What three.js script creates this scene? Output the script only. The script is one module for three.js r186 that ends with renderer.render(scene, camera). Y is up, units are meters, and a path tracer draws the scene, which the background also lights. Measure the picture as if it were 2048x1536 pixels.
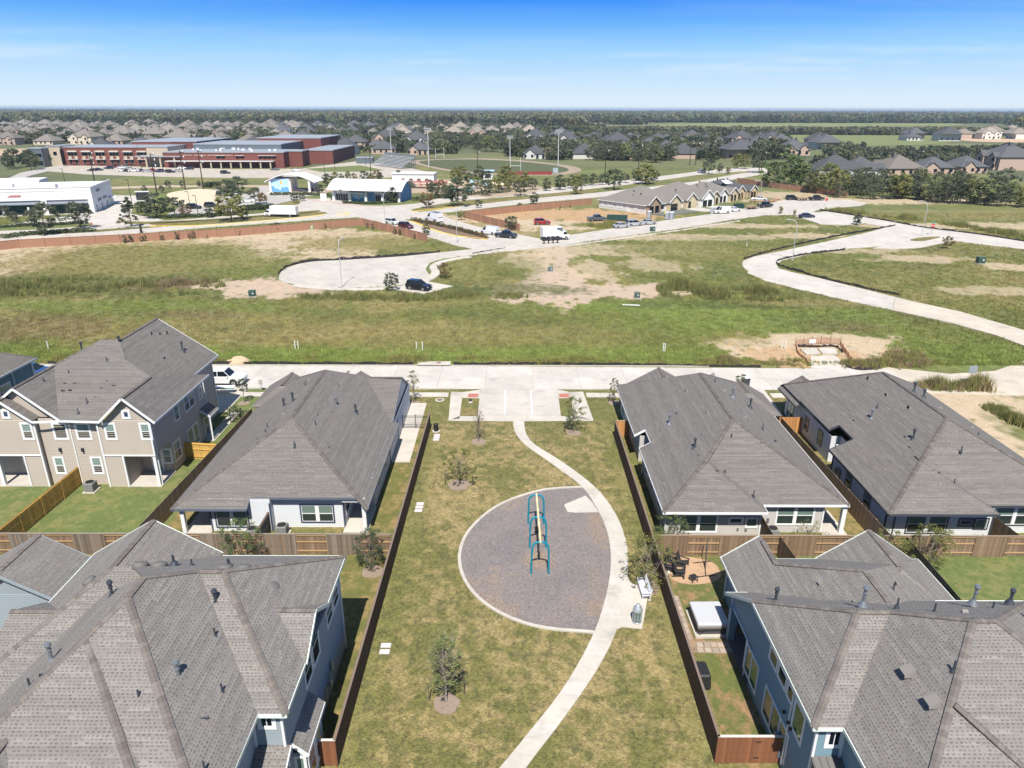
import * as THREE from 'three';
import { mergeGeometries } from 'three/addons/utils/BufferGeometryUtils.js';
import { RoundedBoxGeometry } from 'three/addons/geometries/RoundedBoxGeometry.js';

// ---------- camera, sky, sun, exposure ----------
const scene = new THREE.Scene();
const camera = new THREE.PerspectiveCamera(56.78, 4 / 3, 0.5, 40000);
camera.position.set(0, 32, 0);
camera.rotation.set(-21.2 * Math.PI / 180, 0, 0.14 * Math.PI / 180, 'YXZ');
const renderer = new THREE.WebGLRenderer({ antialias: true });
renderer.toneMapping = THREE.LinearToneMapping;
renderer.toneMappingExposure = 1.75;
renderer.shadowMap.enabled = true;
const SUNDIR = new THREE.Vector3(0.0, 1, 0.67).normalize();
const sun = new THREE.DirectionalLight(new THREE.Color(1, 0.945, 0.86), 4.6);
sun.position.copy(SUNDIR).multiplyScalar(300).add(new THREE.Vector3(0, 0, -70));
sun.target.position.set(0, 0, -70);
sun.castShadow = true; sun.shadow.mapSize.set(4096, 4096); sun.shadow.bias = -0.0004;
Object.assign(sun.shadow.camera, { left: -120, right: 120, top: 150, bottom: -150, near: 1, far: 700 });
scene.add(sun, sun.target);

// ---------- random numbers and noise ----------
let seed_ = 7;
const srand = (s) => { seed_ = s; };
const rnd = () => { seed_ = (seed_ + 0x6d2b79f5) | 0; let t = Math.imul(seed_ ^ (seed_ >>> 15), 1 | seed_); t = (t + Math.imul(t ^ (t >>> 7), 61 | t)) ^ t; return ((t ^ (t >>> 14)) >>> 0) / 4294967296; };
const rr = (a, b) => a + (b - a) * rnd();
const pick = (a) => a[Math.floor(rnd() * a.length)];
const PERM = new Float32Array(65536); srand(11); for (let i = 0; i < 65536; i++) PERM[i] = rnd();
const mod = (a, n) => ((a % n) + n) % n;
// value noise; p = period in lattice cells (0: no tiling)
function vn(x, y, p = 0, s = 0) {
  let xi = Math.floor(x), yi = Math.floor(y), fx = x - xi, fy = y - yi;
  fx = fx * fx * (3 - 2 * fx); fy = fy * fy * (3 - 2 * fy);
  let x1 = xi + 1, y1 = yi + 1;
  if (p) { xi = mod(xi, p); x1 = mod(x1, p); yi = mod(yi, p); y1 = mod(y1, p); }
  const h = (a, b) => PERM[(Math.imul(a + s * 131, 7919) + Math.imul(b - s * 57, 104729)) & 65535];
  const a = h(xi, yi), b = h(x1, yi), c = h(xi, y1), d = h(x1, y1);
  return a + (b - a) * fx + (c - a) * fy + (a - b - c + d) * fx * fy;
}
function fbm(x, y, o = 4, p = 0, s = 0) { let v = 0, a = 0.5, n = 0; for (let i = 0; i < o; i++) { v += a * vn(x, y, p, s + i); n += a; a *= 0.55; x *= 2; y *= 2; p *= 2; } return v / n; }
const clamp = (v, a = 0, b = 1) => Math.min(b, Math.max(a, v));
const sstep = (a, b, v) => { const t = clamp((v - a) / (b - a)); return t * t * (3 - 2 * t); };
const mix3 = (a, b, t) => [a[0] + (b[0] - a[0]) * t, a[1] + (b[1] - a[1]) * t, a[2] + (b[2] - a[2]) * t];
const toS = (v) => 255 * (v <= 0.0031308 ? v * 12.92 : 1.055 * Math.pow(v, 1 / 2.4) - 0.055);

// sky: pale at the horizon, deep blue above, thin streaks of cirrus
{
  const W = 2048, H = 1024, d = new Float32Array(W * H * 4);
  const stops = [[-90, [0.20, 0.19, 0.16]], [-0.5, [0.30, 0.33, 0.34]], [0, [0.43, 0.505, 0.555]], [0.8, [0.405, 0.49, 0.565]], [1.7, [0.35, 0.46, 0.57]], [4.0, [0.20, 0.38, 0.57]], [5.6, [0.095, 0.272, 0.567]], [7.2, [0.03, 0.175, 0.555]], [15, [0.055, 0.135, 0.37]], [40, [0.10, 0.155, 0.27]], [90, [0.10, 0.145, 0.22]]];
  for (let j = 0; j < H; j++) {
    const el = (j + 0.5) / H * 180 - 90; let k = 0; while (k < stops.length - 2 && el > stops[k + 1][0]) k++;
    const t = clamp((el - stops[k][0]) / (stops[k + 1][0] - stops[k][0])), base = mix3(stops[k][1], stops[k + 1][1], t);
    for (let i = 0; i < W; i++) {
      const az = i / W * 360; let c = base;
      if (el > 0.4) {
        const y = Math.max(0.02, Math.sin(el * Math.PI / 180)), a = az * Math.PI / 180, q = Math.cos(el * Math.PI / 180) / (y + 0.03);
        const px = Math.cos(a) * q, pz = Math.sin(a) * q;
        const n = fbm(px * 0.5 + 40, pz * 1.9 + 9, 5, 0, 3), m = fbm(px * 0.12 + 3, pz * 0.3 + 71, 3, 0, 9);
        const cl = sstep(0.5, 0.76, n) * sstep(0.46, 0.66, m) * sstep(0.4, 1.6, el);
        c = mix3(base, [0.50, 0.535, 0.56], cl * 0.32 * (0.2 + 0.75 * sstep(5, 3, el)));
      }
      const o = (j * W + i) * 4; d[o] = c[0]; d[o + 1] = c[1]; d[o + 2] = c[2]; d[o + 3] = 1;
    }
  }
  const t = new THREE.DataTexture(d, W, H, THREE.RGBAFormat, THREE.FloatType);
  t.mapping = THREE.EquirectangularReflectionMapping; t.magFilter = THREE.LinearFilter; t.minFilter = THREE.LinearFilter; t.needsUpdate = true;
  scene.background = t; scene.environment = t;
}

// ---------- textures and materials ----------
function tex(w, h, tw, th, f, wrap = true) { // f(u, v) in 0..1 -> linear rgb ; tw, th = metres per tile
  const d = new Uint8Array(w * h * 4);
  for (let j = 0; j < h; j++) for (let i = 0; i < w; i++) {
    const c = f((i + 0.5) / w, (j + 0.5) / h), o = (j * w + i) * 4;
    d[o] = clamp(toS(Math.max(0, c[0])), 0, 255); d[o + 1] = clamp(toS(Math.max(0, c[1])), 0, 255); d[o + 2] = clamp(toS(Math.max(0, c[2])), 0, 255); d[o + 3] = 255;
  }
  const t = new THREE.DataTexture(d, w, h); t.colorSpace = THREE.SRGBColorSpace; t.magFilter = THREE.LinearFilter; t.minFilter = THREE.LinearMipmapLinearFilter; t.generateMipmaps = true;
  if (wrap) { t.wrapS = t.wrapT = THREE.RepeatWrapping; t.repeat.set(1 / tw, 1 / th); }
  t.needsUpdate = true; return t;
}
function bump(w, tw, f) { const t = tex(w, w, tw, tw, (u, v) => { const g = f(u, v); return [g, g, g]; }); t.colorSpace = THREE.NoColorSpace; return t; }
const C = (r, g, b) => new THREE.Color().setRGB(r, g, b);
const mat = (c, rough = 0.8, o = {}) => new THREE.MeshStandardMaterial({ color: Array.isArray(c) ? C(...c) : c, roughness: rough, ...o });
const grain = (base, amp, sz, o = 5, cells = 8, s = 0) => tex(sz, sz, 1, 1, (u, v) => { const k = 1 + amp * (fbm(u * cells, v * cells, o, cells, s) - 0.5) * 2; return [base[0] * k, base[1] * k, base[2] * k]; });
const rep = (t, m) => { t.repeat.set(1 / m, 1 / m); return t; };

const concTex = tex(1024, 1024, 14, 14, (u, v) => {
  const a = fbm(u * 6, v * 6, 5, 6, 1), b = fbm(u * 60, v * 60, 2, 60, 2), st = sstep(0.6, 0.8, fbm(u * 4, v * 12, 4, 4, 5));
  const k = 1 + (a - 0.5) * 0.36 + (b - 0.5) * 0.16 - st * 0.17; return [0.43 * k, 0.405 * k, 0.372 * k];
});
const M = {};
M.street = mat([0.94, 0.93, 0.91], 0.9, { map: concTex });
M.walk = mat([1.0, 0.985, 0.95], 0.88, { map: concTex });
M.newConc = mat([1.0, 0.995, 0.98], 0.85, { map: concTex });
M.greyConc = mat([0.80, 0.80, 0.81], 0.9, { map: concTex });
M.kerb = mat([0.92, 0.90, 0.86], 0.9, { map: concTex });
M.joint = mat([0.30, 0.28, 0.25], 0.95);
M.paintWhite = mat([0.7, 0.7, 0.68], 0.7);
M.paintYellow = mat([0.70, 0.48, 0.05], 0.7);
M.paintRed = mat([0.42, 0.12, 0.09], 0.7);
M.white = mat([0.66, 0.67, 0.68], 0.55);
M.offWhite = mat([0.66, 0.65, 0.62], 0.6);
M.black = mat([0.02, 0.02, 0.022], 0.6);
M.darkMetal = mat([0.03, 0.032, 0.036], 0.45, { metalness: 0.3 });
M.steel = mat([0.42, 0.43, 0.44], 0.4, { metalness: 0.7 });
M.silt = mat([0.02, 0.02, 0.022], 0.8);
M.rubber = mat([0.018, 0.018, 0.018], 0.85);
M.glass = mat([0.03, 0.042, 0.04], 0.06, { metalness: 0.15 });
M.blind = mat([0.15, 0.205, 0.18], 0.12, { metalness: 0.1 });
M.glassDark = mat([0.008, 0.012, 0.02], 0.05, { metalness: 0.2 });
M.glassGreen = mat([0.05, 0.12, 0.07], 0.05, { metalness: 0.2 });

// ---------- objects ----------
const used = new Map();
function uname(n) { const k = used.get(n) || 0; used.set(n, k + 1); return k ? n + '_' + String(k).padStart(3, '0') : n; }
function tag(o, label, category, group, kind) { if (label) o.userData.label = label; if (category) o.userData.category = category; if (group) o.userData.group = group; if (kind) o.userData.kind = kind; return o; }
function sh(o) { o.traverse((c) => { if (c.isMesh) { c.castShadow = true; c.receiveShadow = true; } }); return o; }
function thing(name, label, category, pos = [0, 0, 0], turn = 0, group) { const g = new THREE.Group(); g.name = uname(name); g.position.set(...pos); g.rotation.y = turn; scene.add(g); return tag(g, label, category, group); }
function part(parent, name, geo, m, label) { const o = new THREE.Mesh(geo, m); o.name = name; o.castShadow = o.receiveShadow = true; parent.add(o); if (label) o.userData.label = label; return o; }
function solo(name, geo, m, label, category, group, kind) { const o = new THREE.Mesh(geo, m); o.name = uname(name); o.castShadow = o.receiveShadow = true; scene.add(o); return tag(o, label, category, group, kind); }
const struct = (name, geo, m) => solo(name, geo, m, null, null, null, 'structure');
function copyOf(src, pos, turn = 0, label, scale) { const c = src.clone(); c.name = uname(src.name.replace(/_\d{3}$/, '')); c.position.set(...pos); c.rotation.y = turn; c.userData = { ...src.userData }; if (label) c.userData.label = label; if (scale) c.scale.setScalar(scale); scene.add(c); return c; }

// geometry collector: flat-shaded faces, uv in metres, optional vertex colours
const _v = () => new THREE.Vector3();
class GB {
  constructor(color) { this.p = []; this.n = []; this.u = []; this.c = []; this.useC = !!color; this.col = color || [1, 1, 1]; this.M = null; }
  color(c) { this.useC = true; this.col = c; return this; }
  at(x = 0, y = 0, z = 0, ry = 0, s = 1) { this.M = new THREE.Matrix4().makeRotationY(ry).scale(new THREE.Vector3(s, s, s)).setPosition(x, y, z); return this; }
  mat4(m) { this.M = m; return this; }
  tri(a, b, c, ua, ub, uc) {
    let A = new THREE.Vector3(...a), B = new THREE.Vector3(...b), D = new THREE.Vector3(...c);
    if (this.M) { A.applyMatrix4(this.M); B.applyMatrix4(this.M); D.applyMatrix4(this.M); }
    const n = _v().subVectors(B, A).cross(_v().subVectors(D, A)); if (n.lengthSq() < 1e-16) return this; n.normalize();
    const P = [A, B, D], U = [ua, ub, uc];
    for (let i = 0; i < 3; i++) {
      const q = P[i]; this.p.push(q.x, q.y, q.z); this.n.push(n.x, n.y, n.z);
      if (U[i]) this.u.push(...U[i]);
      else if (Math.abs(n.y) > 0.75) this.u.push(q.x, q.z); else if (Math.abs(n.x) > Math.abs(n.z)) this.u.push(q.z, q.y); else this.u.push(q.x, q.y);
      this.c.push(...this.col);
    }
    return this;
  }
  quad(a, b, c, d) { return this.tri(a, b, c).tri(a, c, d); }
  poly(pts) { for (let i = 1; i < pts.length - 1; i++) this.tri(pts[0], pts[i], pts[i + 1]); return this; }
  box(x0, y0, z0, x1, y1, z1) {
    const a = [x0, y0, z0], b = [x1, y0, z0], c = [x1, y0, z1], d = [x0, y0, z1], e = [x0, y1, z0], f = [x1, y1, z0], g = [x1, y1, z1], h = [x0, y1, z1];
    return this.quad(e, h, g, f).quad(a, b, c, d).quad(d, c, g, h).quad(b, a, e, f).quad(c, b, f, g).quad(a, d, h, e);
  }
  cbox(x, y, z, w, h, d) { return this.box(x - w / 2, y, z - d / 2, x + w / 2, y + h, z + d / 2); }
  bar(p, q, w, h = w) { // box along p->q, w horizontal width, h height
    const P = new THREE.Vector3(...p), Q = new THREE.Vector3(...q), d = _v().subVectors(Q, P).normalize();
    let s = _v().crossVectors(d, new THREE.Vector3(0, 1, 0)); if (s.lengthSq() < 1e-6) s.set(1, 0, 0); s.normalize(); const u = _v().crossVectors(s, d);
    const k = (b, i, j) => [b.x + s.x * i * w / 2 + u.x * j * h / 2, b.y + s.y * i * w / 2 + u.y * j * h / 2, b.z + s.z * i * w / 2 + u.z * j * h / 2];
    const a0 = k(P, -1, -1), a1 = k(P, 1, -1), a2 = k(P, 1, 1), a3 = k(P, -1, 1), b0 = k(Q, -1, -1), b1 = k(Q, 1, -1), b2 = k(Q, 1, 1), b3 = k(Q, -1, 1);
    return this.quad(a0, a1, b1, b0).quad(a1, a2, b2, b1).quad(a2, a3, b3, b2).quad(a3, a0, b0, b3).quad(a3, a2, a1, a0).quad(b0, b1, b2, b3);
  }
  cyl(p, q, r0, r1 = r0, n = 8, caps = true) {
    const P = new THREE.Vector3(...p), Q = new THREE.Vector3(...q), d = _v().subVectors(Q, P).normalize();
    let s = _v().crossVectors(d, Math.abs(d.y) > 0.9 ? new THREE.Vector3(1, 0, 0) : new THREE.Vector3(0, 1, 0)).normalize(); const u = _v().crossVectors(d, s);
    const k = (b, i, r) => { const a = i / n * Math.PI * 2, c = Math.cos(a) * r, e = Math.sin(a) * r; return [b.x + s.x * c + u.x * e, b.y + s.y * c + u.y * e, b.z + s.z * c + u.z * e]; };
    for (let i = 0; i < n; i++) { this.quad(k(P, i, r0), k(P, i + 1, r0), k(Q, i + 1, r1), k(Q, i, r1)); if (caps) { this.tri([Q.x, Q.y, Q.z], k(Q, i, r1), k(Q, i + 1, r1)); this.tri([P.x, P.y, P.z], k(P, i + 1, r0), k(P, i, r0)); } }
    return this;
  }
  prism(poly, y0, y1, bottom = false) { // poly [[x,z]...]
    const c = poly.map((q) => new THREE.Vector2(q[0], q[1])); const T = THREE.ShapeUtils.triangulateShape(c, []);
    const area = THREE.ShapeUtils.area(c), f = area > 0;
    for (const t of T) { const [i, j, k] = f ? [t[0], t[2], t[1]] : t; const g = (m, y) => [poly[m][0], y, poly[m][1]]; const up = _v().subVectors(new THREE.Vector3(...g(j, 0)), new THREE.Vector3(...g(i, 0))).cross(_v().subVectors(new THREE.Vector3(...g(k, 0)), new THREE.Vector3(...g(i, 0)))).y > 0; if (up) this.tri(g(i, y1), g(j, y1), g(k, y1)); else this.tri(g(i, y1), g(k, y1), g(j, y1)); if (bottom) { if (up) this.tri(g(i, y0), g(k, y0), g(j, y0)); else this.tri(g(i, y0), g(j, y0), g(k, y0)); } }
    if (y1 > y0) for (let i = 0; i < poly.length; i++) { const a = poly[i], b = poly[(i + 1) % poly.length]; if (f) this.quad([b[0], y0, b[1]], [a[0], y0, a[1]], [a[0], y1, a[1]], [b[0], y1, b[1]]); else this.quad([a[0], y0, a[1]], [b[0], y0, b[1]], [b[0], y1, b[1]], [a[0], y1, a[1]]); }
    return this;
  }
  add(geo, m) { // a three.js geometry, normals kept
    const g = geo.index ? geo.toNonIndexed() : geo.clone(); if (m) g.applyMatrix4(m); if (this.M) g.applyMatrix4(this.M);
    const P = g.attributes.position, N = g.attributes.normal;
    for (let i = 0; i < P.count; i++) { this.p.push(P.getX(i), P.getY(i), P.getZ(i)); this.n.push(N.getX(i), N.getY(i), N.getZ(i)); const ny = Math.abs(N.getY(i)), nx = Math.abs(N.getX(i)), nz = Math.abs(N.getZ(i)); if (ny > 0.75) this.u.push(P.getX(i), P.getZ(i)); else if (nx > nz) this.u.push(P.getZ(i), P.getY(i)); else this.u.push(P.getX(i), P.getY(i)); this.c.push(...this.col); }
    return this;
  }
  get empty() { return this.p.length === 0; }
  geo() {
    const g = new THREE.BufferGeometry();
    g.setAttribute('position', new THREE.Float32BufferAttribute(this.p, 3)); g.setAttribute('normal', new THREE.Float32BufferAttribute(this.n, 3)); g.setAttribute('uv', new THREE.Float32BufferAttribute(this.u, 2));
    if (this.useC) g.setAttribute('color', new THREE.Float32BufferAttribute(this.c, 3));
    return g;
  }
}
const T4 = (x, y, z, rx = 0, ry = 0, rz = 0, s = 1) => new THREE.Matrix4().compose(new THREE.Vector3(x, y, z), new THREE.Quaternion().setFromEuler(new THREE.Euler(rx, ry, rz)), Array.isArray(s) ? new THREE.Vector3(...s) : new THREE.Vector3(s, s, s));
// a smooth curve through ground points, sampled
function curve(pts, n, closed = false) { const c = new THREE.CatmullRomCurve3(pts.map((p) => new THREE.Vector3(p[0], 0, p[1])), closed, 'centripetal'); return c.getSpacedPoints(n).map((p) => [p.x, p.z]); }
function ribbon(pts, w) { const L = [], R = []; pts.forEach((p, i) => { const a = pts[Math.max(0, i - 1)], b = pts[Math.min(pts.length - 1, i + 1)], l = Math.hypot(b[0] - a[0], b[1] - a[1]), nx = -(b[1] - a[1]) / l, nz = (b[0] - a[0]) / l; L.push([p[0] + nx * w / 2, p[1] + nz * w / 2]); R.push([p[0] - nx * w / 2, p[1] - nz * w / 2]); }); return [L, R]; }
const band = (pts, w) => { const [L, R] = ribbon(pts, w); return [...L, ...R.reverse()]; };
const inPoly = (x, z, P) => { let c = false; for (let i = 0, j = P.length - 1; i < P.length; j = i++) if ((P[i][1] > z) !== (P[j][1] > z) && x < (P[j][0] - P[i][0]) * (z - P[i][1]) / (P[j][1] - P[i][1]) + P[i][0]) c = !c; return c; };
const sheet = (poly, y) => new GB().prism(poly, y, y).geo();

// ---------- house building kit ----------
const shingleTex = rep(tex(512, 512, 1, 1, (u, v) => { const k = 1 + (fbm(u * 128, v * 128, 2, 128, 4) - 0.5) * 0.5 + (fbm(u * 8, v * 8, 4, 8, 2) - 0.5) * 0.2; return [0.9 * k, 0.9 * k, 0.9 * k]; }), 2.5);
M.shingle = mat(0xffffff, 0.95, { map: shingleTex });
M.roofBase = mat([0.13, 0.12, 0.11], 0.95, { map: shingleTex });
M.ridgeCap = mat(0xffffff, 0.95, { map: shingleTex, vertexColors: true });
const woodGrain = rep(tex(512, 512, 1, 1, (u, v) => { const k = 1 + (fbm(u * 64, v * 6, 4, 6, 4) - 0.5) * 0.7 + (fbm(u * 5, v * 3, 3, 1, 8) - 0.5) * 0.3; return [k, k * 0.99, k * 0.98]; }), 1.6);
const wallTex = rep(tex(512, 512, 1, 1, (u, v) => { const k = 0.97 + (fbm(u * 6, v * 6, 5, 6, 3) - 0.5) * 0.09; return [k, k, k]; }), 5);
const wallMat = (c) => mat(c, 0.7, { map: wallTex });

const TOOTH = (() => { const g = new GB(); const a = [-0.5, 0, 0], b = [0.5, 0, 0], c = [0.5, 0, 1], d = [-0.5, 0, 1], e = [-0.5, 1, 0], f = [0.5, 1, 0], h = [0.5, 0.12, 1], i = [-0.5, 0.12, 1]; g.quad(e, i, h, f).quad(a, e, f, b).quad(a, d, i, e).quad(b, f, h, c); return g.geo(); })();
const ROOFTONES = { near: [[0.208, 0.195, 0.181], [0.192, 0.181, 0.169], [0.226, 0.212, 0.197], [0.18, 0.169, 0.158], [0.204, 0.186, 0.173]], mid: [[0.168, 0.156, 0.145], [0.154, 0.144, 0.135], [0.184, 0.172, 0.16], [0.144, 0.134, 0.126], [0.168, 0.151, 0.141]] };
// facets: lists of [x, h, z]; builds base sheet, courses of shingles, caps, fascia under `house`
function roofOf(house, facets, o = {}) {
  const base = new GB(), strips = [], tones = ROOFTONES[o.tone || 'mid'], E = 0.143;
  const Z = new THREE.Vector3(0, 1, 0);
  for (const F of facets) {
    const V = F.map((p) => new THREE.Vector3(...p)); let n = _v();
    for (let i = 0; i < V.length; i++) { const a = V[i], b = V[(i + 1) % V.length]; n.x += (a.y - b.y) * (a.z + b.z); n.y += (a.z - b.z) * (a.x + b.x); n.z += (a.x - b.x) * (a.y + b.y); }
    n.normalize(); if (n.y < 0) n.negate();
    const up = Z.clone().addScaledVector(n, -n.y).normalize(), e = _v().crossVectors(up, n).normalize();
    const O = V.reduce((m, p) => (p.y < m.y ? p : m), V[0]);
    const P = V.map((p) => { const q = _v().subVectors(p, O); return [q.dot(e), q.dot(up)]; });
    const back = (a, b, off = 0) => { const q = O.clone().addScaledVector(e, a).addScaledVector(up, b).addScaledVector(n, off); return [q.x, q.y, q.z]; };
    const tr = THREE.ShapeUtils.triangulateShape(P.map((p) => new THREE.Vector2(...p)), []);
    for (const t of tr) { let [i, j, k] = t; const cr = (P[j][0] - P[i][0]) * (P[k][1] - P[i][1]) - (P[j][1] - P[i][1]) * (P[k][0] - P[i][0]); if (cr < 0) [j, k] = [k, j]; base.tri(back(...P[i]), back(...P[j]), back(...P[k])); base.tri(back(...P[i], -0.06), back(...P[k], -0.06), back(...P[j], -0.06)); }
    const s0 = Math.min(...P.map((p) => p[1])), s1 = Math.max(...P.map((p) => p[1]));
    const spans = (s) => { const xs = []; for (let i = 0; i < P.length; i++) { const a = P[i], b = P[(i + 1) % P.length]; if ((a[1] > s) !== (b[1] > s)) xs.push(a[0] + (b[0] - a[0]) * (s - a[1]) / (b[1] - a[1])); } xs.sort((x, y) => x - y); return xs; };
    for (let s = s0; s < s1 - 0.02; s += E) {
      const A = spans(s + E * 0.5); const last = s + E * 0.95 > s1;
      for (let q = 0; q + 1 < A.length; q += 2) {
        const a = A[q], b = A[q + 1]; if (b - a < 0.05) continue;
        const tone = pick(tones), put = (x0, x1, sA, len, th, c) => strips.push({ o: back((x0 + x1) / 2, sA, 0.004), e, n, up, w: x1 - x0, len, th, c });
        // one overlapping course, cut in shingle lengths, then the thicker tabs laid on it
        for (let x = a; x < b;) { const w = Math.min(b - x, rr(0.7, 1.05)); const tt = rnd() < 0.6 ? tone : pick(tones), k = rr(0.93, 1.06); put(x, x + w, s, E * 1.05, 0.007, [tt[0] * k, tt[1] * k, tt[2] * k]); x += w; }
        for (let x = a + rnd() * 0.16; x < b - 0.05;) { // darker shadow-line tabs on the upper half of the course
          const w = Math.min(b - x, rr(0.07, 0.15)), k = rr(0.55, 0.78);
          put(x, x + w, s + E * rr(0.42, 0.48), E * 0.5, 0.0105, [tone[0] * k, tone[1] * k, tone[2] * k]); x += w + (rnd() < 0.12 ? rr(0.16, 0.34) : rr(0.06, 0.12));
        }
              }
    }
  }
  const roof = part(house, 'roof', base.geo(), M.roofBase);
  const im = new THREE.InstancedMesh(TOOTH, M.shingle, strips.length), m = new THREE.Matrix4(), col = new THREE.Color();
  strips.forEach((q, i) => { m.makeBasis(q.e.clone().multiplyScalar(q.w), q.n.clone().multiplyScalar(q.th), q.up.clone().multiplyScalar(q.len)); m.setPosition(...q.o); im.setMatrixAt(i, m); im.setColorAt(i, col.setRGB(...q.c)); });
  im.name = 'shingles'; im.userData.kind = 'stuff'; im.castShadow = im.receiveShadow = true; roof.add(im);
  capsOf(roof, o.caps || [], o); fasciaOf(house, o.fascia || [], o.fasciaMat || M.white, o.fasciaH || 0.2);
  return roof;
}
function capsOf(roof, lines, o) {
  const tones = ROOFTONES[o.tone || 'mid'], step = o.capStep || 0.24, W = 0.17; let count = 0; const rest = new GB();
  for (const [p, q] of lines) {
    const P = new THREE.Vector3(...p), Q = new THREE.Vector3(...q), L = P.distanceTo(Q), d = _v().subVectors(Q, P).normalize();
    const s = _v().crossVectors(d, new THREE.Vector3(0, 1, 0)).normalize(), u = _v().crossVectors(s, d).normalize(); if (u.y < 0) u.negate();
    const drop = o.capDrop ?? 0.34;
    for (let t = 0; t < L - 0.05; t += step) {
      const one = o.capParts && count < 292, g = one ? new GB() : rest, len = Math.min(step * 1.25, L - t), tt = pick(tones), k = rr(0.72, 1.0); g.color([tt[0] * k * 0.86, tt[1] * k * 0.81, tt[2] * k * 0.79]);
      const K = (a, b, c) => { const v = P.clone().addScaledVector(d, t + a).addScaledVector(s, b).addScaledVector(u, c - Math.abs(b) * drop); return [v.x, v.y, v.z]; };
      const l0 = 0.034, l1 = 0.05; // the far end rides over the next piece
      g.quad(K(0, 0, l1), K(0, W, l1), K(len, W, l0), K(len, 0, l0)).quad(K(0, -W, l1), K(0, 0, l1), K(len, 0, l0), K(len, -W, l0));
      g.quad(K(0, W, l1), K(0, W, l1 - 0.04), K(len, W, l0 - 0.04), K(len, W, l0)).quad(K(0, -W, l1 - 0.04), K(0, -W, l1), K(len, -W, l0), K(len, -W, l0 - 0.04));
      g.quad(K(0, 0, l1), K(0, -W, l1), K(0, -W, l1 - 0.04), K(0, 0, l1 - 0.04)).quad(K(0, W, l1), K(0, 0, l1), K(0, 0, l1 - 0.04), K(0, W, l1 - 0.04));
      if (one) { part(roof, 'ridge_cap', g.geo(), M.ridgeCap); count++; }
    }
  }
  if (!rest.empty) { const r = part(roof, 'ridge_caps', rest.geo(), M.ridgeCap); r.userData.kind = 'stuff'; }
}
function fasciaOf(house, edges, m, H) {
  if (!edges.length) return; const g = new GB();
  for (const [p, q] of edges) { const dz = 0.5 * H - 0.02; g.bar([p[0], p[1] - dz, p[2]], [q[0], q[1] - dz, q[2]], 0.05, H); }
  part(house, 'fascia', g.geo(), m);
}
// walls of a footprint (list of [x, z]); lap siding with real laps. Returns edge frames for windows.
function wallsOf(house, foot, y0, y1, m, o = {}) {
  let area = 0; foot.forEach((p, i) => { const q = foot[(i + 1) % foot.length]; area += p[0] * q[1] - q[0] * p[1]; });
  const sg = area > 0 ? 1 : -1, g = new GB(), edges = [], lap = o.lap ?? 0.18, lip = o.lap ? 0.03 : 0.018;
  foot.forEach((p, i) => {
    const q = foot[(i + 1) % foot.length], L = Math.hypot(q[0] - p[0], q[1] - p[1]), e = [(q[0] - p[0]) / L, (q[1] - p[1]) / L], n = [e[1] * sg, -e[0] * sg];
    edges.push({ p, e, n, L }); if (o.skip && o.skip.includes(i)) return;
    const K = (s, y, off) => [p[0] + e[0] * s + n[0] * off, y, p[1] + e[1] * s + n[1] * off];
    if (!lap) { g.quad(K(0, y0, 0), K(L, y0, 0), K(L, y1, 0), K(0, y1, 0)); return; }
    for (let y = y0; y < y1 - 0.01; y += lap) { const t = Math.min(y1, y + lap); g.quad(K(0, y, lip), K(L, y, lip), K(L, t, 0), K(0, t, 0)); g.quad(K(0, y, 0), K(L, y, 0), K(L, y, lip), K(0, y, lip)); }
  });
  for (const T of o.gables || []) g.poly(T);
  const wall = part(house, o.name || 'wall', g.geo(), m); if (o.label) wall.userData.label = o.label;
  return { edges, wall };
}
// gable triangle etc.
function trimOf(house, bars, m = M.white, w = 0.12) { for (const [p, q, ww] of bars) part(house, 'trim', new GB().bar(p, q, ww || w, ww || w).geo(), m); }
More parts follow.
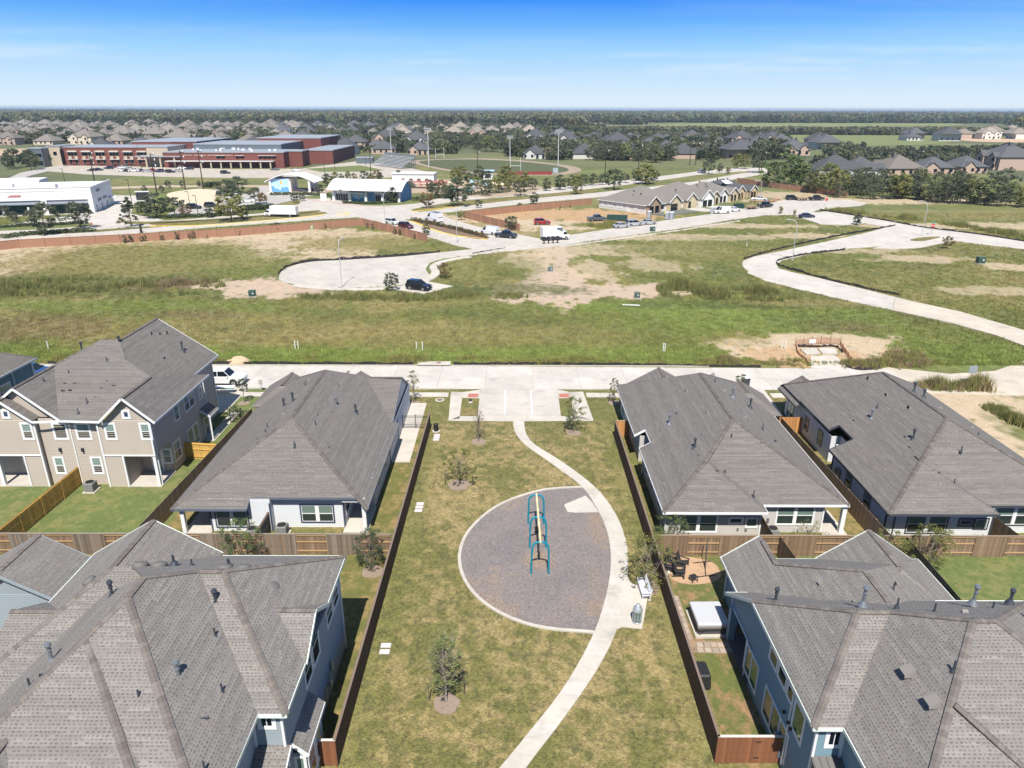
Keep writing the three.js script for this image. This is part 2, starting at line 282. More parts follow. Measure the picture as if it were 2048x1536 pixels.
// window on a frame: o = {p:[x,z], e:[ex,ez], n:[nx,nz]}, s along, y sill, w, h
function win(house, F, s, y, w, h, o = {}) {
  const K = (a, b, off) => [F.p[0] + F.e[0] * (s + a) + F.n[0] * off, y + b, F.p[1] + F.e[1] * (s + a) + F.n[1] * off];
  const box = (g, a0, b0, a1, b1, d0, d1) => { const A = (a, b, d) => K(a, b, d); g.quad(A(a0, b0, d1), A(a1, b0, d1), A(a1, b1, d1), A(a0, b1, d1)).quad(A(a0, b1, d1), A(a1, b1, d1), A(a1, b1, d0), A(a0, b1, d0)).quad(A(a0, b0, d0), A(a1, b0, d0), A(a1, b0, d1), A(a0, b0, d1)).quad(A(a0, b0, d0), A(a0, b0, d1), A(a0, b1, d1), A(a0, b1, d0)).quad(A(a1, b0, d1), A(a1, b0, d0), A(a1, b1, d0), A(a1, b1, d1)); };
  const g = new GB(), f = o.frame ?? 0.11, D = 0.055;
  box(g, -f, -f, w + f, 0, 0, D); box(g, -f, h, w + f, h + f, 0, D); box(g, -f, 0, 0, h, 0, D); box(g, w, 0, w + f, h, 0, D);
  const fr = part(house, o.door ? 'door' : 'window', g.geo(), o.trim || M.white);
  const sash = new GB(), n = o.n || 1, gap = o.gap ?? 0.08, pw = (w - gap * (n - 1)) / n;
  for (let i = 0; i < n; i++) {
    const a = i * (pw + gap);
    if (i) box(sash, a - gap, 0, a, h, 0.005, 0.05);
    box(sash, a, 0, a + 0.045, h, 0.01, 0.04); box(sash, a + pw - 0.045, 0, a + pw, h, 0.01, 0.04); box(sash, a + 0.045, 0, a + pw - 0.045, 0.045, 0.01, 0.04); box(sash, a + 0.045, h - 0.045, a + pw - 0.045, h, 0.01, 0.04);
    if (o.split !== 0) box(sash, a + 0.045, h / 2 - 0.03, a + pw - 0.045, h / 2 + 0.03, 0.01, 0.042);
    if (o.grid) box(sash, a + pw / 2 - 0.02, 0.045, a + pw / 2 + 0.02, h - 0.045, 0.012, 0.039);
    const pane = (b0, b1, m) => { const q = new GB(); q.quad(K(a + 0.03, b0, 0.022), K(a + pw - 0.03, b0, 0.022), K(a + pw - 0.03, b1, 0.022), K(a + 0.03, b1, 0.022)); part(fr, 'pane', q.geo(), m); };
    if (o.split !== 0) { pane(0.03, h / 2, o.low || M.glass); pane(h / 2, h - 0.03, o.up || M.blind); } else pane(0.03, h - 0.03, o.low || M.glass);
  }
  part(fr, 'sash', sash.geo(), o.sash || M.white);
  return fr;
}
// roof fittings as sub-parts of the roof
M.vent = mat([0.055, 0.065, 0.08], 0.5, { metalness: 0.3 }); M.ventGrey = mat([0.22, 0.24, 0.27], 0.45, { metalness: 0.5 }); M.ventRoof = mat([0.20, 0.185, 0.17], 0.8);
function pipe(roof, x, y, z, h = 0.45, r = 0.045, m = M.vent) { const g = new GB(); g.cyl([x, y - 0.25, z], [x, y + h, z], r, r, 8).cyl([x, y - 0.15, z], [x, y + 0.05, z], r * 3.2, r * 1.4, 10); part(roof, 'vent_pipe', g.geo(), m); }
function flue(roof, x, y, z, h = 0.9, m = M.vent) { h *= 0.82; const g = new GB(), r = 0.075; g.cyl([x, y - 0.3, z], [x, y + h, z], r, r, 10).cyl([x, y - 0.2, z], [x, y + 0.1, z], 0.26, 0.11, 12).cyl([x, y + h - 0.03, z], [x, y + h + 0.07, z], r * 1.5, r * 2, 12).cyl([x, y + h + 0.07, z], [x, y + h + 0.19, z], r * 2, r * 1.5, 12).cyl([x, y + h * 0.7, z], [x, y + h * 0.74, z], r * 1.5, r * 1.5, 10); part(roof, 'flue', g.geo(), m); }
function turtle(roof, x, y, z, dir = 0, s = 1, m = M.ventRoof) { // low hooded vent, open side dark
  const g = new GB(); g.at(x, y, z, dir, s); g.poly([[-0.2, 0.26, 0.1], [0.2, 0.26, 0.1], [0.22, 0.02, -0.32], [-0.22, 0.02, -0.32]]); g.quad([-0.2, 0.26, 0.1], [-0.22, 0.02, -0.32], [-0.24, -0.12, -0.3], [-0.22, -0.08, 0.12]).quad([0.2, 0.26, 0.1], [0.22, -0.08, 0.12], [0.24, -0.12, -0.3], [0.22, 0.02, -0.32]);
  const v = part(roof, 'roof_vent', g.geo(), m); const d = new GB(); d.at(x, y, z, dir, s); d.quad([-0.19, -0.1, 0.09], [0.19, -0.1, 0.09], [0.19, 0.255, 0.09], [-0.19, 0.255, 0.09]); return v; }
function dome(roof, x, y, z, tilt = [0, 0, 0], r = 0.36) { const g = new THREE.LatheGeometry([[0.001, 0.2], [0.2, 0.19], [0.31, 0.14], [0.36, 0.05], [0.34, 0], [0.36, -0.14]].map((q) => new THREE.Vector2(q[0] * r / 0.36, q[1])), 20); part(roof, 'roof_vent', g.applyMatrix4(T4(x, y, z, ...tilt)), mat([0.12, 0.115, 0.11], 0.7)); }
const box3 = (n, x, y, z, w, h, d, m, house) => part(house, n, new GB().cbox(x, y, z, w, h, d).geo(), m);
function slabWhite(house, x0, z0, x1, z1, h = 0.1, n = 'patio') { return part(house, n, new GB().box(x0, 0, z0, x1, h, z1).geo(), M.walk); }
const hipBox = (x0, x1, z0, z1, h, p, pz = p) => { // full hip; ridge along the longer side; returns {facets, caps, fascia}; z0 far (more negative), z1 near
  const w = (x1 - x0) / 2, xc = (x0 + x1) / 2, dz = w * p / pz, r = h + w * p, a = [xc, r, z0 + dz], b = [xc, r, z1 - dz];
  const c = [[x0, h, z0], [x1, h, z0], [x1, h, z1], [x0, h, z1]];
  return { facets: [[c[0], c[1], a], [c[1], c[2], b, a], [c[2], c[3], b], [c[3], c[0], a, b]], caps: [[c[3], b], [c[2], b], [b, a], [c[0], a], [c[1], a]], fascia: [[c[0], c[1]], [c[1], c[2]], [c[2], c[3]], [c[3], c[0]]], r };
};
const gableZ = (x0, x1, z0, z1, h, p) => { const xc = (x0 + x1) / 2, r = h + (x1 - x0) / 2 * p; return { facets: [[[x0, h, z0], [x0, h, z1], [xc, r, z1], [xc, r, z0]], [[x1, h, z1], [x1, h, z0], [xc, r, z0], [xc, r, z1]]], caps: [[[xc, r, z1], [xc, r, z0]]], fascia: [[[x0, h, z0], [x0, h, z1]], [[x1, h, z0], [x1, h, z1]], [[x0, h, z0], [xc, r, z0]], [[x1, h, z0], [xc, r, z0]], [[x0, h, z1], [xc, r, z1]], [[x1, h, z1], [xc, r, z1]]], gables: [[[x0, h, z0 + 0.4], [x1, h, z0 + 0.4], [xc, r, z0 + 0.4]], [[x0, h, z1 - 0.4], [x1, h, z1 - 0.4], [xc, r, z1 - 0.4]]], r }; };
const joinR = (...a) => ({ facets: a.flatMap((q) => q.facets), caps: a.flatMap((q) => q.caps), fascia: a.flatMap((q) => q.fascia) });

// ---------- the houses round the park ----------
const FR = (z) => ({ p: [0, z], e: [1, 0], n: [0, 1] }), RI = (x) => ({ p: [x, 0], e: [0, -1], n: [1, 0] }), LE = (x) => ({ p: [x, 0], e: [0, 1], n: [-1, 0] });
M.sideBlueGrey = wallMat([0.25, 0.295, 0.33]); M.sideBlue = wallMat([0.155, 0.25, 0.305]); M.sideWhite = wallMat([0.56, 0.58, 0.605]); M.sideGreyge = wallMat([0.43, 0.415, 0.39]); M.sideBeige = wallMat([0.405, 0.355, 0.30]); M.sideTeal = wallMat([0.13, 0.23, 0.27]); M.navy = mat([0.03, 0.045, 0.10], 0.6); M.sideShade = wallMat([0.46, 0.48, 0.50]);
M.gutter = mat([0.62, 0.68, 0.64], 0.4);

srand(101);
{ // A: large two-storey house, front left
  const t = thing('two_storey_house', 'large two-storey blue-grey house with a many-hipped grey roof, left foreground', 'house');
  const T = [-17.6, 11.08, -28.3], E2 = [-17.6, 11.08, -26.8], R1 = [-14.75, 9.93, -30.4], V1 = [-16, 9.93, -30.4], NR = [-10.1, 6.6, -24.35], FRc = [-10.1, 6.6, -36.5], Vb = [-11.38, 6.6, -24.35], W3 = [-18.7, 10.15, -25.1];
  const H3 = [-11.35, 6.6, -18.6], W3r = [-12.8, 6.6, -17.85], P1 = [-21.4, 9.05, -36.6], L1 = [-21.4, 9.05, -31.9];
  const facets = [
    [FRc, NR, R1], [NR, Vb, V1, R1], [FRc, R1, V1, T, [-20.5, 8.93, -32.2], [-20.5, 6.6, -36.5]],
    [T, E2, H3, Vb, V1], [T, [-23.6, 6.58, -32], [-23.6, 6.58, -18.6], E2], [E2, H3, [-23.6, 6.6, -18.6]],
    [W3, W3r, [-23.4, 6.6, -17.85]], [W3, W3r, [-12.8, 6.61, -25.1]],
    [P1, L1, [-17.6, 6.75, -31.9], [-17.6, 6.75, -36.6]], [P1, L1, [-25.4, 6.65, -26.45], [-25.4, 6.65, -36.6]],
    [L1, [-19.2, 9.05, -31.9], [-19.2, 5.5, -23.83], [-25.4, 5.5, -23.83], [-25.4, 6.65, -26.45]],
    [[-25.6, 8, -29.65], [-22.4, 8, -29.65], [-22.4, 6.65, -32], [-25.6, 6.65, -32]], [[-25.6, 8, -29.65], [-22.4, 8, -29.65], [-22.4, 5.6, -24.2], [-25.6, 5.6, -24.2]],
    [[-10.02, 8, -29.8], [-12.05, 8, -29.8], [-10.1, 6.62, -32.1], [-10.02, 6.62, -32.1]], [[-10.02, 8, -29.8], [-12.05, 8, -29.8], [-10.1, 6.62, -27.5], [-10.02, 6.62, -27.5]],
    [[-20.3, 8.35, -22.8], [-20.3, 8.35, -17], [-18.9, 7.3, -17], [-18.9, 7.3, -22.8]], [[-20.3, 8.35, -22.8], [-20.3, 8.35, -17], [-22, 7.1, -17], [-22, 7.1, -22.8]],
  ];
  const roof = roofOf(t, facets, { tone: 'near', capParts: true, capStep: 0.25, fasciaMat: M.gutter,
    caps: [[H3, E2], [[-23.6, 6.6, -18.6], E2], [E2, T], [V1, T], [R1, V1], [NR, R1], [FRc, R1], [W3r, W3], [L1, P1], [[-25.4, 6.65, -26.45], L1], [[-25.6, 8, -29.65], [-22.8, 8, -29.65]], [[-10.02, 8, -29.8], [-12.05, 8, -29.8]], [[-20.3, 8.35, -17], [-20.3, 8.35, -22.8]]],
    fascia: [[FRc, [-10.1, 6.6, -32.1]], [[-10.1, 6.6, -27.5], NR], [NR, Vb], [Vb, [-11.38, 6.6, -18.6]], [FRc, [-17.6, 6.6, -36.5]], [[-10.02, 8, -29.8], [-10.02, 6.62, -32.1]], [[-10.02, 8, -29.8], [-10.02, 6.62, -27.5]], [P1, [-25.4, 6.65, -36.6]], [P1, [-17.6, 6.75, -36.6]], [[-25.4, 6.65, -36.6], [-25.4, 6.65, -32]], [[-25.6, 8, -29.65], [-25.6, 6.65, -32]]] });
  wallsOf(t, [[-10.56, -36.05], [-10.56, -24.8], [-11.9, -24.8], [-11.9, -17.6], [-24.9, -17.6], [-24.9, -36.05]], 0, 6.5, M.sideBlueGrey, { gables: [[[-10.56, 6.5, -32], [-10.56, 6.5, -27.6], [-10.56, 7.85, -29.8]], [[-24.9, 6.5, -36.05], [-17.9, 6.5, -36.05], [-21.4, 8.7, -36.05]], [[-25, 6.5, -32], [-25, 6.5, -27], [-25, 7.8, -29.65]]] });
  const R = RI(-10.56); win(t, R, 34.5, 4.22, 1.15, 1.0); win(t, R, 32.95, 4.22, 1.15, 1.0); win(t, R, 29.95, 4.15, 1.15, 2.2, { up: M.glassGreen }); win(t, R, 28.45, 4.15, 1.15, 1.5, { up: M.glassGreen });
  win(t, R, 26.9, 1.2, 1.15, 1.7, { up: M.glassGreen });
  win(t, FR(-24.8), -11.5, 5.45, 0.55, 0.62, { split: 0, grid: 1, frame: 0.16, low: M.glassDark });
  trimOf(t, [[[-10.52, 0, -36.02], [-10.52, 6.5, -36.02]], [[-10.52, 0, -24.78], [-10.52, 6.4, -24.78]], [[-11.86, 0, -24.75], [-11.86, 6.4, -24.75]], [[-11.86, 0, -17.6], [-11.86, 6.4, -17.6]]]);
  { // side bay with a little roof, and the lower roof in the notch
    wallsOf(t, [[-10.55, -28.3], [-9.95, -28.3], [-9.95, -25.6], [-10.55, -25.6]], 0, 2.9, M.sideBlueGrey, { name: 'bay' });
    const b = roofOf(t, [[[-10.58, 3.75, -28.65], [-9.75, 3.0, -28.65], [-9.75, 3.0, -25.4], [-10.58, 3.75, -25.4]]], { tone: 'near', fascia: [[[-9.75, 3.0, -28.65], [-9.75, 3.0, -25.4]], [[-10.58, 3.75, -25.4], [-9.75, 3.0, -25.4]]] }); b.name = 'bay_roof';
    win(t, RI(-9.95), 25.85, 0.7, 0.95, 1.9); win(t, RI(-9.95), 27.1, 0.7, 0.95, 1.9); win(t, FR(-25.6), -10.45, 0.7, 0.4, 1.9);
    const g = roofOf(t, [[[-11.92, 4.3, -24.8], [-10.25, 4.3, -24.8], [-10.25, 3.0, -21.6], [-11.92, 3.0, -21.6]]], { tone: 'near', fascia: [[[-10.25, 4.3, -24.8], [-10.25, 3.0, -21.6]]] }); g.name = 'porch_roof';
    wallsOf(t, [[-10.45, -24.78], [-10.45, -21.9], [-11.9, -21.9], [-11.9, -24.78]], 0, 3.0, M.sideBlueGrey, { name: 'porch_wall' });
    win(t, RI(-10.45), 22.6, 0.9, 1.3, 1.6);
  }
  const put = (f, px, py, z, ...a) => f(roof, px, py, z, ...a);
  put(flue, -14.55, 8.55, -24.35, 1.15, M.ventGrey); put(turtle, -13.0, 7.85, -22.9, 0, 0.5, M.ventGrey); put(pipe, -14.1, 8.56, -27.2); put(pipe, -12.9, 7.7, -24.6); put(pipe, -12.25, 7.3, -20.9); put(pipe, -15.6, 8.9, -23.0); put(pipe, -20.9, 8.55, -24.0); put(flue, -20.75, 8.75, -25.4, 0.9, M.ventGrey); put(turtle, -20.35, 9.0, -24.15, 0, 0.5, M.ventGrey);
  put(flue, -19.9, 9.35, -29.2, 0.8); put(flue, -14.7, 9.05, -29.0, 0.75); put(turtle, -14.45, 8.85, -29.35, 1.3, 0.7);
  put(dome, -12.65, 8.25, -31.3, [0, 0, -0.6]); put(dome, -22.6, 8.38, -31.6, [0, 0, 0.5]);
  put(dome, -19.9, 9.12, -32.0, [-0.5, 0, 0], 0.42); put(dome, -18.9, 9.12, -32.0, [-0.5, 0, 0], 0.42); put(dome, -15.2, 9.25, -31.6, [-0.5, 0, 0], 0.4); put(dome, -14.2, 9.25, -31.6, [-0.5, 0, 0], 0.4);
  put(pipe, -18.2, 9.2, -32.2, 0.4, 0.07); put(pipe, -17.3, 9.0, -32.3, 0.3); put(pipe, -15.3, 8.95, -32.3, 0.35, 0.08);
  const mt = new GB(); mt.cbox(-10.46, 1.5, -32.6, 0.16, 0.7, 0.3).cyl([-10.47, 0.1, -32.1], [-10.47, 1.9, -32.1], 0.03).cyl([-10.47, 0.3, -31.2], [-10.47, 1.5, -31.2], 0.03).cbox(-10.42, 1.0, -31.9, 0.2, 0.35, 0.28); part(t, 'utility_meter', mt.geo(), M.steel);
}
{ // H: rear wing of the neighbour at the far left edge
  const t = thing('grey_house', 'grey shingled rear wing of a house behind the weathered fence at the far left edge', 'house');
  const r = gableZ(-35.4, -29.1, -41.45, -37.0, 3, 0.58); r.caps[0][0][2] = -37.4;
  roofOf(t, r.facets, { tone: 'near', caps: r.caps, fascia: r.fascia, fasciaMat: M.sideBlueGrey });
  wallsOf(t, [[-29.6, -41], [-29.6, -37.5], [-35, -37.5], [-35, -41]], 0, 2.95, M.sideBlueGrey, { gables: [[[-29.4, 2.95, -37.5], [-35.1, 2.95, -37.5], [-32.25, 4.6, -37.5]]] });
  trimOf(t, [[[-29.56, 0, -37.46], [-29.56, 2.9, -37.46]]]);
}
srand(102);
{ // B: blue two-storey house, front right
  const t = thing('two_storey_house', 'blue two-storey house with a tall sloping patio opening and grey hipped roof, right foreground', 'house');
  const a = [13.6, 6.05, -33.1], b = [13.6, 6.05, -24.2], c = [17.1, 8.9, -28.65], v0 = [14.95, 6.05, -24.2], v1 = [18.7, 8.9, -28.65], top = [20.9, 10.5, -26.1], top2 = [21.9, 10.5, -26.1], nl = [14.95, 6.05, -18.4], nr = [29.3, 6.05, -18.4], fr = [29.3, 6.05, -33.1];
  const wa = [17, 4.8, -41.0], wb = [17, 4.8, -38.4], wt = [20.45, 7.15, -34.4], we = [20.45, 7.15, -29.5];
  const facets = [[a, b, c], [b, v0, v1, c], [a, [13.6, 3.33, -37.35], [17.4, 3.33, -37.35], [17.4, 6.05, -33.1], fr, top2, top, v1, c], [v0, nl, top, v1], [top, nl, nr, top2], [top2, nr, fr],
    [[14.5, 3, -41.6], [14.5, 3, -30], [20.45, 7.15, -30], wt, wb, wa, [17, 4.8, -41.6]], [wa, wb, wt, [20.45, 3, -41.5], [19.6, 3, -41.5], [17, 4.75, -41.5]].slice(0, 3).concat([[23.5, 7.15, -34.4], [28.1, 3, -41.45], [17, 3, -41.45]]), [wt, we, [28.1, 3, -29.5], [28.1, 3, -41.45]],
    [[24.35, 5.3, -41.55], [24.35, 5.3, -37.2], [21.1, 3.02, -33.9], [21.1, 3.02, -41.55]], [[24.35, 5.3, -41.55], [24.35, 5.3, -37.2], [27.6, 3.02, -33.9], [27.6, 3.02, -41.55]], [[24.35, 5.3, -37.2], [21.1, 3.02, -33.9], [27.6, 3.02, -33.9]]];
  facets[7] = [wb, wt, [28.1, 3, -41.45], [17, 3, -41.45]];
  const roof = roofOf(t, facets, { tone: 'near', capParts: true, capStep: 0.27, fasciaMat: M.gutter,
    caps: [[a, c], [b, c], [c, v1], [v1, top], [top, top2], [nl, top], [fr, top2], [nr, top2], [wb, wa], [wb, wt], [wt, [20.45, 7.15, -31.6]], [[24.35, 5.3, -41.5], [24.35, 5.3, -37.4]], [[18.6, 8.8, -22.9], [21.2, 7.1, -20.2]]],
    fascia: [[a, b], [b, v0], [v0, nl], [a, [13.6, 3.33, -37.35]], [[13.6, 3.33, -37.35], [17.4, 3.33, -37.35]], [fr, [24, 6.05, -33.1]], [[14.5, 3, -41.6], [14.5, 3, -36.9]], [[14.5, 3, -41.6], [17, 4.8, -41.6]], [[17, 3, -41.45], [28.1, 3, -41.45]], [[28.1, 3, -41.45], [28.1, 3, -31]], [[21.1, 3.02, -41.55], [24.35, 5.3, -41.55]], [[27.6, 3.02, -41.55], [24.35, 5.3, -41.55]]] });
  wallsOf(t, [[14.05, -33.0], [14.05, -24.65], [15.35, -24.65], [15.35, -18.9], [28.8, -18.9], [28.8, -33.0]], 0, 5.9, M.sideBlue);
  wallsOf(t, [[14.95, -41.1], [14.95, -38], [17.2, -38], [17.2, -33.3], [27.6, -33.3], [27.6, -41.1]], 0, 2.95, M.sideBlue, { name: 'rear_wall' });
  { const g = new GB(); g.poly([[14.06, 2.62, -37.0], [14.06, 2.62, -33.0], [14.06, 6.0, -33.0], [14.06, 3.45, -37.0]]).poly([[14.16, 2.62, -37.0], [14.16, 3.45, -37.0], [14.16, 6.0, -33.0], [14.16, 2.62, -33.0]]).quad([14.06, 2.62, -37.0], [14.16, 2.62, -37.0], [14.16, 2.62, -33.6], [14.06, 2.62, -33.6]); part(t, 'patio_infill', g.geo(), M.sideBlue);
    const p = new GB(); p.cbox(14.1, 0, -36.85, 0.42, 2.62, 0.42); part(t, 'post', p.geo(), M.sideBlue); part(t, 'patio', new GB().box(13.95, 0, -37.3, 17.2, 0.08, -33.1).geo(), mat([0.10, 0.10, 0.105], 0.8));  // patio floor coloured near-black: deep shade under the roof put into the colour
    trimOf(t, [[[14.02, 0.05, -37.07], [14.02, 3.4, -37.07], 0.06], [[14.02, 2.6, -37], [14.02, 2.6, -33.7], 0.07], [[14.02, 0.05, -33.7], [14.02, 2.6, -33.7], 0.08]]); }
  const L = LE(14.05); win(t, L, -33.95 + 0.1, 0.62, 2.1, 1.8, { n: 2, split: 0, low: M.glassGreen }); win(t, L, -30.4, 0.62, 3.3, 1.82, { n: 3, split: 0, low: M.glassGreen });
  win(t, L, -30.6, 4.25, 0.98, 0.75, { split: 0 }); win(t, L, -29.3, 4.25, 0.98, 0.75, { split: 0 }); win(t, L, -28.0, 4.25, 0.7, 0.75, { split: 0 }); win(t, L, -26.95, 3.25, 1.1, 1.65, { split: 0, low: M.glassGreen });
  win(t, FR(-24.65), 14.62, 4.55, 0.55, 0.85, { split: 0, grid: 1, frame: 0.16, low: M.glassDark });
  trimOf(t, [[[14.02, 0, -24.62], [14.02, 5.9, -24.62]], [[15.3, 0, -24.6], [15.3, 5.9, -24.6]], [[13.99, 0.3, -27.25], [13.99, 6, -27.25], 0.07], [[14.92, 0, -41.08], [14.92, 2.9, -41.08]]]);
  { const r = part(t, 'porch_roof', new GB().quad([13.95, 3.9, -24.6], [15.35, 3.9, -24.6], [15.35, 3.1, -21.8], [13.95, 3.1, -21.8]).quad([13.95, 3.82, -24.6], [13.95, 3.02, -21.8], [15.35, 3.02, -21.8], [15.35, 3.82, -24.6]).geo(), mat([0.12, 0.115, 0.11], 0.6)); const s = new GB(); for (let i = 0; i < 5; i++) s.bar([14.0 + i * 0.33, 3.92, -24.55], [14.0 + i * 0.33, 3.12, -21.8], 0.04, 0.04); part(r, 'seam', s.geo(), M.roofBase);
    const p = new GB(); p.cbox(14.05, 0, -21.95, 0.2, 3.1, 0.2); part(t, 'post', p.geo(), M.white); }
  const lampg = new GB(); for (const z of [-29.0 + 1.2, -27.2, -26.85]) lampg.cyl([14.0, 3.3 - (z + 28) * 0.12, z], [13.86, 3.3 - (z + 28) * 0.12, z], 0.09, 0.09, 8); part(t, 'wall_lamp', lampg.geo(), M.black);
  const mt = new GB(); mt.cbox(13.95, 0.9, -28.2, 0.14, 0.6, 0.3).cyl([13.98, 0.1, -28.6], [13.98, 1.5, -28.6], 0.03).cbox(13.95, 0.5, -27.6, 0.16, 0.4, 0.25); part(t, 'utility_meter', mt.geo(), M.ventGrey);
  turtle(roof, 17.9, 8.45, -25.1, 1.57 + 0.0, 1.15); turtle(roof, 18.0, 8.5, -23.3, 1.57, 1.15); pipe(roof, 19.2, 9.3, -24.3, 0.5);
  flue(roof, 18.2, 8.2, -30.2, 1.0, M.ventGrey); flue(roof, 24.2, 8.0, -30.6, 1.0, M.ventGrey); flue(roof, 15.0, 6.0, -33.2, 0.8); pipe(roof, 19.6, 8.5, -29.6); pipe(roof, 20.9, 8.9, -28.7); pipe(roof, 24.9, 7.9, -30.1); turtle(roof, 22.2, 9.0, -28.4, 3.1, 0.7); turtle(roof, 26, 8.4, -29.2, 3.1, 0.7); flue(roof, 26.8, 7.4, -31.4, 0.7);
  turtle(roof, 18.4, 5.75, -35.1, 1.57, 0.62); turtle(roof, 18.3, 5.7, -33.0, 1.57, 0.62); pipe(roof, 16.6, 4.5, -33.4); pipe(roof, 18.9, 6.1, -32.4, 0.5); turtle(roof, 22.5, 6.1, -34.5, -1.57, 0.62); turtle(roof, 22.8, 6.0, -32.9, -1.57, 0.62); pipe(roof, 21.8, 6.45, -33.6, 0.4); pipe(roof, 24.4, 5.2, -32.3, 0.4);
}
srand(103);
{ // C: white single-storey duplex, left of the park
  const t = thing('single_storey_duplex', 'white single-storey duplex with navy window trim and two corner patios, left of the park', 'house');
  const p = 0.583, ap = [-19.1, 7.05, -56.3], r2 = [-19.1, 7.05, -68.2];
  const R2 = [-11.35, 2.53, -48.6], L2 = [-26.9, 2.5, -48.6], RF = [-11.35, 2.53, -76], LF = [-26.9, 2.5, -76];
  const facets = [[L2, [-20.9, 2.5, -48.6], [-20.9, 3.02, -49.5], [-12.3, 3.02, -49.5], ap], [[-12.3, 3.02, -49.5], R2, [-11.35, 2.53, -64.9], [-12.2, 3.02, -64.9], [-12.2, 3.02, -75.1], r2, ap], [L2, ap, r2, LF], [r2, [-12.2, 3.02, -75.1], LF],
    // right gable facing the park lawn, and two small street gables
    [[-11.8, 5.1, -71.3], [-15.9, 5.1, -71.3], [-13.9, 3.6, -66.0], [-11.8, 3.1, -65.0], [-11.8, 2.0, -62.8]].slice(0, 3).concat([[-12.2, 2.95, -64.6], [-11.8, 2.95, -64.6]]), [[-11.8, 5.1, -71.3], [-15.9, 5.1, -71.3], [-15.9, 2.4, -76], [-11.8, 2.4, -76]],
    [[-24.7, 4.3, -74.9], [-24.7, 4.3, -71.4], [-22, 2.7, -68.7], [-22, 2.7, -74.9]], [[-24.7, 4.3, -74.9], [-24.7, 4.3, -71.4], [-27.4, 2.7, -68.7], [-27.4, 2.7, -74.9]], [[-24.7, 4.3, -71.4], [-27.4, 2.7, -68.7], [-22, 2.7, -68.7]],
    [[-16.9, 4.6, -74.6], [-16.9, 4.6, -70.5], [-15, 3.4, -71], [-15, 3.4, -74.6]], [[-16.9, 4.6, -74.6], [-16.9, 4.6, -70.5], [-18.8, 3.4, -71], [-18.8, 3.4, -74.6]]];
  const roof = roofOf(t, facets, { caps: [[R2, ap], [L2, ap], [ap, r2], [LF, r2], [[-24.7, 4.3, -74.9], [-24.7, 4.3, -71]], [[-11.8, 5.1, -71.3], [-15.7, 5.1, -71.3]]], fasciaMat: mat([0.10, 0.12, 0.16], 0.5),
    fascia: [[L2, [-20.9, 2.5, -48.6]], [[-20.9, 2.5, -48.6], [-20.9, 3.02, -49.5]], [[-20.9, 3.02, -49.5], [-12.3, 3.02, -49.5]], [[-12.3, 3.02, -49.5], R2], [R2, [-11.35, 2.53, -62.6]], [L2, LF], [[-11.8, 5.1, -71.3], [-11.8, 2.95, -64.6]], [[-11.8, 5.1, -71.3], [-11.8, 2.4, -76]]] });
  turtle(roof, -17.2, 6.1, -72 + 2, 1.57, 0.8); turtle(roof, -17.4, 6.0, -66.0, 1.57, 0.8); turtle(roof, -17.6, 6.15, -58.6, 1.57, 0.8); turtle(roof, -20.8, 6.1, -67.8, -1.57, 0.7); turtle(roof, -20.8, 6.0, -63.4, -1.57, 0.7); turtle(roof, -20.7, 6.1, -58.9, -1.57, 0.7);
  flue(roof, -20.7, 6.05, -62.0, 1.0); flue(roof, -16.7, 5.6, -62.2, 0.9, M.ventGrey); flue(roof, -15, 4.75, -62.6, 0.8); flue(roof, -21.7, 5.5, -62.3, 0.8); turtle(roof, -16.6, 5.55, -60.7, 1.57, 0.4, M.vent); turtle(roof, -15.6, 5.0, -54.5, 1.57, 0.4, M.vent); turtle(roof, -21.9, 5.4, -55.3, -1.57, 0.4, M.vent); turtle(roof, -14.0, 4.0, -64.4, 0, 0.4, M.vent);
  pipe(roof, -17.3, 6.0, -57.0); pipe(roof, -18.2, 5.6, -53.6); pipe(roof, -21.7, 5.5, -57.4); pipe(roof, -21.4, 5.6, -56.0); pipe(roof, -20.6, 6.15, -66.0); pipe(roof, -13, 4.3, -71);
  // two living units step in plan; patios at both corners
  wallsOf(t, [[-24.2, -49.4], [-19.3, -49.4], [-19.3, -50.0], [-13.6, -50.0], [-13.6, -53.2], [-11.75, -53.2], [-11.75, -75.5], [-26.3, -75.5], [-26.3, -53.5], [-24.2, -53.5]], 0, 2.85, M.sideWhite, { gables: [[[-11.9, 2.85, -65.2], [-11.9, 2.85, -75.2], [-11.9, 4.95, -71.3]], [[-24.2, 2.85, -49.4], [-19.3, 2.85, -49.4], [-19.3, 3.0, -49.4], [-24.2, 3.0, -49.4]]] });
  win(t, FR(-49.4), -23.75, 0.45, 2.5, 1.5, { n: 2, gap: 0.22, frame: 0.12, trim: M.navy }); win(t, FR(-50.0), -17.05, 0.55, 2.55, 1.5, { n: 2, gap: 0.22, frame: 0.12, trim: M.navy });
  win(t, RI(-13.6), 50.6, 0.9, 1.3, 1.5); win(t, RI(-11.75), 55, 0.9, 1.2, 1.4); win(t, RI(-11.75), 58.5, 0.9, 1.2, 1.4); win(t, RI(-11.9), 67.4, 1.0, 0.9, 1.5);
  slabWhite(t, -26.4, -53.5, -24.2, -48.9); slabWhite(t, -13.6, -53.2, -11.6, -49.1);
  const p1 = new GB().cbox(-26.25, 0, -49.05, 0.3, 2.5, 0.3); part(t, 'post', p1.geo(), M.white); const p2 = new GB().cbox(-11.8, 0, -49.3, 0.3, 2.55, 0.3); part(t, 'post', p2.geo(), M.white);
  const bm = new GB().box(-26.4, 2.25, -49.2, -24.2, 2.5, -48.95).box(-13.6, 2.55, -49.9, -11.8, 2.85, -49.6).box(-11.95, 2.3, -53.2, -11.7, 2.55, -49.1); part(t, 'beam', bm.geo(), M.sideShade);
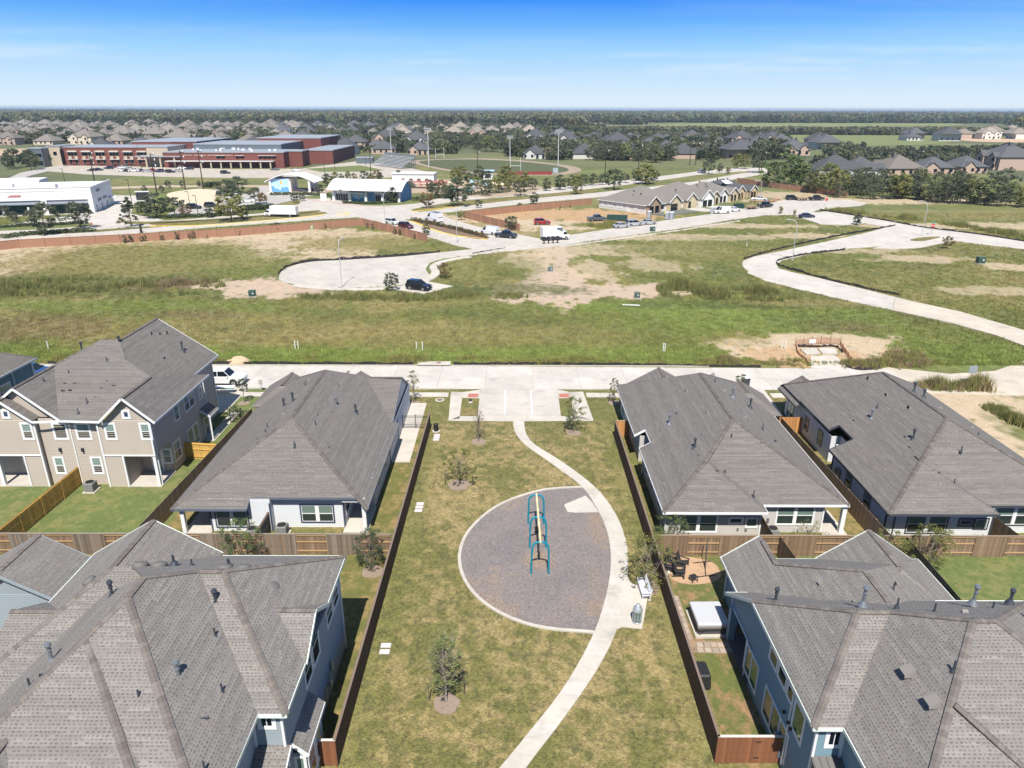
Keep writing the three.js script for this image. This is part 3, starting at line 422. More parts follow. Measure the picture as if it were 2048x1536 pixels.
  trimOf(t, [[[-24.18, 0, -49.36], [-24.18, 2.5, -49.36], 0.1], [[-19.34, 0, -49.36], [-19.34, 2.6, -49.36], 0.1], [[-13.62, 0, -49.96], [-13.62, 2.8, -49.96], 0.1], [[-11.72, 0, -61.3], [-11.72, 2.4, -61.3], 0.08], [[-11.72, 0, -66.5], [-11.72, 2.4, -66.5], 0.08]], M.navy);
}
srand(104);
M.blindGrey = M.blind; M.blind = mat([0.09, 0.20, 0.195], 0.12);
{ // D: beige two-storey duplex, far left
  const t = thing('two_storey_duplex', 'beige two-storey duplex with white-trimmed gables and two back porches, far left', 'house');
  const h = 6.6, re = -30.95, zf = -56.1;
  const gR = [-33.4, 8.85, zf], gB = [-33.4, 8.85, -61.3], ridR = [-38.4, 10.8, -66.3], ridL = [-40.2, 10.8, -66.3], far = [-38.4, 10.8, -74.1];
  const gL = [-43.1, 9.4, -56.9], gLb = [-43.1, 9.4, -62.9], lo = [-44.1, 8.55, -56.2];
  const facets = [[gR, gB, [re, h, -68], [re, h, zf]], [gR, gB, [-35.85, h, -56.1], [-35.85, h, zf]], [[-35.9, h, -56.3], [-33.4, h, -56.3], [-33.4, 8.85, -61.4], [-36.6, 9.7, -63.6], ridR, ridL, [-43.1, 9.45, -62.9], [-39.4, h, -56.5]].filter((q, i) => i !== 1 && i !== 99),
    [ridR, far, [-32.4, h, -74.1], [-32.4, h, -61], [-34.5, 8.07, -61.2], [-36.7, 9.6, -63.3]], [ridL, ridR, far, [-46, 6.6, -74.1], [-48.2, h, -68], [-43.2, 9.4, -63]].slice(0, 3).concat([[-44.4, 6.6, -74.1], [-46.4, 6.6, -66.3]]),
    [gL, gLb, [-39.4, h, -56.5]], [gL, gLb, [-46.8, h, -62.9], [-46.8, h, -56.9]], [lo, [-44.1, 8.55, -58.6], [-41.65, h, -57.6], [-41.65, h, -56.2]], [lo, [-44.1, 8.55, -58.6], [-46.5, h, -58.6], [-46.5, h, -56.2]], [ridL, [-43.1, 9.4, -62.9], [-46.8, h, -62.9], [-46.4, h, -66.3]]];
  facets[4] = [ridL, ridR, far, [-44.4, h, -74.1], [-46.4, h, -66.3]].slice(1).concat([[-44.4, h, -66.3]]).slice(0, 3).concat([[-44.6, h, -66.3]]);
  const roof = roofOf(t, facets, { caps: [[gR, gB], [far, ridR], [ridR, ridL], [[-43.1, 9.4, -62.9], ridL], [gL, gLb], [lo, [-44.1, 8.55, -58.4]]],
    fascia: [[gR, [re, h, zf]], [gR, [-35.85, h, zf]], [[-35.85, h, -56.25], [-39.4, h, -56.45]], [[re, h, zf], [re, h, -68]], [[-32.4, h, -68], [-32.4, h, -74.1]], [far, [-32.4, h, -74.1]], [gL, [-39.4, h, -56.5]], [gL, [-46.8, h, -56.9]], [lo, [-41.65, h, -56.2]], [lo, [-46.5, h, -56.2]], [[-41.65, h, -56.2], [-39.4, h, -56.4]]] });
  const w = wallsOf(t, [[-31.75, -56.6], [-31.75, -68], [-33, -68], [-33, -73.4], [-47.5, -73.4], [-47.5, -56.6], [-41.8, -56.6], [-41.8, -57.05], [-36.3, -57.05], [-36.3, -56.6]], 3.1, 6.55, M.sideBeige, { lap: 0.2, gables: [[[-31.4, 6.55, -56.6], [-35.6, 6.55, -56.6], [-33.4, 8.65, -56.6]], [[-39.6, 6.55, -57.3], [-46.5, 6.55, -57.3], [-43.1, 9.2, -57.3]], [[-42, 6.55, -56.6], [-46.3, 6.55, -56.6], [-44.1, 8.4, -56.6]], [[-32.6, 6.55, -73.4], [-44, 6.55, -73.4], [-38.4, 10.5, -73.4]]] });
  wallsOf(t, [[-31.75, -59.4], [-31.75, -68], [-33, -68], [-33, -73.4], [-47.5, -73.4], [-47.5, -58.8], [-43.4, -58.8], [-43.4, -56.6], [-41.8, -56.6], [-41.8, -57.05], [-36.3, -57.05], [-36.3, -56.6], [-34.55, -56.6], [-34.55, -59.4]], 0, 3.1, M.sideBeige, { lap: 0.2, name: 'ground_floor_wall' });
  const F = FR(-56.6), Q = FR(-57.05), P = FR(-59.4);
  win(t, F, -35.6, 4.8, 0.78, 1.4, { frame: 0.14 }); win(t, F, -32.5, 4.8, 0.78, 1.4, { frame: 0.14 }); win(t, F, -33.75, 6.85, 0.42, 0.55, { split: 0, frame: 0.16, low: M.navy }); win(t, F, -42.9, 4.8, 0.78, 1.4, { frame: 0.14 }); win(t, F, -44.2, 6.85, 0.42, 0.55, { split: 0, frame: 0.16, low: M.navy });
  win(t, Q, -40.45, 4.6, 1.05, 1.4, { split: 0, frame: 0.14 }); win(t, Q, -38.45, 4.6, 1.1, 1.4, { frame: 0.14 }); win(t, Q, -41.1, 1.15, 0.72, 1.5, { frame: 0.14 }); win(t, Q, -37.75, 1.15, 0.78, 1.5, { frame: 0.14 });
  win(t, P, -33.6, 0.15, 0.85, 2.1, { door: 1, split: 0, low: M.blind }); win(t, P, -32.55, 1.0, 0.75, 1.35); win(t, FR(-58.8), -45.2, 1.1, 1.1, 1.5);
  slabWhite(t, -34.55, -59.4, -31.6, -56.5); slabWhite(t, -47.4, -58.8, -43.4, -56.5);
  const po = new GB().cbox(-31.85, 0, -56.7, 0.26, 3.15, 0.26); part(t, 'post', po.geo(), M.white); const po2 = new GB().cbox(-45.9, 0, -56.7, 0.3, 3.15, 0.26); part(t, 'post', po2.geo(), M.white);
  const R = RI(-31.75); win(t, R, 61.2, 4.4, 0.85, 1.4); win(t, R, 63.4, 4.4, 2.1, 1.5, { n: 2 }); win(t, R, 66.7, 4.4, 0.7, 1.1); win(t, R, 59.9, 0.9, 1.3, 1.7, { grid: 1 }); win(t, R, 63.0, 0.5, 2.3, 2.0, { n: 2, split: 0, low: M.glassGreen }); win(t, RI(-31.75), 66.9, 0.1, 0.9, 2.0, { door: 1, split: 0, low: M.glassGreen });
  const aw = roofOf(t, [[[-31.75, 3.4, -66.2], [-30.7, 2.7, -66.2], [-30.7, 2.7, -68.4], [-31.75, 3.4, -68.4]]], { fascia: [[[-30.7, 2.7, -66.2], [-30.7, 2.7, -68.4]], [[-31.75, 3.4, -66.2], [-30.7, 2.7, -66.2]]] }); aw.name = 'door_canopy'; const cp = new GB().cbox(-30.8, 0, -66.3, 0.14, 2.7, 0.14); part(t, 'post', cp.geo(), M.white);
  trimOf(t, [[[-31.72, 3.1, -56.57], [-31.72, 6.5, -56.57], 0.14], [[-36.27, 0, -56.57], [-36.27, 6.5, -56.57], 0.14], [[-41.77, 0, -56.57], [-41.77, 6.5, -56.57], 0.14], [[-34.58, 0, -56.57], [-34.58, 3.1, -56.57], 0.14], [[-43.38, 0, -56.57], [-43.38, 3.1, -56.57], 0.14], [[-39, 0.1, -57.0], [-39, 6.5, -57.0], 0.09], [[-31.7, 0.1, -56.9], [-31.7, 6.5, -56.9], 0.09], [[-36.2, 3.15, -56.56], [-31.75, 3.15, -56.56], 0.1], [[-47.4, 3.15, -56.56], [-41.85, 3.15, -56.56], 0.1], [[-31.7, 0, -67.95], [-31.7, 6.5, -67.95], 0.1], [[-32.95, 0, -73.35], [-32.95, 6.5, -73.35], 0.1]]);
  const lm = new GB(); lm.cbox(-40.3, 3.35, -56.95, 0.2, 0.3, 0.2); lm.cbox(-38.3, 3.35, -56.95, 0.2, 0.3, 0.2); part(t, 'wall_lamp', lm.geo(), M.black);
  for (const [x, y, z] of [[-40.9, 8.4, -60.6], [-40.0, 8.4, -60.6], [-40.6, 8.1, -59.6], [-40.0, 8.1, -59.7], [-37.2, 8.5, -60.9], [-36.3, 8.3, -60.3], [-37.3, 8.15, -60], [-37.4, 7.7, -59]]) turtle(roof, x, y, z, 0, 0.5, M.vent);
  for (const [x, y, z] of [[-37.4, 10.15, -70.4], [-37.0, 9.85, -71.3], [-36.7, 9.7, -72.2]]) turtle(roof, x, y, z, 1.57, 0.8);
  pipe(roof, -41.2, 8.8, -61.9); pipe(roof, -42.4, 8.8, -60); pipe(roof, -37.8, 7.5, -58.3); pipe(roof, -38, 7.0, -57.1); pipe(roof, -38.3, 9.6, -63.4); flue(roof, -38.3, 10.4, -66, 0.9); flue(roof, -34.6, 8.3, -70.8, 0.9); flue(roof, -42.6, 9.6, -66.8, 0.8); turtle(roof, -35, 8.5, -67.6, 1.57, 0.5, M.vent);
}
M.blind = M.blindGrey; srand(105);
{ // F: off-white single-storey duplex, right of the park
  const t = thing('single_storey_duplex', 'off-white single-storey duplex with white fascia and a corner patio, right of the park', 'house');
  const p = 0.575, ap = [19.1, 7.05, -56.2], r2 = [19.1, 7.05, -67.6], wa = [15.83, 5.15, -51.9];
  const facets = [[[11.75, 2.8, -47.8], wa, [15.83, 5.15, -54], [19.1, 7.05, -56.2], r2, [11.75, 2.8, -74.9], [11.75, 2.8, -61.8], [12.75, 3.38, -61.8], [12.75, 3.38, -59], [11.75, 2.8, -59]].filter((q, i) => i !== 2),
    [[11.75, 2.8, -47.8], [19.9, 2.8, -47.8], wa], [wa, [19.9, 2.8, -47.8], [19.9, 2.8, -53], [15.83, 5.15, -53]], [ap, [11.75, 2.8, -48.95], [26.75, 2.8, -48.95]], [ap, [26.75, 2.8, -48.95], [26.75, 2.8, -75], r2], [r2, [26.75, 2.8, -75], [11.75, 2.8, -75]],
    [[16.3, 5.2, -74.3], [16.3, 5.2, -69], [12.1, 2.85, -69], [12.1, 2.85, -74.3]], [[16.3, 5.2, -74.3], [16.3, 5.2, -69], [20.5, 2.85, -69], [20.5, 2.85, -74.3]], [[24.8, 4.4, -72.5], [24.8, 4.4, -69.2], [27.6, 2.8, -66.4], [27.6, 2.8, -72.5]], [[24.8, 4.4, -72.5], [24.8, 4.4, -69.2], [22, 2.8, -66.4], [22, 2.8, -72.5]], [[24.8, 4.4, -69.2], [27.6, 2.8, -66.4], [22, 2.8, -66.4]]];
  const roof = roofOf(t, facets, { caps: [[[11.75, 2.8, -47.8], wa], [wa, ap], [[26.75, 2.8, -48.95], ap], [ap, r2], [[26.75, 2.8, -75], r2], [[16.3, 5.2, -74.3], [16.3, 5.2, -70.5]], [[24.8, 4.4, -72.5], [24.8, 4.4, -69]]],
    fascia: [[[11.75, 2.8, -47.8], [19.9, 2.8, -47.8]], [[19.9, 2.8, -47.8], [19.9, 2.8, -48.95]], [[19.9, 2.8, -48.95], [26.75, 2.8, -48.95]], [[11.75, 2.8, -47.8], [11.75, 2.8, -59]], [[11.75, 2.8, -61.8], [11.75, 2.8, -74.3]], [[11.75, 2.8, -59], [12.75, 3.38, -59]], [[12.75, 3.38, -59], [12.75, 3.38, -61.8]], [[12.75, 3.38, -61.8], [11.75, 2.8, -61.8]], [[26.75, 2.8, -48.95], [26.75, 2.8, -75]]] });
  wallsOf(t, [[12.3, -48.9], [12.3, -58.9], [13.3, -58.9], [13.3, -61.8], [12.3, -61.8], [12.3, -74], [26.2, -74], [26.2, -52.6], [25.0, -52.6], [25.0, -49.4], [19.8, -49.4], [19.8, -48.9]], 0, 2.75, M.sideGreyge);
  win(t, FR(-48.9), 13.45, 0.4, 2.9, 1.5, { n: 2, gap: 0.2 }); win(t, FR(-48.9), 17.4, 1.2, 0.95, 0.42, { split: 0, frame: 0.13, low: M.navy }); win(t, FR(-48.9), 18.75, 0.85, 0.8, 0.75, { split: 0, low: M.blind }); win(t, FR(-49.4), 21.3, 0.8, 2.9, 1.6, { n: 2, gap: 0.2 });
  win(t, LE(12.3), -52.4, 0.9, 0.9, 1.4); win(t, LE(12.3), -55.2, 0.9, 0.9, 1.4); win(t, LE(12.3), -58, 0.9, 0.9, 1.4); win(t, LE(12.3), -66, 0.9, 0.8, 1.3); win(t, LE(12.3), -73, 0.4, 1.5, 2.0, { n: 2, low: M.glassGreen }); win(t, RI(25.0), 50, 0.2, 0.9, 2.05, { door: 1, split: 0, low: M.blind });
  slabWhite(t, 25.0, -52.6, 27.0, -48.9); const po = new GB().cbox(26.55, 0, -49.3, 0.34, 2.75, 0.34); part(t, 'post', po.geo(), M.white); const po2 = new GB().cbox(12.35, 0, -59.3, 0.3, 2.8, 0.3); part(t, 'post', po2.geo(), M.white);
  part(t, 'beam', new GB().box(25, 2.45, -49.5, 26.8, 2.75, -49.2).geo(), M.white);
  trimOf(t, [[[12.27, 0, -48.87], [12.27, 2.7, -48.87]], [[19.83, 0, -48.87], [19.83, 2.7, -48.87]], [[24.97, 0, -49.37], [24.97, 2.7, -49.37]]]);
  const ex = new GB().cbox(18.1, 0.55, -48.84, 0.14, 0.18, 0.1).cbox(18.75, 0.5, -48.84, 0.16, 0.22, 0.1).cbox(20.6, 1.0, -49.34, 0.2, 0.35, 0.1); part(t, 'utility_outlet', ex.geo(), M.ventGrey);
  turtle(roof, 16.3, 5.5, -70.4, -1.57, 0.8); turtle(roof, 17.2, 6.0, -65.2, -1.57, 0.8); turtle(roof, 17.7, 6.2, -59.2, -1.57, 0.8); turtle(roof, 21, 6.1, -69.5, 1.57, 0.8); turtle(roof, 21, 6.1, -65, 1.57, 0.7); turtle(roof, 21.2, 5.9, -59, 1.57, 0.7);
  flue(roof, 14.7, 4.6, -60.6, 0.9, M.ventGrey); flue(roof, 15.6, 5.1, -54.6, 0.8); flue(roof, 21.6, 5.8, -64.4, 0.9, M.ventGrey); flue(roof, 23.3, 4.9, -64, 0.8); turtle(roof, 15.6, 5.1, -61.8, -1.57, 0.4, M.vent); turtle(roof, 16.5, 5.5, -56, -1.57, 0.4, M.vent); turtle(roof, 15.6, 5, -53.2, -1.57, 0.4, M.vent); turtle(roof, 16.6, 4.7, -51, 0, 0.5, M.vent); turtle(roof, 23, 5, -56, 1.57, 0.4, M.vent);
  pipe(roof, 17.4, 4.3, -51.5, 0.3); pipe(roof, 18.6, 6.0, -54.5); pipe(roof, 21, 5.4, -54); pipe(roof, 19.2, 3.4, -49.4); pipe(roof, 22.5, 5.3, -58); pipe(roof, 20.5, 6.3, -67);
}
srand(106);
{ // G: white single-storey duplex with dark trim, far right
  const t = thing('single_storey_duplex', 'white single-storey duplex with black trim next to the bare dirt lot, far right', 'house');
  const ap = [37.6, 7.2, -56.2], r2 = [37.6, 7.2, -67.6], wa = [33.5, 5.15, -52];
  const dk = mat([0.05, 0.055, 0.07], 0.5);
  const facets = [[[29.2, 2.8, -47.6], wa, ap, r2, [30.3, 3.38, -74.02], [30.3, 3.38, -61.8], [31.2, 3.9, -61.8], [31.2, 3.9, -58.8], [29.2, 2.8, -58.8]], [[29.2, 2.8, -47.6], [37.8, 2.8, -47.6], wa], [wa, [37.8, 2.8, -47.6], [37.8, 2.8, -53], [33.5, 5.15, -53]], [ap, [29.4, 2.9, -48.9], [46, 2.75, -48.9]], [ap, [46, 2.8, -48.9], [46, 2.8, -75], r2], [r2, [46, 2.8, -75], [30.3, 2.8, -75], [30.3, 3.38, -74.02]],
    [[32.4, 4.25, -74.3], [32.4, 4.25, -69], [29.9, 2.8, -69], [29.9, 2.8, -74.3]], [[32.4, 4.25, -74.3], [32.4, 4.25, -69], [34.9, 2.8, -69], [34.9, 2.8, -74.3]]];
  const roof = roofOf(t, facets, { fasciaMat: dk, caps: [[[29.2, 2.8, -47.6], wa], [wa, ap], [[46, 2.8, -48.9], ap], [ap, r2], [[46, 2.8, -75], r2], [[30.3, 3.38, -74.02], r2], [[32.4, 4.25, -74.3], [32.4, 4.25, -71.8]]],
    fascia: [[[29.2, 2.8, -47.6], [37.8, 2.8, -47.6]], [[37.8, 2.8, -47.6], [37.8, 2.8, -48.9]], [[37.8, 2.8, -48.9], [46, 2.8, -48.9]], [[29.2, 2.8, -47.6], [29.2, 2.8, -58.8]], [[29.2, 2.8, -58.8], [31.2, 3.9, -58.8]], [[31.2, 3.9, -58.8], [31.2, 3.9, -61.8]], [[31.2, 3.9, -61.8], [30.3, 3.43, -61.8]], [[30.3, 3.43, -61.8], [30.3, 3.43, -69]], [[29.9, 2.8, -69], [29.9, 2.8, -74.3]], [[29.9, 2.8, -74.3], [32.4, 4.25, -74.3]]] });
  wallsOf(t, [[29.8, -48.9], [29.8, -58.9], [31.6, -58.9], [31.6, -61.8], [30.7, -61.8], [30.7, -73.5], [45.5, -73.5], [45.5, -49.4], [38.3, -49.4], [38.3, -48.9]], 0, 2.75, M.sideWhite);
  win(t, FR(-48.9), 31.6, 0.35, 3.1, 1.6, { n: 2, gap: 0.22, trim: dk }); win(t, FR(-48.9), 35.75, 1.05, 0.95, 0.5, { split: 0, frame: 0.14, trim: dk, low: M.navy }); win(t, FR(-48.9), 37.0, 0.75, 0.95, 0.85, { split: 0, trim: dk, low: M.blind }); win(t, FR(-49.4), 38.8, 0.8, 3.1, 1.7, { n: 2, gap: 0.22, trim: dk });
  const L = LE(29.8); win(t, L, -56, 0.8, 0.9, 1.4, { trim: dk }); win(t, L, -52.5, 0.8, 0.9, 1.4, { trim: dk }); win(t, LE(30.7), -64.5, 0.8, 0.9, 1.4, { trim: dk }); win(t, LE(30.7), -68, 0.8, 0.9, 1.3, { trim: dk }); win(t, LE(30.7), -72.8, 0.3, 1.6, 2.1, { n: 2, trim: dk, low: M.glassGreen }); win(t, LE(31.6), -61, 0.1, 1.0, 2.1, { door: 1, split: 0, trim: dk });
  const po = new GB().cbox(30.2, 0, -59.3, 0.3, 3.0, 0.3); part(t, 'post', po.geo(), M.white);
  trimOf(t, [[[29.77, 0, -48.87], [29.77, 2.7, -48.87]], [[30.5, 0, -48.86], [30.5, 2.6, -48.86], 0.09], [[38.3, 0, -48.87], [38.3, 2.7, -48.87]], [[29.77, 0, -58.9], [29.77, 2.7, -58.9]]], dk);
  const ex = new GB().cbox(29.72, 0.6, -57.3, 0.16, 1.0, 0.5).cbox(29.7, 0.9, -57.9, 0.14, 0.5, 0.3); part(t, 'utility_meter', ex.geo(), M.ventGrey);
  turtle(roof, 36.2, 6.5, -67.5, -1.57, 0.9); turtle(roof, 36, 6.35, -63.3, -1.57, 0.9); turtle(roof, 36.3, 6.55, -59.8, -1.57, 0.9); flue(roof, 33.6, 5.1, -60.8, 0.9, M.ventGrey); flue(roof, 38.6, 6.8, -63.4, 0.9); flue(roof, 39.4, 6.4, -63, 0.7); flue(roof, 34.5, 5.6, -55.3, 0.9); turtle(roof, 34.2, 5.4, -56, -1.57, 0.5, M.vent); turtle(roof, 33.8, 5.2, -54.4, -1.57, 0.4, M.vent); turtle(roof, 32.4, 4.5, -61.6, -1.57, 0.4, M.vent); turtle(roof, 34.5, 4.6, -51, 0, 0.5, M.vent); pipe(roof, 35.5, 4.0, -50.3); pipe(roof, 36.5, 5.9, -54.7); pipe(roof, 37.3, 5.6, -53); pipe(roof, 34.6, 5.6, -62); pipe(roof, 39.8, 5.9, -55); pipe(roof, 41, 4.9, -54.4); turtle(roof, 40.3, 5.8, -61.5, 1.57, 0.7); turtle(roof, 42, 4.9, -59, 1.57, 0.7);
}
srand(107);
{ // E: teal house at the left edge
  const t = thing('teal_house', 'teal two-storey house with a grey roof cut off by the left picture edge', 'house');
  const h = hipBox(-62.5, -51.9, -73.4, -58, 6.5, 0.6);
  roofOf(t, h.facets, { caps: h.caps, fascia: h.fascia, fasciaMat: M.white });
  wallsOf(t, [[-52.4, -72.9], [-52.4, -58.5], [-62, -58.5], [-62, -72.9]], 0, 6.4, M.sideTeal); win(t, RI(-52.4), 67.4, 3.9, 1.6, 1.4); win(t, RI(-52.4), 63, 3.9, 1.3, 1.4); win(t, RI(-52.4), 64.4, 0.9, 1.3, 1.5); trimOf(t, [[[-52.36, 0, -72.88], [-52.36, 6.4, -72.88], 0.14], [[-52.36, 0, -69.7], [-52.36, 6.4, -69.7], 0.1]]);
  const b = roofOf(t, [[[-52.4, 3.7, -68.9], [-51.2, 3.0, -68.9], [-51.2, 3.0, -64], [-52.4, 3.7, -64]]], { fascia: [[[-51.2, 3, -68.9], [-51.2, 3, -64]]] }); b.name = 'porch_roof';
}

// ---------- the ground ----------
srand(201);
{
  // type colours (real albedo of the cover)
  const K = { g: [0.114, 0.126, 0.034], b: [0.125, 0.163, 0.036], d: [0.072, 0.088, 0.026], t: [0.19, 0.162, 0.066], s: [0.40, 0.315, 0.215], p: [0.38, 0.295, 0.22], o: [0.36, 0.235, 0.125], r: [0.135, 0.10, 0.055], l: [0.135, 0.140, 0.052] };
  // patches: type, centre (x, z), radii, strength
  const Z = [
    ['b', -50.42,-93.71, 60, 6, 0.8], ['b', 5.26,-93.27, 60, 6, 0.8], ['b', 38.69,-111.55, 26, 14, 0.7], ['b', 23.98,-120.2, 22, 5, 0.9], ['d', 39.89,-121.02, 22, 4, 0.8], ['t', -46.64,-105.24, 36, 10, 0.8], ['r', -75.13,-106.34, 14, 8, 0.5], ['r', -53.58,-114.33, 9, 4, 0.6], ['t', -9.4,-102.95, 30, 8, 0.6], ['d', -40.95,-106.63, 10, 3, 0.3], ['r', 51.55,-107.42, 8, 5, 0.5], ['b', 62.49,-96.34, 20, 9, 0.6], ['t', -21.86,-123.9, 40, 5, 0.3], ['d', -70.87,-127.07, 30, 4, 0.45], ['d', -24.8,-125.31, 14, 3, 0.7], ['b', -71.24,-119.3, 40, 5, 0.5],
    ['s', -115.96,-170.8, 14, 26, 1], ['s', -105.89,-148.24, 9, 12, 0.8], ['s', -101.08,-186.45, 60, 11, 0.95], ['s', -57.35,-193.38, 40, 11, 0.9], ['s', -55.88,-174.9, 16, 18, 0.9], ['s', -43.15,-167.94, 14, 10, 0.9], ['t', -38.89,-182.12, 20, 16, 0.8], ['t', -88.27,-159.06, 40, 30, 0.7], ['g', -69.27,-165.15, 20, 12, 0.6], ['d', -91.07,-137.73, 30, 9, 0.5], ['d', -75.51,-136.18, 24, 7, 0.5], ['r', -65.25,-135.02, 12, 5, 0.8], ['g', -56.72,-146.35, 12, 9, 0.8],
    ['p', -47.62,-134.38, 13, 9, 1], ['p', -42.93,-128.48, 14, 4, 0.8],
    ['p', 9.45,-160.26, 4.5, 34, 1], ['p', 9.02,-144.71, 4.5, 26, 1], ['p', 9.56,-140.13, 7, 20, 1], ['p', 6.11,-129.74, 12, 9, 1], ['p', 16.52,-131.01, 22, 6, 1], ['p', 24.33,-132.68, 14, 5, 0.9], ['s', 4.01,-160.19, 7, 10, 0.8], ['s', 16.53,-149.65, 7, 12, 0.7], ['d', -6.09,-131.57, 22, 6, 0.8], ['g', -4.81,-151.95, 16, 14, 0.5], ['s', 24.93,-172.66, 30, 9, 0.7], ['s', 40.7,-190.81, 34, 6, 0.8], ['t', 44.42,-172.91, 20, 14, 0.6], ['s', 66.76,-211.09, 26, 5, 0.7], ['s', 77.81,-193.74, 14, 6, 0.8], ['s', 31.35,-155.01, 10, 8, 0.5], ['g', 59.98,-179.91, 40, 16, 0.4], ['g', 37.11,-172.82, 18, 9, 0.5],
    ['s', -3.73,-216.8, 26, 26, 1], ['o', 18.57,-233.32, 34, 16, 1], ['o', 28.54,-222.48, 16, 8, 1], ['s', 15.51,-212.19, 14, 9, 0.9], ['g', 24.36,-212.33, 12, 5, 0.9], ['t', -10.9,-209.86, 14, 9, 0.8], ['t', 4.78,-194.29, 12, 7, 0.8],
    ['s', 106.86,-291.98, 26, 14, 0.8], ['s', 135.7,-272.83, 60, 11, 0.9], ['t', 142.34,-235.48, 50, 14, 0.7], ['s', 137.84,-212.22, 40, 7, 0.8], ['g', 117.74,-235.05, 30, 9, 0.6], ['g', 168.14,-261.65, 26, 6, 0.6], ['d', 103.84,-240.75, 20, 4, 0.6], ['d', 132.1,-196.16, 30, 5, 0.5],
    ['s', 93.54,-162.45, 12, 5, 0.7], ['s', 109.31,-153.29, 8, 5, 0.8], ['s', 81.76,-172.1, 16, 4, 0.6], ['d', 49.45,-146.11, 10, 6, 0.5], ['d', 73.24,-152.86, 24, 5, 0.4], ['g', 77.99,-140.88, 30, 16, 0.5], ['s', 91.34,-131.78, 10, 4, 0.5], ['t', 52.73,-122.52, 16, 3, 0.7],
    ['s', 36.06,-98.43, 6, 5, 1], ['s', 38.88,-96.16, 10, 7, 1], ['s', 47.68,-95.11, 9, 7, 1], ['o', 40.48,-92.9, 8, 6, 0.7], ['s', 47.27,-100.91, 10, 4, 0.9], ['t', 33.86,-100.81, 6, 4, 0.5], ['d', 48.48,-111.64, 10, 6, 0.3],
    ['s', 46, -78, 10, 5, 0.9], ['s', 52, -70, 10, 14, 1], ['s', 62, -60, 18, 16, 0.9], ['g', 56, -68, 5, 6, 1.0], ['g', 46, -83, 7, 3, 0.8], ['d', 57, -70, 3, 4, 0.7],
    ['b', -128.82,-278.51, 60, 12, 0.6], ['b', -177.82,-361.41, 40, 10, 0.5], ['b', 20.92,-412.95, 60, 30, 0.3], ['d', 37.99,-451.1, 90, 40, 0.7], ['t', 23.48,-273.67, 40, 20, 0.5],
  ];
  const col = (x, z) => {
    const n1 = fbm(x * 0.05, z * 0.05, 4, 0, 1), n2 = fbm(x * 0.35, z * 0.2, 3, 0, 5), n3 = vn(x * 1.3, z * 1.1, 0, 7), n4 = vn(x * 2.9, z * 2.3, 0, 8);
    let c = mix3(K.g, K.t, sstep(0.45, 0.74, n1 * 0.6 + n2 * 0.4)); c = mix3(c, K.d, sstep(0.52, 0.72, fbm(x * 0.09 + 70, z * 0.09, 4, 0, 11)) * 0.45);
    let bare = 0;
    for (const q of Z) {
      const dx = (x - q[1]) / q[3], dz = (z - q[2]) / q[4]; const r = dx * dx + dz * dz; if (r > 2.2) continue;
      const m = sstep('spo'.includes(q[0]) ? 1.02 : 1.15, 'spo'.includes(q[0]) ? 0.72 : 0.45, Math.sqrt(r) + (n2 - 0.5) * 1.1 + (n3 - 0.5) * 0.35) * q[5]; c = mix3(c, K[q[0]], m); if ('spo'.includes(q[0])) bare = Math.max(bare, m); else bare *= 1 - m;
    }
    if (bare > 0.1) c = mix3(c, K.g, sstep(0.66, 0.8, fbm(x * 0.7, z * 0.5, 3, 0, 21)) * 0.7);
    const k = 0.66 + 0.42 * n3 + 0.26 * n4; const sp = (1 - bare) ;
    const kk = 1 + (k - 1) * (0.35 + 0.65 * sp); return [c[0] * kk, c[1] * kk, c[2] * kk, bare];
  };
  globalThis.groundAt = col;
  const X0 = -190, X1 = 250, Z0 = -440, Z1 = -40, g = new THREE.PlaneGeometry(X1 - X0, Z1 - Z0); g.rotateX(-Math.PI / 2); g.translate((X0 + X1) / 2, 0, (Z0 + Z1) / 2);
  const t = tex(2048, 2048, 1, 1, (u, v) => { const x = X0 + u * (X1 - X0), z = Z1 - v * (Z1 - Z0); return col(x, z); }, false);
  const bm = bump(512, 6, (u, v) => fbm(u * 24, v * 24, 4, 24, 2)); bm.repeat.set((X1 - X0) / 6, (Z1 - Z0) / 6);
  struct('meadow', g, mat(0xffffff, 0.97, { map: t, bumpMap: bm, bumpScale: 0.18 }));
  // country out to the horizon: fields, clearings, woodland floor
  const ft = tex(1024, 1024, 1, 1, (u, v) => {
    const x = (u - 0.5) * 12000, z = -v * 12000; const n = fbm(x / 700, z / 260, 4, 0, 31), m = fbm(x / 120, z / 60, 3, 0, 33);
    let c = mix3([0.095, 0.105, 0.04], [0.135, 0.14, 0.055], sstep(0.4, 0.6, n)); c = mix3(c, [0.05, 0.065, 0.028], sstep(0.45, 0.65, m) * 0.6); return c;
  }, false);
  const fg = new THREE.PlaneGeometry(12000, 12000); fg.rotateX(-Math.PI / 2); fg.translate(0, -0.06, -6000);
  struct('countryside', fg, mat(0xffffff, 0.97, { map: ft }));
  struct('ground', new GB().prism([[-20000, 3000], [20000, 3000], [20000, -30000], [-20000, -30000]], -0.12, -0.12).geo(), mat([0.09, 0.10, 0.04], 0.97));
}
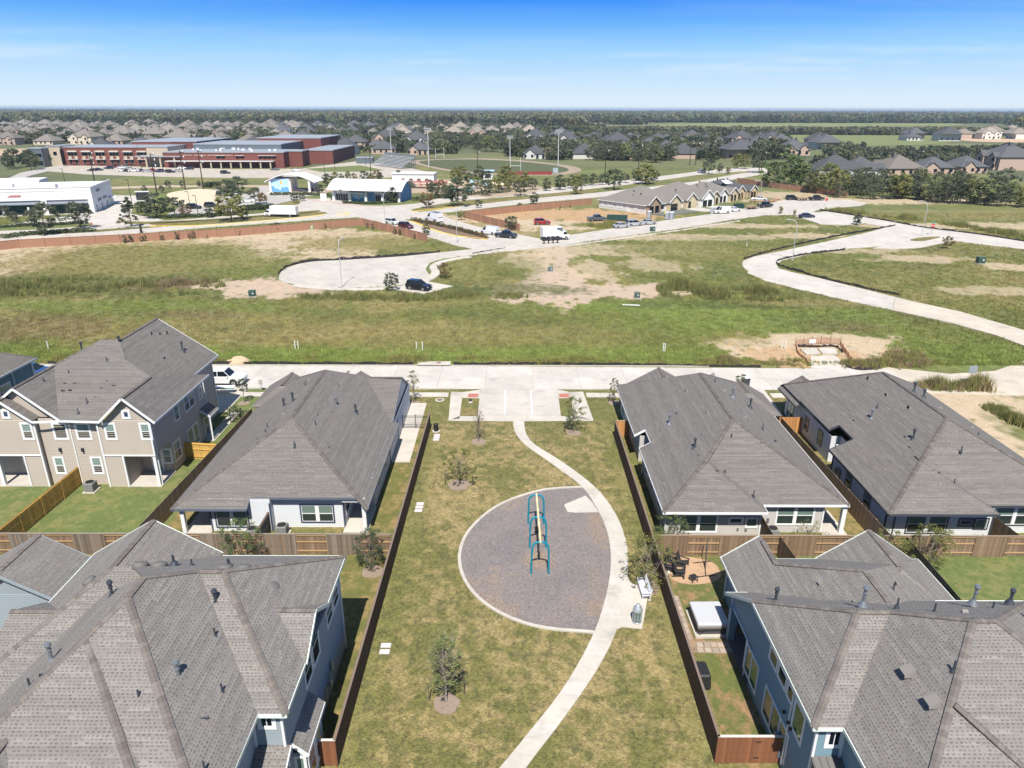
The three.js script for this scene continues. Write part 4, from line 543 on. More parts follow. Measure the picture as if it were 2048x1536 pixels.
// lawns
M.turfBump = bump(512, 2.4, (u, v) => fbm(u * 32, v * 32, 4, 32, 2));
{
  const X0 = -9.4, X1 = 11.6, Z0 = -80.6, Z1 = -18;
  const t = tex(1024, 2048, 1, 1, (u, v) => {
    const x = X0 + u * (X1 - X0), z = Z1 - v * (Z1 - Z0);
    const a = fbm(x * 0.28 + 5, z * 0.22, 4, 0, 41), b = fbm(x * 1.5, z * 1.5, 5, 0, 43), c4 = fbm(x * 7, z * 7, 2, 0, 45), d = vn(x * 21, z * 17, 0, 46);
    let c = mix3([0.128, 0.122, 0.034], [0.245, 0.192, 0.08], sstep(0.38, 0.62, a * 0.45 + b * 0.55)); c = mix3(c, [0.32, 0.25, 0.12], sstep(0.58, 0.8, b * 0.6 + a * 0.4) * 0.7);
    // greener by the fences and near the street
    const edge = Math.max(sstep(-6.6, -8.4, x), sstep(8.6, 10.6, x)) * 0.55, st = sstep(-70, -76, z) * 0.85; c = mix3(c, [0.115, 0.13, 0.03], Math.max(edge, st) * sstep(0.3, 0.6, b * 0.5 + c4 * 0.3 + 0.12));
    c = mix3(c, [0.055, 0.062, 0.022], sstep(0.56, 0.74, fbm(x * 2.4 + 9, z * 2.0, 4, 0, 49)) * 0.5);
    const k = 0.36 + c4 * 0.84 + d * 0.44; return [c[0] * k, c[1] * k, c[2] * k];
  }, false);
  const g = new THREE.PlaneGeometry(X1 - X0, Z1 - Z0); g.rotateX(-Math.PI / 2); g.translate((X0 + X1) / 2, 0.012, (Z0 + Z1) / 2);
  const bm = M.turfBump.clone(); bm.repeat.set((X1 - X0) / 2.4, (Z1 - Z0) / 2.4);
  struct('lawn', g, mat(0xffffff, 0.97, { map: t, bumpMap: bm, bumpScale: 0.13 }));
  const green = (base, dry, f) => rep(tex(512, 512, 1, 1, (u, v) => { const a = fbm(u * 5, v * 5, 4, 5, 51), b = fbm(u * 30, v * 30, 3, 30, 53), d = vn(u * 150, v * 150, 150, 55); let c = mix3(base, dry, sstep(0.42, 0.7, a * 0.5 + b * 0.5) * f); const k = 0.7 + b * 0.3 + d * 0.3; return [c[0] * k, c[1] * k, c[2] * k]; }), 14);
  const gm = mat(0xffffff, 0.97, { map: green([0.098, 0.13, 0.034], [0.15, 0.15, 0.05], 0.9), bumpMap: M.turfBump, bumpScale: 0.07 }), om = mat(0xffffff, 0.97, { map: green([0.115, 0.115, 0.03], [0.21, 0.155, 0.06], 1), bumpMap: M.turfBump, bumpScale: 0.07 });
  M.turfGreen = gm; M.turfOlive = om;
  struct('lawn', sheet([[-52, -80.6], [-28.2, -80.6], [-28.2, -46.2], [-52, -46.2]], 0.014), gm);
  struct('lawn', sheet([[-28.2, -80.6], [-9.4, -80.6], [-9.4, -46.2], [-28.2, -46.2]], 0.016), om);
  struct('lawn', sheet([[-52, -46.2], [-9.4, -46.2], [-9.4, -16], [-52, -16]], 0.014), om);
  struct('lawn', sheet([[11.6, -80.6], [28.2, -80.6], [28.2, -46.2], [11.6, -46.2]], 0.016), om);
  struct('lawn', sheet([[28.2, -79.5], [44, -79.5], [47, -46.2], [28.2, -46.2]], 0.014), om);
  struct('lawn', sheet([[11.6, -46.2], [22, -46.2], [22, -16], [11.6, -16]], 0.014), mat(0xffffff, 0.97, { map: green([0.105, 0.118, 0.03], [0.22, 0.14, 0.07], 1.15), bumpMap: M.turfBump, bumpScale: 0.07 }));
  struct('lawn', sheet([[22, -46.2], [60, -46.2], [60, -16], [22, -16]], 0.014), gm);
}
// ---------- the street, its kerbs and walks ----------
{
  // concrete slabs with open joints over a darker bed
  const st = new THREE.Group(); st.name = 'street'; st.userData.kind = 'structure'; scene.add(st);
  part(st, 'joint_bed', sheet([[-80, -89], [50, -88.1], [50, -80.6], [-80, -80.75]], 0.02), M.joint);
  const cols = [mat([1, 1, 1], 0.9, { map: concTex }), mat([0.965, 0.96, 0.95], 0.9, { map: concTex }), mat([1.03, 1.03, 1.02], 0.9, { map: concTex })];
  for (let i = 0; i < 22; i++) for (let j = 0; j < 2; j++) { const x0 = -80 + i * 5.9, x1 = x0 + 5.9, z0 = j ? -84.85 : -88.95 + Math.max(0, (x0 + 10)) * 0.012, z1 = j ? -80.72 : -84.87; const q = 0.025; part(st, 'slab', new GB().box(x0 + q, 0.02, z0, x1 - q, 0.035, z1 - q).geo(), cols[(i * 5 + j * 2) % 3]); }
  const k = new GB(); k.box(-80, 0, -89.15, -12.6, 0.14, -88.97).box(-8.2, 0, -89.15, 32, 0.14, -88.97); k.box(-80, 0, -80.7, -30, 0.13, -80.55).box(-26, 0, -80.7, -7.4, 0.13, -80.55).box(8.8, 0, -80.7, 26, 0.13, -80.55); struct('kerb', k.geo(), M.kerb);
  // walks along the near side, the bay and the ring walk round it
  const wk = new THREE.Group(); wk.name = 'sidewalk'; wk.userData.kind = 'structure'; scene.add(wk);
  const run = (x0, x1, z0, z1, n) => { for (let i = 0; i < n; i++) { const a = x0 + (x1 - x0) * i / n, b = x0 + (x1 - x0) * (i + 1) / n; part(wk, 'walk_panel', new GB().box(a + 0.008, 0, z0, b - 0.008, 0.055, z1).geo(), M.walk); } };
  run(-52, -7.6, -79.5, -78.15, 24); run(8.9, 26, -79.5, -78.15, 10); run(31, 44, -79.5, -78.15, 7);
  const P = (n, poly, y, m, par = wk) => part(par, n, new GB().prism(poly, 0, y).geo(), m);
  P('walk_panel', [[-7.38,-79.77],[-5.92,-79.62],[-5.79,-71.77],[-6.97,-71.36]], 0.055, M.walk); P('walk_panel', [[6.95,-79.71],[8.6,-79.88],[8.98,-71.45],[6.7,-71.85]], 0.055, M.walk); P('walk_panel', [[-5.84,-72.45],[-0.21,-72.49],[0.01,-71.13],[-6.96,-71.22]], 0.055, M.walk); P('walk_panel', [[-0.21,-72.49],[7.59,-72.53],[8.96,-71.32],[0.01,-71.13]], 0.055, M.walk);
  P('ramp', [[-5.92,-79.62],[-3.9,-80.45],[-3.84,-77.73],[-5.92,-77.87]], 0.055, M.walk); P('ramp', [[5.55,-80.52],[7.01,-79.71],[7,-77.96],[5.57,-77.79]], 0.055, M.walk);
  P('warning_panel', [[-5.22,-79.14],[-4.02,-79.15],[-4.03,-77.96],[-5.27,-77.96]], 0.06, mat([0.36, 0.13, 0.10], 0.8)); P('warning_panel', [[5.65,-79.21],[6.8,-79.22],[6.83,-78.03],[5.64,-78.03]], 0.06, mat([0.36, 0.13, 0.10], 0.8));
  struct('parking_bay', new GB().prism([[-3.85,-80.7],[5.56,-80.76],[5.47,-72.52],[-3.83,-72.47]], 0, 0.035).geo(), M.street);
  const ln = new GB(); for (const q of [[-0.82,-80.31, -0.8,-73.04], [2.28,-80.33, 2.25,-73.06]]) ln.bar([q[0], 0.037, q[1]], [q[2], 0.037, q[3]], 0.13, 0.006); struct('parking_lines', ln.geo(), M.paintWhite);
  struct('planting_island', new GB().prism([[-5.84,-77.56],[-3.95,-77.58],[-3.84,-72.6],[-5.74,-72.59]], 0, 0.07).geo(), M.turfOlive); struct('planting_island', new GB().prism([[5.62,-77.64],[7.05,-77.8],[6.87,-72.67],[5.53,-72.66]], 0, 0.07).geo(), M.turfOlive);
  // the winding park path, cut in panels
  const L = curve([[0.12,-71.27],[0.33,-68.3],[1.34,-65.31],[3.02,-62.53],[4.58,-59.95],[6.41,-56.62],[7.34,-52.76],[7.73,-49.67],[7.69,-46.85],[7.25,-43.68],[6.3,-40.02],[5.41,-37.47],[3.89,-34.18],[2.54,-31.81],[0.76,-29.17],[-0.58,-27.24], [-2.4, -25], [-4.6, -22.6]], 44), R = curve([[1.33,-71.27],[1.49,-67.93],[2.36,-65.31],[4.25,-62.54],[6.39,-58.97],[7.89,-55.73],[8.81,-51.96],[9.07,-48.59],[8.95,-46.2],[8.37,-42.79],[7.61,-40.03],[6.85,-37.52],[5.47,-34.6],[3.36,-31.08],[0.78,-27.25], [-0.9, -24.6], [-3.2, -22]], 44);
  const pth = new THREE.Group(); pth.name = 'footpath'; pth.userData.kind = 'structure'; scene.add(pth);
  const lerp2 = (a, b, t) => [a[0] + (b[0] - a[0]) * t, a[1] + (b[1] - a[1]) * t];
  for (let i = 0; i < 44; i++) part(pth, 'walk_panel', new GB().prism([lerp2(L[i], L[i + 1], 0.004), lerp2(L[i], L[i + 1], 0.996), lerp2(R[i], R[i + 1], 0.996), lerp2(R[i], R[i + 1], 0.004)], 0, 0.06).geo(), i % 3 ? M.walk : cols[2]);
  part(pth, 'bench_pad', new GB().prism([[8.46,-43.68],[8.64,-42.68],[9.81,-41.94],[8.61,-37.82],[7.35,-38],[6.96,-37.81]], 0, 0.056).geo(), M.walk);
  globalThis.pathL = L;
  struct('driveway', new GB().prism([[-36.5, -80.6], [-32.2, -80.6], [-32.2, -73.4], [-36.5, -73.4]], 0, 0.04).geo(), M.walk); struct('driveway', new GB().prism([[26.3, -80.6], [30.8, -80.6], [30.4, -73.5], [27, -73.5]], 0, 0.04).geo(), M.walk);
  struct('side_walk', new GB().box(-31.6, 0, -73.3, -30.6, 0.05, -66).box(-11.7, 0, -76.2, -9.9, 0.045, -61.4).geo(), M.walk);
  struct('gravel_track', new GB().prism([[41.92,-82.1],[44.22,-79.15],[48.78,-79.82],[62.1,-78.94],[75.51,-77.78],[88.28,-93.05],[69.91,-91.66],[63.41,-87.65],[56.83,-86.47],[50.25,-88.91],[43.74,-87.7]], 0, 0.03).geo(), mat([1.0, 0.95, 0.86], 0.95, { map: concTex, bumpMap: M.turfBump, bumpScale: 0.03 }));
}

// ---------- roads and paving beyond the meadow ----------
{
  const R = globalThis.roadPolys = []; let lift = 0.03;
  const road = (name, m, pts, o = {}) => { lift += 0.004; struct(name, new GB().prism(o.smooth ? curve(pts, o.smooth, true) : pts, 0, o.y || lift).geo(), m); if (!o.soft) R.push(pts); };
  const kerb = (pts, n = 60, w = 0.35, m = M.kerb, h = 0.14) => { const c = curve(pts, n), [A, B] = ribbon(c, w), g = new GB(); for (let i = 0; i < n; i++) g.quad([A[i][0], h, A[i][1]], [B[i][0], h, B[i][1]], [B[i + 1][0], h, B[i + 1][1]], [A[i + 1][0], h, A[i + 1][1]]).quad([A[i][0], 0, A[i][1]], [A[i][0], h, A[i][1]], [A[i + 1][0], h, A[i + 1][1]], [A[i + 1][0], 0, A[i + 1][1]]).quad([B[i][0], 0, B[i][1]], [B[i + 1][0], 0, B[i + 1][1]], [B[i + 1][0], h, B[i + 1][1]], [B[i][0], h, B[i][1]]); struct('kerb', g.geo(), m); };
  const grassIsle = (pts, m, n = 60) => { lift += 0.002; struct('grass_verge', new GB().prism(curve(pts, n, true), 0, 0.14).geo(), m || M.turfOlive); };
  globalThis.road = road; globalThis.kerb = kerb; globalThis.grassIsle = grassIsle;
  const S = M.newConc, L = M.street;
  // turning circle and its neck
  road('turning_circle', L, [[-47.25,-141.31],[-48.27,-145.97],[-48.1,-152.48],[-45.06,-157.35],[-37.9,-160.25],[-25.98,-163.89],[-17.21,-168.9],[-7.92,-174.2],[-1.82,-176.99],[4.39,-177.07],[-1.76,-170.37],[-8.73,-165.92],[-14.28,-162.27],[-17.37,-158.8],[-18.44,-153.35],[-18.3,-149.25],[-16.83,-143.48],[-17.33,-138.96],[-20.33,-135.5],[-25.37,-133.79],[-31.89,-132.91],[-38.98,-134.47],[-44.05,-136.94]], { smooth: 120 });
  road('grass_verge', M.turfGreen, [[-43.92,-136.51],[-38.87,-134.06],[-31.8,-132.51],[-25.3,-133.38],[-20.33,-135.5],[-17.33,-138.96],[-16.57,-143.02],[-17.61,-146.8],[-18.47,-150.77],[-18.25,-156.57],[-15.38,-161.68],[-13.57,-160.55],[-16.03,-156.6],[-16.92,-152.33],[-15.94,-146.82],[-16.07,-142.11],[-17.62,-137.22],[-21.77,-132.21],[-24.95,-131.38],[-31.37,-130.53],[-40.79,-134.04]], { y: 0.08 }); road('sidewalk', M.walk, band(curve([[-42.23,-135.06],[-36.59,-132.66],[-30.64,-131.52],[-24.14,-132.18]], 40), 1.9), { y: 0.12 }); road('sidewalk', M.walk, band(curve([[-17.92,-137.22],[-16.43,-141.65],[-15.94,-146.82],[-16.92,-152.33],[-15.86,-157.15],[-13.55,-160.26],[-9.77,-163.5]], 40), 1.9), { y: 0.125 }); road('driveway', M.walk, [[-23.57,-132.19],[-17.28,-138.52],[-11.31,-134.35],[-16.44,-127.99]], { y: 0.105 });
  road('road', L, [[-11.34,-170.25],[-3.08,-177.66],[7.22,-186.47],[21.59,-199.56],[50.65,-224.97],[68.46,-238.91],[95.01,-266],[103.46,-276.87],[117.51,-278.76],[127.65,-275.78],[129.35,-265.21],[123.32,-257.98],[105.22,-248.29],[100.14,-241.9],[104,-237.15],[93.22,-234.62],[81.43,-233.27],[69.12,-224.21],[46.25,-204.32],[25.91,-189.81],[11.9,-177.86],[-0.56,-170.39]]);
  road('sidewalk', M.walk, [[11.77,-175.81],[26.83,-186.75],[47.09,-201.68],[69.42,-220.03],[70.04,-222.12],[47.48,-203.45],[27.03,-188.28],[11.86,-177.17]], { y: 0.12, soft: 1 });
  road('road', S, [[91.16,-233.43],[104.85,-243.22],[112.3,-233.8],[117.09,-220.82],[122.87,-209.16],[128.98,-197.78],[134.36,-181.63],[128.18,-172.71],[118.95,-181.42],[114.22,-186.47],[103.44,-183.37],[93.25,-178.27],[83.22,-175.41],[75.41,-171.37],[67,-165.06],[61.24,-160.32],[58.34,-155.86],[57.31,-151.65],[58.86,-147.67],[62.38,-142.06],[66.6,-133.52],[70.37,-125.88],[75.72,-116.44],[80.07,-103.17],[74.63,-95.32],[73.37,-103.37],[70.39,-110.09],[65.16,-117.3],[60.3,-123.64],[54.61,-132.19],[50.45,-139.69],[49.18,-146.59],[50.53,-155.23],[52.09,-159.65],[56.48,-164.93],[66.18,-172.55],[80.79,-184.52],[100.03,-200.74],[109.42,-209.88],[104.9,-217.57],[97.01,-227.93]]);
  road('driveway', S, [[88.8,-175.49],[103.83,-184.11],[114.44,-185.73],[100.6,-175.65],[93.72,-174.22]], { y: 0.16 }); road('driveway', S, [[90.32,-231.15],[99.29,-233.58],[105.95,-216.58],[98.19,-212.55],[91.54,-214.38]], { y: 0.165 });
  road('gravel_track', mat([1.0, 0.95, 0.87], 0.95, { map: concTex }), [[69.46,-125.87],[75.72,-116.44],[80.07,-103.17],[83.16,-95.38],[74.71,-84.41],[74.48,-95.1],[73.2,-103.12],[70.22,-109.81],[64.73,-117.3]], { y: 0.19 });
  grassIsle([[104.1,-187.08],[110.58,-191.81],[115.08,-192.67],[109.79,-187.92],[105.27,-185.6]]);
  // boulevard: two carriageways, kerbs, yellow edge lines
  road('road', L, [[-143.65,-172.4],[-129.94,-180.86],[-108.98,-190.22],[-87.67,-204.95],[-57.67,-222.09],[-42.12,-229.99],[-20.55,-238.52],[3.43,-261.3],[32.84,-281.89],[57.05,-303.69],[84.54,-331.18],[89.23,-350.24],[60.32,-321.86],[33.57,-297.56],[2.85,-274.82],[-21.48,-249.84],[-44.17,-241.76],[-60.38,-233.09],[-91.08,-213.4],[-112.92,-197.54],[-134.92,-188.27],[-149.46,-179.87]]);
  road('road', L, [[-153.99,-185.7],[-138.65,-193.81],[-115.23,-201.84],[-99.79,-210.35],[-78.28,-220.69],[-61.4,-230.78],[-54.67,-244.07],[-35.03,-246.99],[-18.59,-271.26],[17.89,-297.22],[57.84,-337.39],[96.01,-383.11],[124.87,-405.9],[140.38,-403.07],[150.1,-427.57],[133.4,-434.49],[99.2,-401.86],[59.4,-357.11],[18.25,-314.63],[-19.78,-289.26],[-37.06,-261.95],[-57.49,-257.3],[-66.34,-250.32],[-82.7,-233.86],[-103.77,-219.23],[-119.14,-209.09],[-143.75,-201.4],[-160.05,-193.49]]);
  road('road', L, [[82.33,-326.7],[112.3,-363.79],[138.18,-396.57],[143.56,-416.66],[116.51,-386.68],[86.24,-347.68]]);
  road('junction', L, [[-82.77,-284.47],[-76.56,-298.82],[-61.14,-265.87],[-45.5,-249.39],[-32.77,-257.77],[-21.48,-249.84],[-23.5,-234.91],[-27.32,-225.81],[-34.49,-221.42],[-42.52,-219.21],[-51.62,-229.82],[-61.12,-229.66],[-76.59,-238.73],[-75.87,-259.76]]); road('road', L, [[-44.06,-223.38],[-34.96,-224.6],[-25.46,-209.63],[-14.3,-195.65],[-5.22,-187.82],[7.11,-183.49],[-1.78,-172.31],[-7.78,-170.93],[-15.02,-178.89],[-23.46,-192.26],[-33.75,-206.71]]); road('road', L, [[-32.6,-230.15],[-25.94,-239.64],[-18.4,-221.69],[-9.33,-207.09],[2.07,-194.25],[8.52,-186.49],[1.95,-181.25],[-5.83,-186.29],[-13.14,-199.04],[-22.94,-213.52]]);
  struct('planted_median', new GB().prism(curve([[-30.39,-219.41],[-29,-220.47],[-17.96,-206.95],[-8.84,-195.74],[-6.16,-188.57],[-8.47,-187.01],[-17.02,-195.61],[-27.26,-212.47]], 60, true), 0, 0.2).geo(), mat([0.17, 0.115, 0.075], 0.97, { map: grainSoft() }));
  kerb([[-30.71,-218.38],[-16.89,-193.97],[-6.48,-186.28]], 40, 0.5, M.paintYellow, 0.21);
  grassIsle([[-107.25,-213.13],[-95.02,-219.37],[-82.84,-228.16],[-70.66,-235.25],[-63.47,-238.96],[-60.14,-235.43],[-71.76,-222.91],[-88.84,-211.49],[-100.25,-207.51]], M.turfOlive); kerb([[-104.55,-207.45],[-88.09,-209.59],[-71.12,-220.81],[-60.09,-231.95]], 40, 0.7, M.paintYellow, 0.16);
  grassIsle([[-34.19,-244.45],[-22.27,-259.38],[-4.74,-277.85],[17.18,-295.38],[34.8,-308.99],[33.77,-299.41],[14.56,-283.17],[-6.36,-265.47],[-21.48,-249.84],[-30.56,-239.55]], M.turfOlive); kerb([[-33.53,-239.5],[-26.24,-245.86],[-18.32,-253.91]], 30, 0.8, M.paintYellow, 0.16);
  road('sidewalk', M.walk, [[-22.86,-266.63],[-2.92,-286.17],[18.25,-314.63],[37.08,-330.03],[61.83,-357.17],[62.45,-360.87],[37.57,-334.57],[18.48,-318.77],[-2.97,-290.49],[-23.37,-272.71]], { y: 0.12, soft: 1 });
  // white building forecourt, community car park, school lot, roads and tracks
  road('forecourt', S, [[-152.31,-190.38],[-142.59,-199.66],[-142.41,-212.57],[-121.81,-210],[-113.61,-208.24],[-105.58,-219.2],[-122.9,-233.15],[-133.21,-255.84],[-136,-273.55],[-138.31,-283.29],[-159.74,-284.53],[-151.97,-270.1],[-136.31,-236.45],[-147.99,-207.69],[-161.05,-202.02]]);
  road('car_park', M.greyConc, [[-109.97,-228.81],[-100.83,-233.54],[-90.89,-237.26],[-84.76,-254.01],[-80.04,-274.7],[-76.76,-291.54],[-103.43,-326.61],[-110.82,-322.07],[-103.28,-287.46],[-121.98,-305.41],[-131.84,-309.13],[-136.61,-293.82],[-128.1,-270.58],[-114.22,-249.42]]);
  road('sand_lot', mat([0.52, 0.42, 0.31], 0.95), [[-137.61,-293.8],[-131.84,-309.13],[-120.09,-297.85],[-108.75,-270.98],[-103.65,-250.95],[-113.88,-253.46],[-126.26,-270.62]], { smooth: 60 });
  road('school_car_park', mat([0.86, 0.82, 0.76], 0.9, { map: concTex }), [[-263.87,-404.34],[-264.03,-437.19],[-209.23,-427.42],[-154.23,-411.09],[-119.38,-415.66],[-98.87,-481.51],[-70.93,-447.51],[-44.06,-394.47],[-44.3,-373.39],[-65.06,-361.75],[-99.18,-360.83],[-135.56,-359.86],[-171.78,-364.3],[-218.59,-377.24]]);
  road('road', M.greyConc, [[-233.49,-334.78],[-256.96,-385.18],[-265.85,-425.62],[-264.61,-437.17],[-251.63,-415.12],[-249.16,-398.12],[-240.84,-367.97],[-220.23,-321.59]]); road('track', mat([0.85, 0.72, 0.58], 0.95, { map: concTex }), [[-176.76,-314.17],[-153.04,-323.22],[-107.15,-324.32],[-105.11,-317.94],[-149.21,-314.82],[-172.46,-306.21]], { soft: 1 });
  road('grass_verge', M.turfGreen, [[-116.59,-415.74],[-91.12,-442.83],[-70.15,-406.79],[-81.85,-396.56],[-103.16,-395.94]], { soft: 1 });
  // running track and field
  road('running_track', mat([0.62, 0.52, 0.42], 0.95, { map: concTex }), [[-66.62,-482.65],[-42.31,-503.12],[-22.27,-509.01],[4.91,-489.96],[29.11,-454.94],[38.65,-424.12],[34.89,-396.76],[21.77,-378.1],[3.83,-377.6],[-16.87,-382.92],[-33.93,-401.22],[-51.53,-436.26]], { smooth: 90 });
  road('sports_field', mat([0.065, 0.078, 0.028], 0.97), [[-58.94,-478.26],[-41.49,-493.16],[-21.62,-493.87],[4.78,-475.89],[24.07,-446.58],[31.21,-420.29],[28.39,-399.79],[17.02,-386.9],[-1.32,-386.37],[-22.91,-398.29],[-41.65,-425.27]], { smooth: 90, y: 0.28, soft: 1 });
  road('pool_plaza', mat([0.75, 0.62, 0.48], 0.9, { map: concTex }), [[-75.02,-284.64],[-74.53,-298.86],[-52.92,-292.06],[-35.4,-296.05],[-8.6,-279.39],[7.04,-293.36],[14.04,-316.58],[5.76,-338.43],[-15.35,-347.56],[-42.42,-357.04],[-66.15,-341.38],[-71.52,-323.01],[-81.5,-310.29]], { soft: 1 });
}

// ---------- fences ----------
srand(301);
const woodMat = mat(0xffffff, 0.85, { map: woodGrain, vertexColors: true });
const WOOD = { stain: [[0.066, 0.031, 0.018], [0.056, 0.026, 0.015], [0.076, 0.036, 0.021]], tan: [[0.33, 0.225, 0.15], [0.29, 0.20, 0.13], [0.37, 0.255, 0.17]], grey: [[0.175, 0.140, 0.108], [0.145, 0.115, 0.090], [0.20, 0.163, 0.128], [0.125, 0.098, 0.078], [0.185, 0.135, 0.095]], brown: [[0.20, 0.135, 0.085], [0.175, 0.115, 0.07], [0.225, 0.155, 0.098], [0.16, 0.105, 0.068]], yellow: [[0.50, 0.31, 0.075], [0.46, 0.28, 0.07], [0.55, 0.34, 0.09]], orange: [[0.42, 0.20, 0.07], [0.38, 0.18, 0.065], [0.46, 0.225, 0.08]], cedar: [[0.19, 0.075, 0.033], [0.17, 0.066, 0.03], [0.21, 0.085, 0.038]], rail: [[0.34, 0.22, 0.11], [0.38, 0.25, 0.13]] };
function fence(label, p, q, o = {}) {
  const L = Math.hypot(q[0] - p[0], q[1] - p[1]), n = Math.max(1, Math.round(L / 2.44)), t = thing(o.name || 'wooden_fence', label, o.cat || 'fence', [p[0], 0, p[1]], -Math.atan2(q[1] - p[1], q[0] - p[0]), o.group), w = L / n, tones = WOOD[o.tone || 'grey'], H = o.h || 1.83;
  for (let i = 0; i < n; i++) {
    const side = o.alt ? (i + (o.alt === 2 ? 1 : 0)) % 2 ? 1 : -1 : (o.side || 1), g = new GB(), x0 = i * w, zc = side * 0.045, np = Math.round(w / 0.141), pw = w / np, base = o.tone2 && side < 0 ? WOOD[o.tone2] : tones;
    for (let k = 0; k < np; k++) { const c = pick(base), j = rr(0.85, 1.15); g.color([c[0] * j, c[1] * j, c[2] * j]); const y1 = H + (o.cap ? 0 : rr(-0.012, 0.012)), a = x0 + k * pw + 0.002, b = x0 + (k + 1) * pw - 0.003; g.box(a, 0.04, zc - 0.009, b, y1, zc + 0.009); }
    part(t, 'panel', g.geo(), woodMat);
    const rl = (y) => { const r = new GB(), c = pick(o.alt || o.freshRail ? WOOD.rail : tones); r.color(c); r.box(x0 + 0.05, y - 0.045, -0.03, x0 + w - 0.05, y + 0.045, 0.03); part(t, 'rail', r.geo(), woodMat); };
    if (o.rails !== 0) { rl(0.35); rl(1.15); if (H > 1.7) rl(H - 0.12); }
    const ps = new GB(); ps.color(pick(tones)).box(x0 - 0.045, 0, -0.045, x0 + 0.045, H - 0.02, 0.045); if (o.posts !== 0) part(t, 'post', ps.geo(), woodMat);
  }
  if (o.cap) { const g = new GB(); g.color(o.cap); g.box(-0.05, H, -0.07, L + 0.05, H + 0.04, 0.07); part(t, 'cap_rail', g.geo(), woodMat); }
  return t;
}
const CAP = [0.17, 0.125, 0.10];
fence('dark brown stained park fence running along the left side of the lawn', [-8.75, -69.2], [-9.05, -27.3], { tone: 'stain', side: -1, cap: CAP, rails: 0 });
fence('dark brown stained park fence running along the right side of the lawn', [10.72, -67.3], [10.72, -27.6], { tone: 'stain', side: 1, cap: CAP, rails: 0 });
fence('short red-brown fence return with gate hinges beside the blue-grey house wall', [-9.05, -27.3], [-10.5, -27.3], { tone: 'cedar', side: 1, cap: [0.5, 0.47, 0.44], rails: 0 });
{ const f = fence('red-brown gate fence with black hinges closing the blue house side yard', [10.72, -27.6], [14.0, -27.6], { tone: 'cedar', side: 1, cap: [0.5, 0.47, 0.44], rails: 0 }); const h = new GB(); h.box(1.9, 1.5, 0.06, 2.2, 1.56, 0.08).box(1.9, 0.4, 0.06, 2.2, 0.46, 0.08); part(f, 'hinge', h.geo(), M.black); }
fence('weathered grey back fence left of the park with alternating board panels', [-60, -46.15], [-9.2, -46.15], { tone: 'grey', tone2: 'brown', alt: 1, cap: [0.22, 0.19, 0.16] });
fence('brown back fence right of the park with alternating board panels and pale rails', [11.0, -46.1], [62, -46.1], { tone: 'brown', tone2: 'brown', alt: 2, cap: [0.24, 0.18, 0.13] });
fence('new yellow wooden fence dividing the two green yards behind the beige duplex', [-39.1, -57.0], [-39.3, -46.3], { tone: 'yellow', side: 1 });
fence('new yellow wooden gate fence beside the beige duplex side wall', [-31.7, -62.0], [-28.5, -61.6], { tone: 'yellow', side: -1 });
fence('weathered brown side fence between the beige duplex and the white duplex', [-28.1, -70.4], [-28.9, -46.3], { tone: 'tan', side: -1 });
fence('grey wooden divider between the two patios of the white duplex', [-19.5, -49.35], [-19.5, -46.2], { tone: 'grey', side: 1 });
fence('brown wooden divider between the two patios of the off-white duplex', [19.95, -49.3], [19.95, -46.2], { tone: 'brown', side: 1 });
fence('long brown side fence between the two right-hand duplexes', [28.3, -69.6], [28.9, -46.2], { tone: 'tan', side: 1 });
fence('fresh orange gate panel between the two right-hand duplexes', [28.2, -68.4], [30.6, -68.4], { tone: 'orange', side: 1 });
fence('orange-brown gate panel at the street end of the right park fence', [10.72, -67.3], [12.25, -67.3], { tone: 'orange', side: 1, cap: [0.4, 0.28, 0.18] });
fence('brown wooden divider behind the white black-trimmed duplex', [38.4, -49.3], [38.7, -46.2], { tone: 'brown', side: 1 });
fence('dark weathered fence between the blue house yard and the green lawn at right', [30.0, -46.0], [29.5, -31], { tone: 'grey', side: 1 });
fence('dark brown divider fence in the blue house back yard behind its grey roof', [20.4, -46.0], [20.6, -42.5], { tone: 'brown', side: 1 });
function ironFence(label, p, q, gate) {
  const L = Math.hypot(q[0] - p[0], q[1] - p[1]), t = thing('iron_fence', label, 'fence', [p[0], 0, p[1]], -Math.atan2(q[1] - p[1], q[0] - p[0])); const g = new GB(); for (let x = 0.1; x < L; x += 0.115) g.box(x - 0.009, 0.1, -0.009, x + 0.009, 1.45, 0.009); part(t, 'pickets', g.geo(), M.darkMetal).userData.kind = 'stuff';
  for (const y of [0.15, 1.3, 1.45]) part(t, 'rail', new GB().box(0, y - 0.02, -0.015, L, y + 0.02, 0.015).geo(), M.darkMetal); for (const x of [0, gate || L / 2, L]) part(t, 'post', new GB().box(x - 0.035, 0, -0.035, x + 0.035, 1.6, 0.035).geo(), M.darkMetal);
}
ironFence('black iron gate fence across the white concrete side walk by the white duplex', [-11.65, -69.3], [-8.85, -69.3], 1.35);
ironFence('black iron fence at the street end of the grass strip by the beige duplex', [-30.6, -70.6], [-28.2, -70.6]);

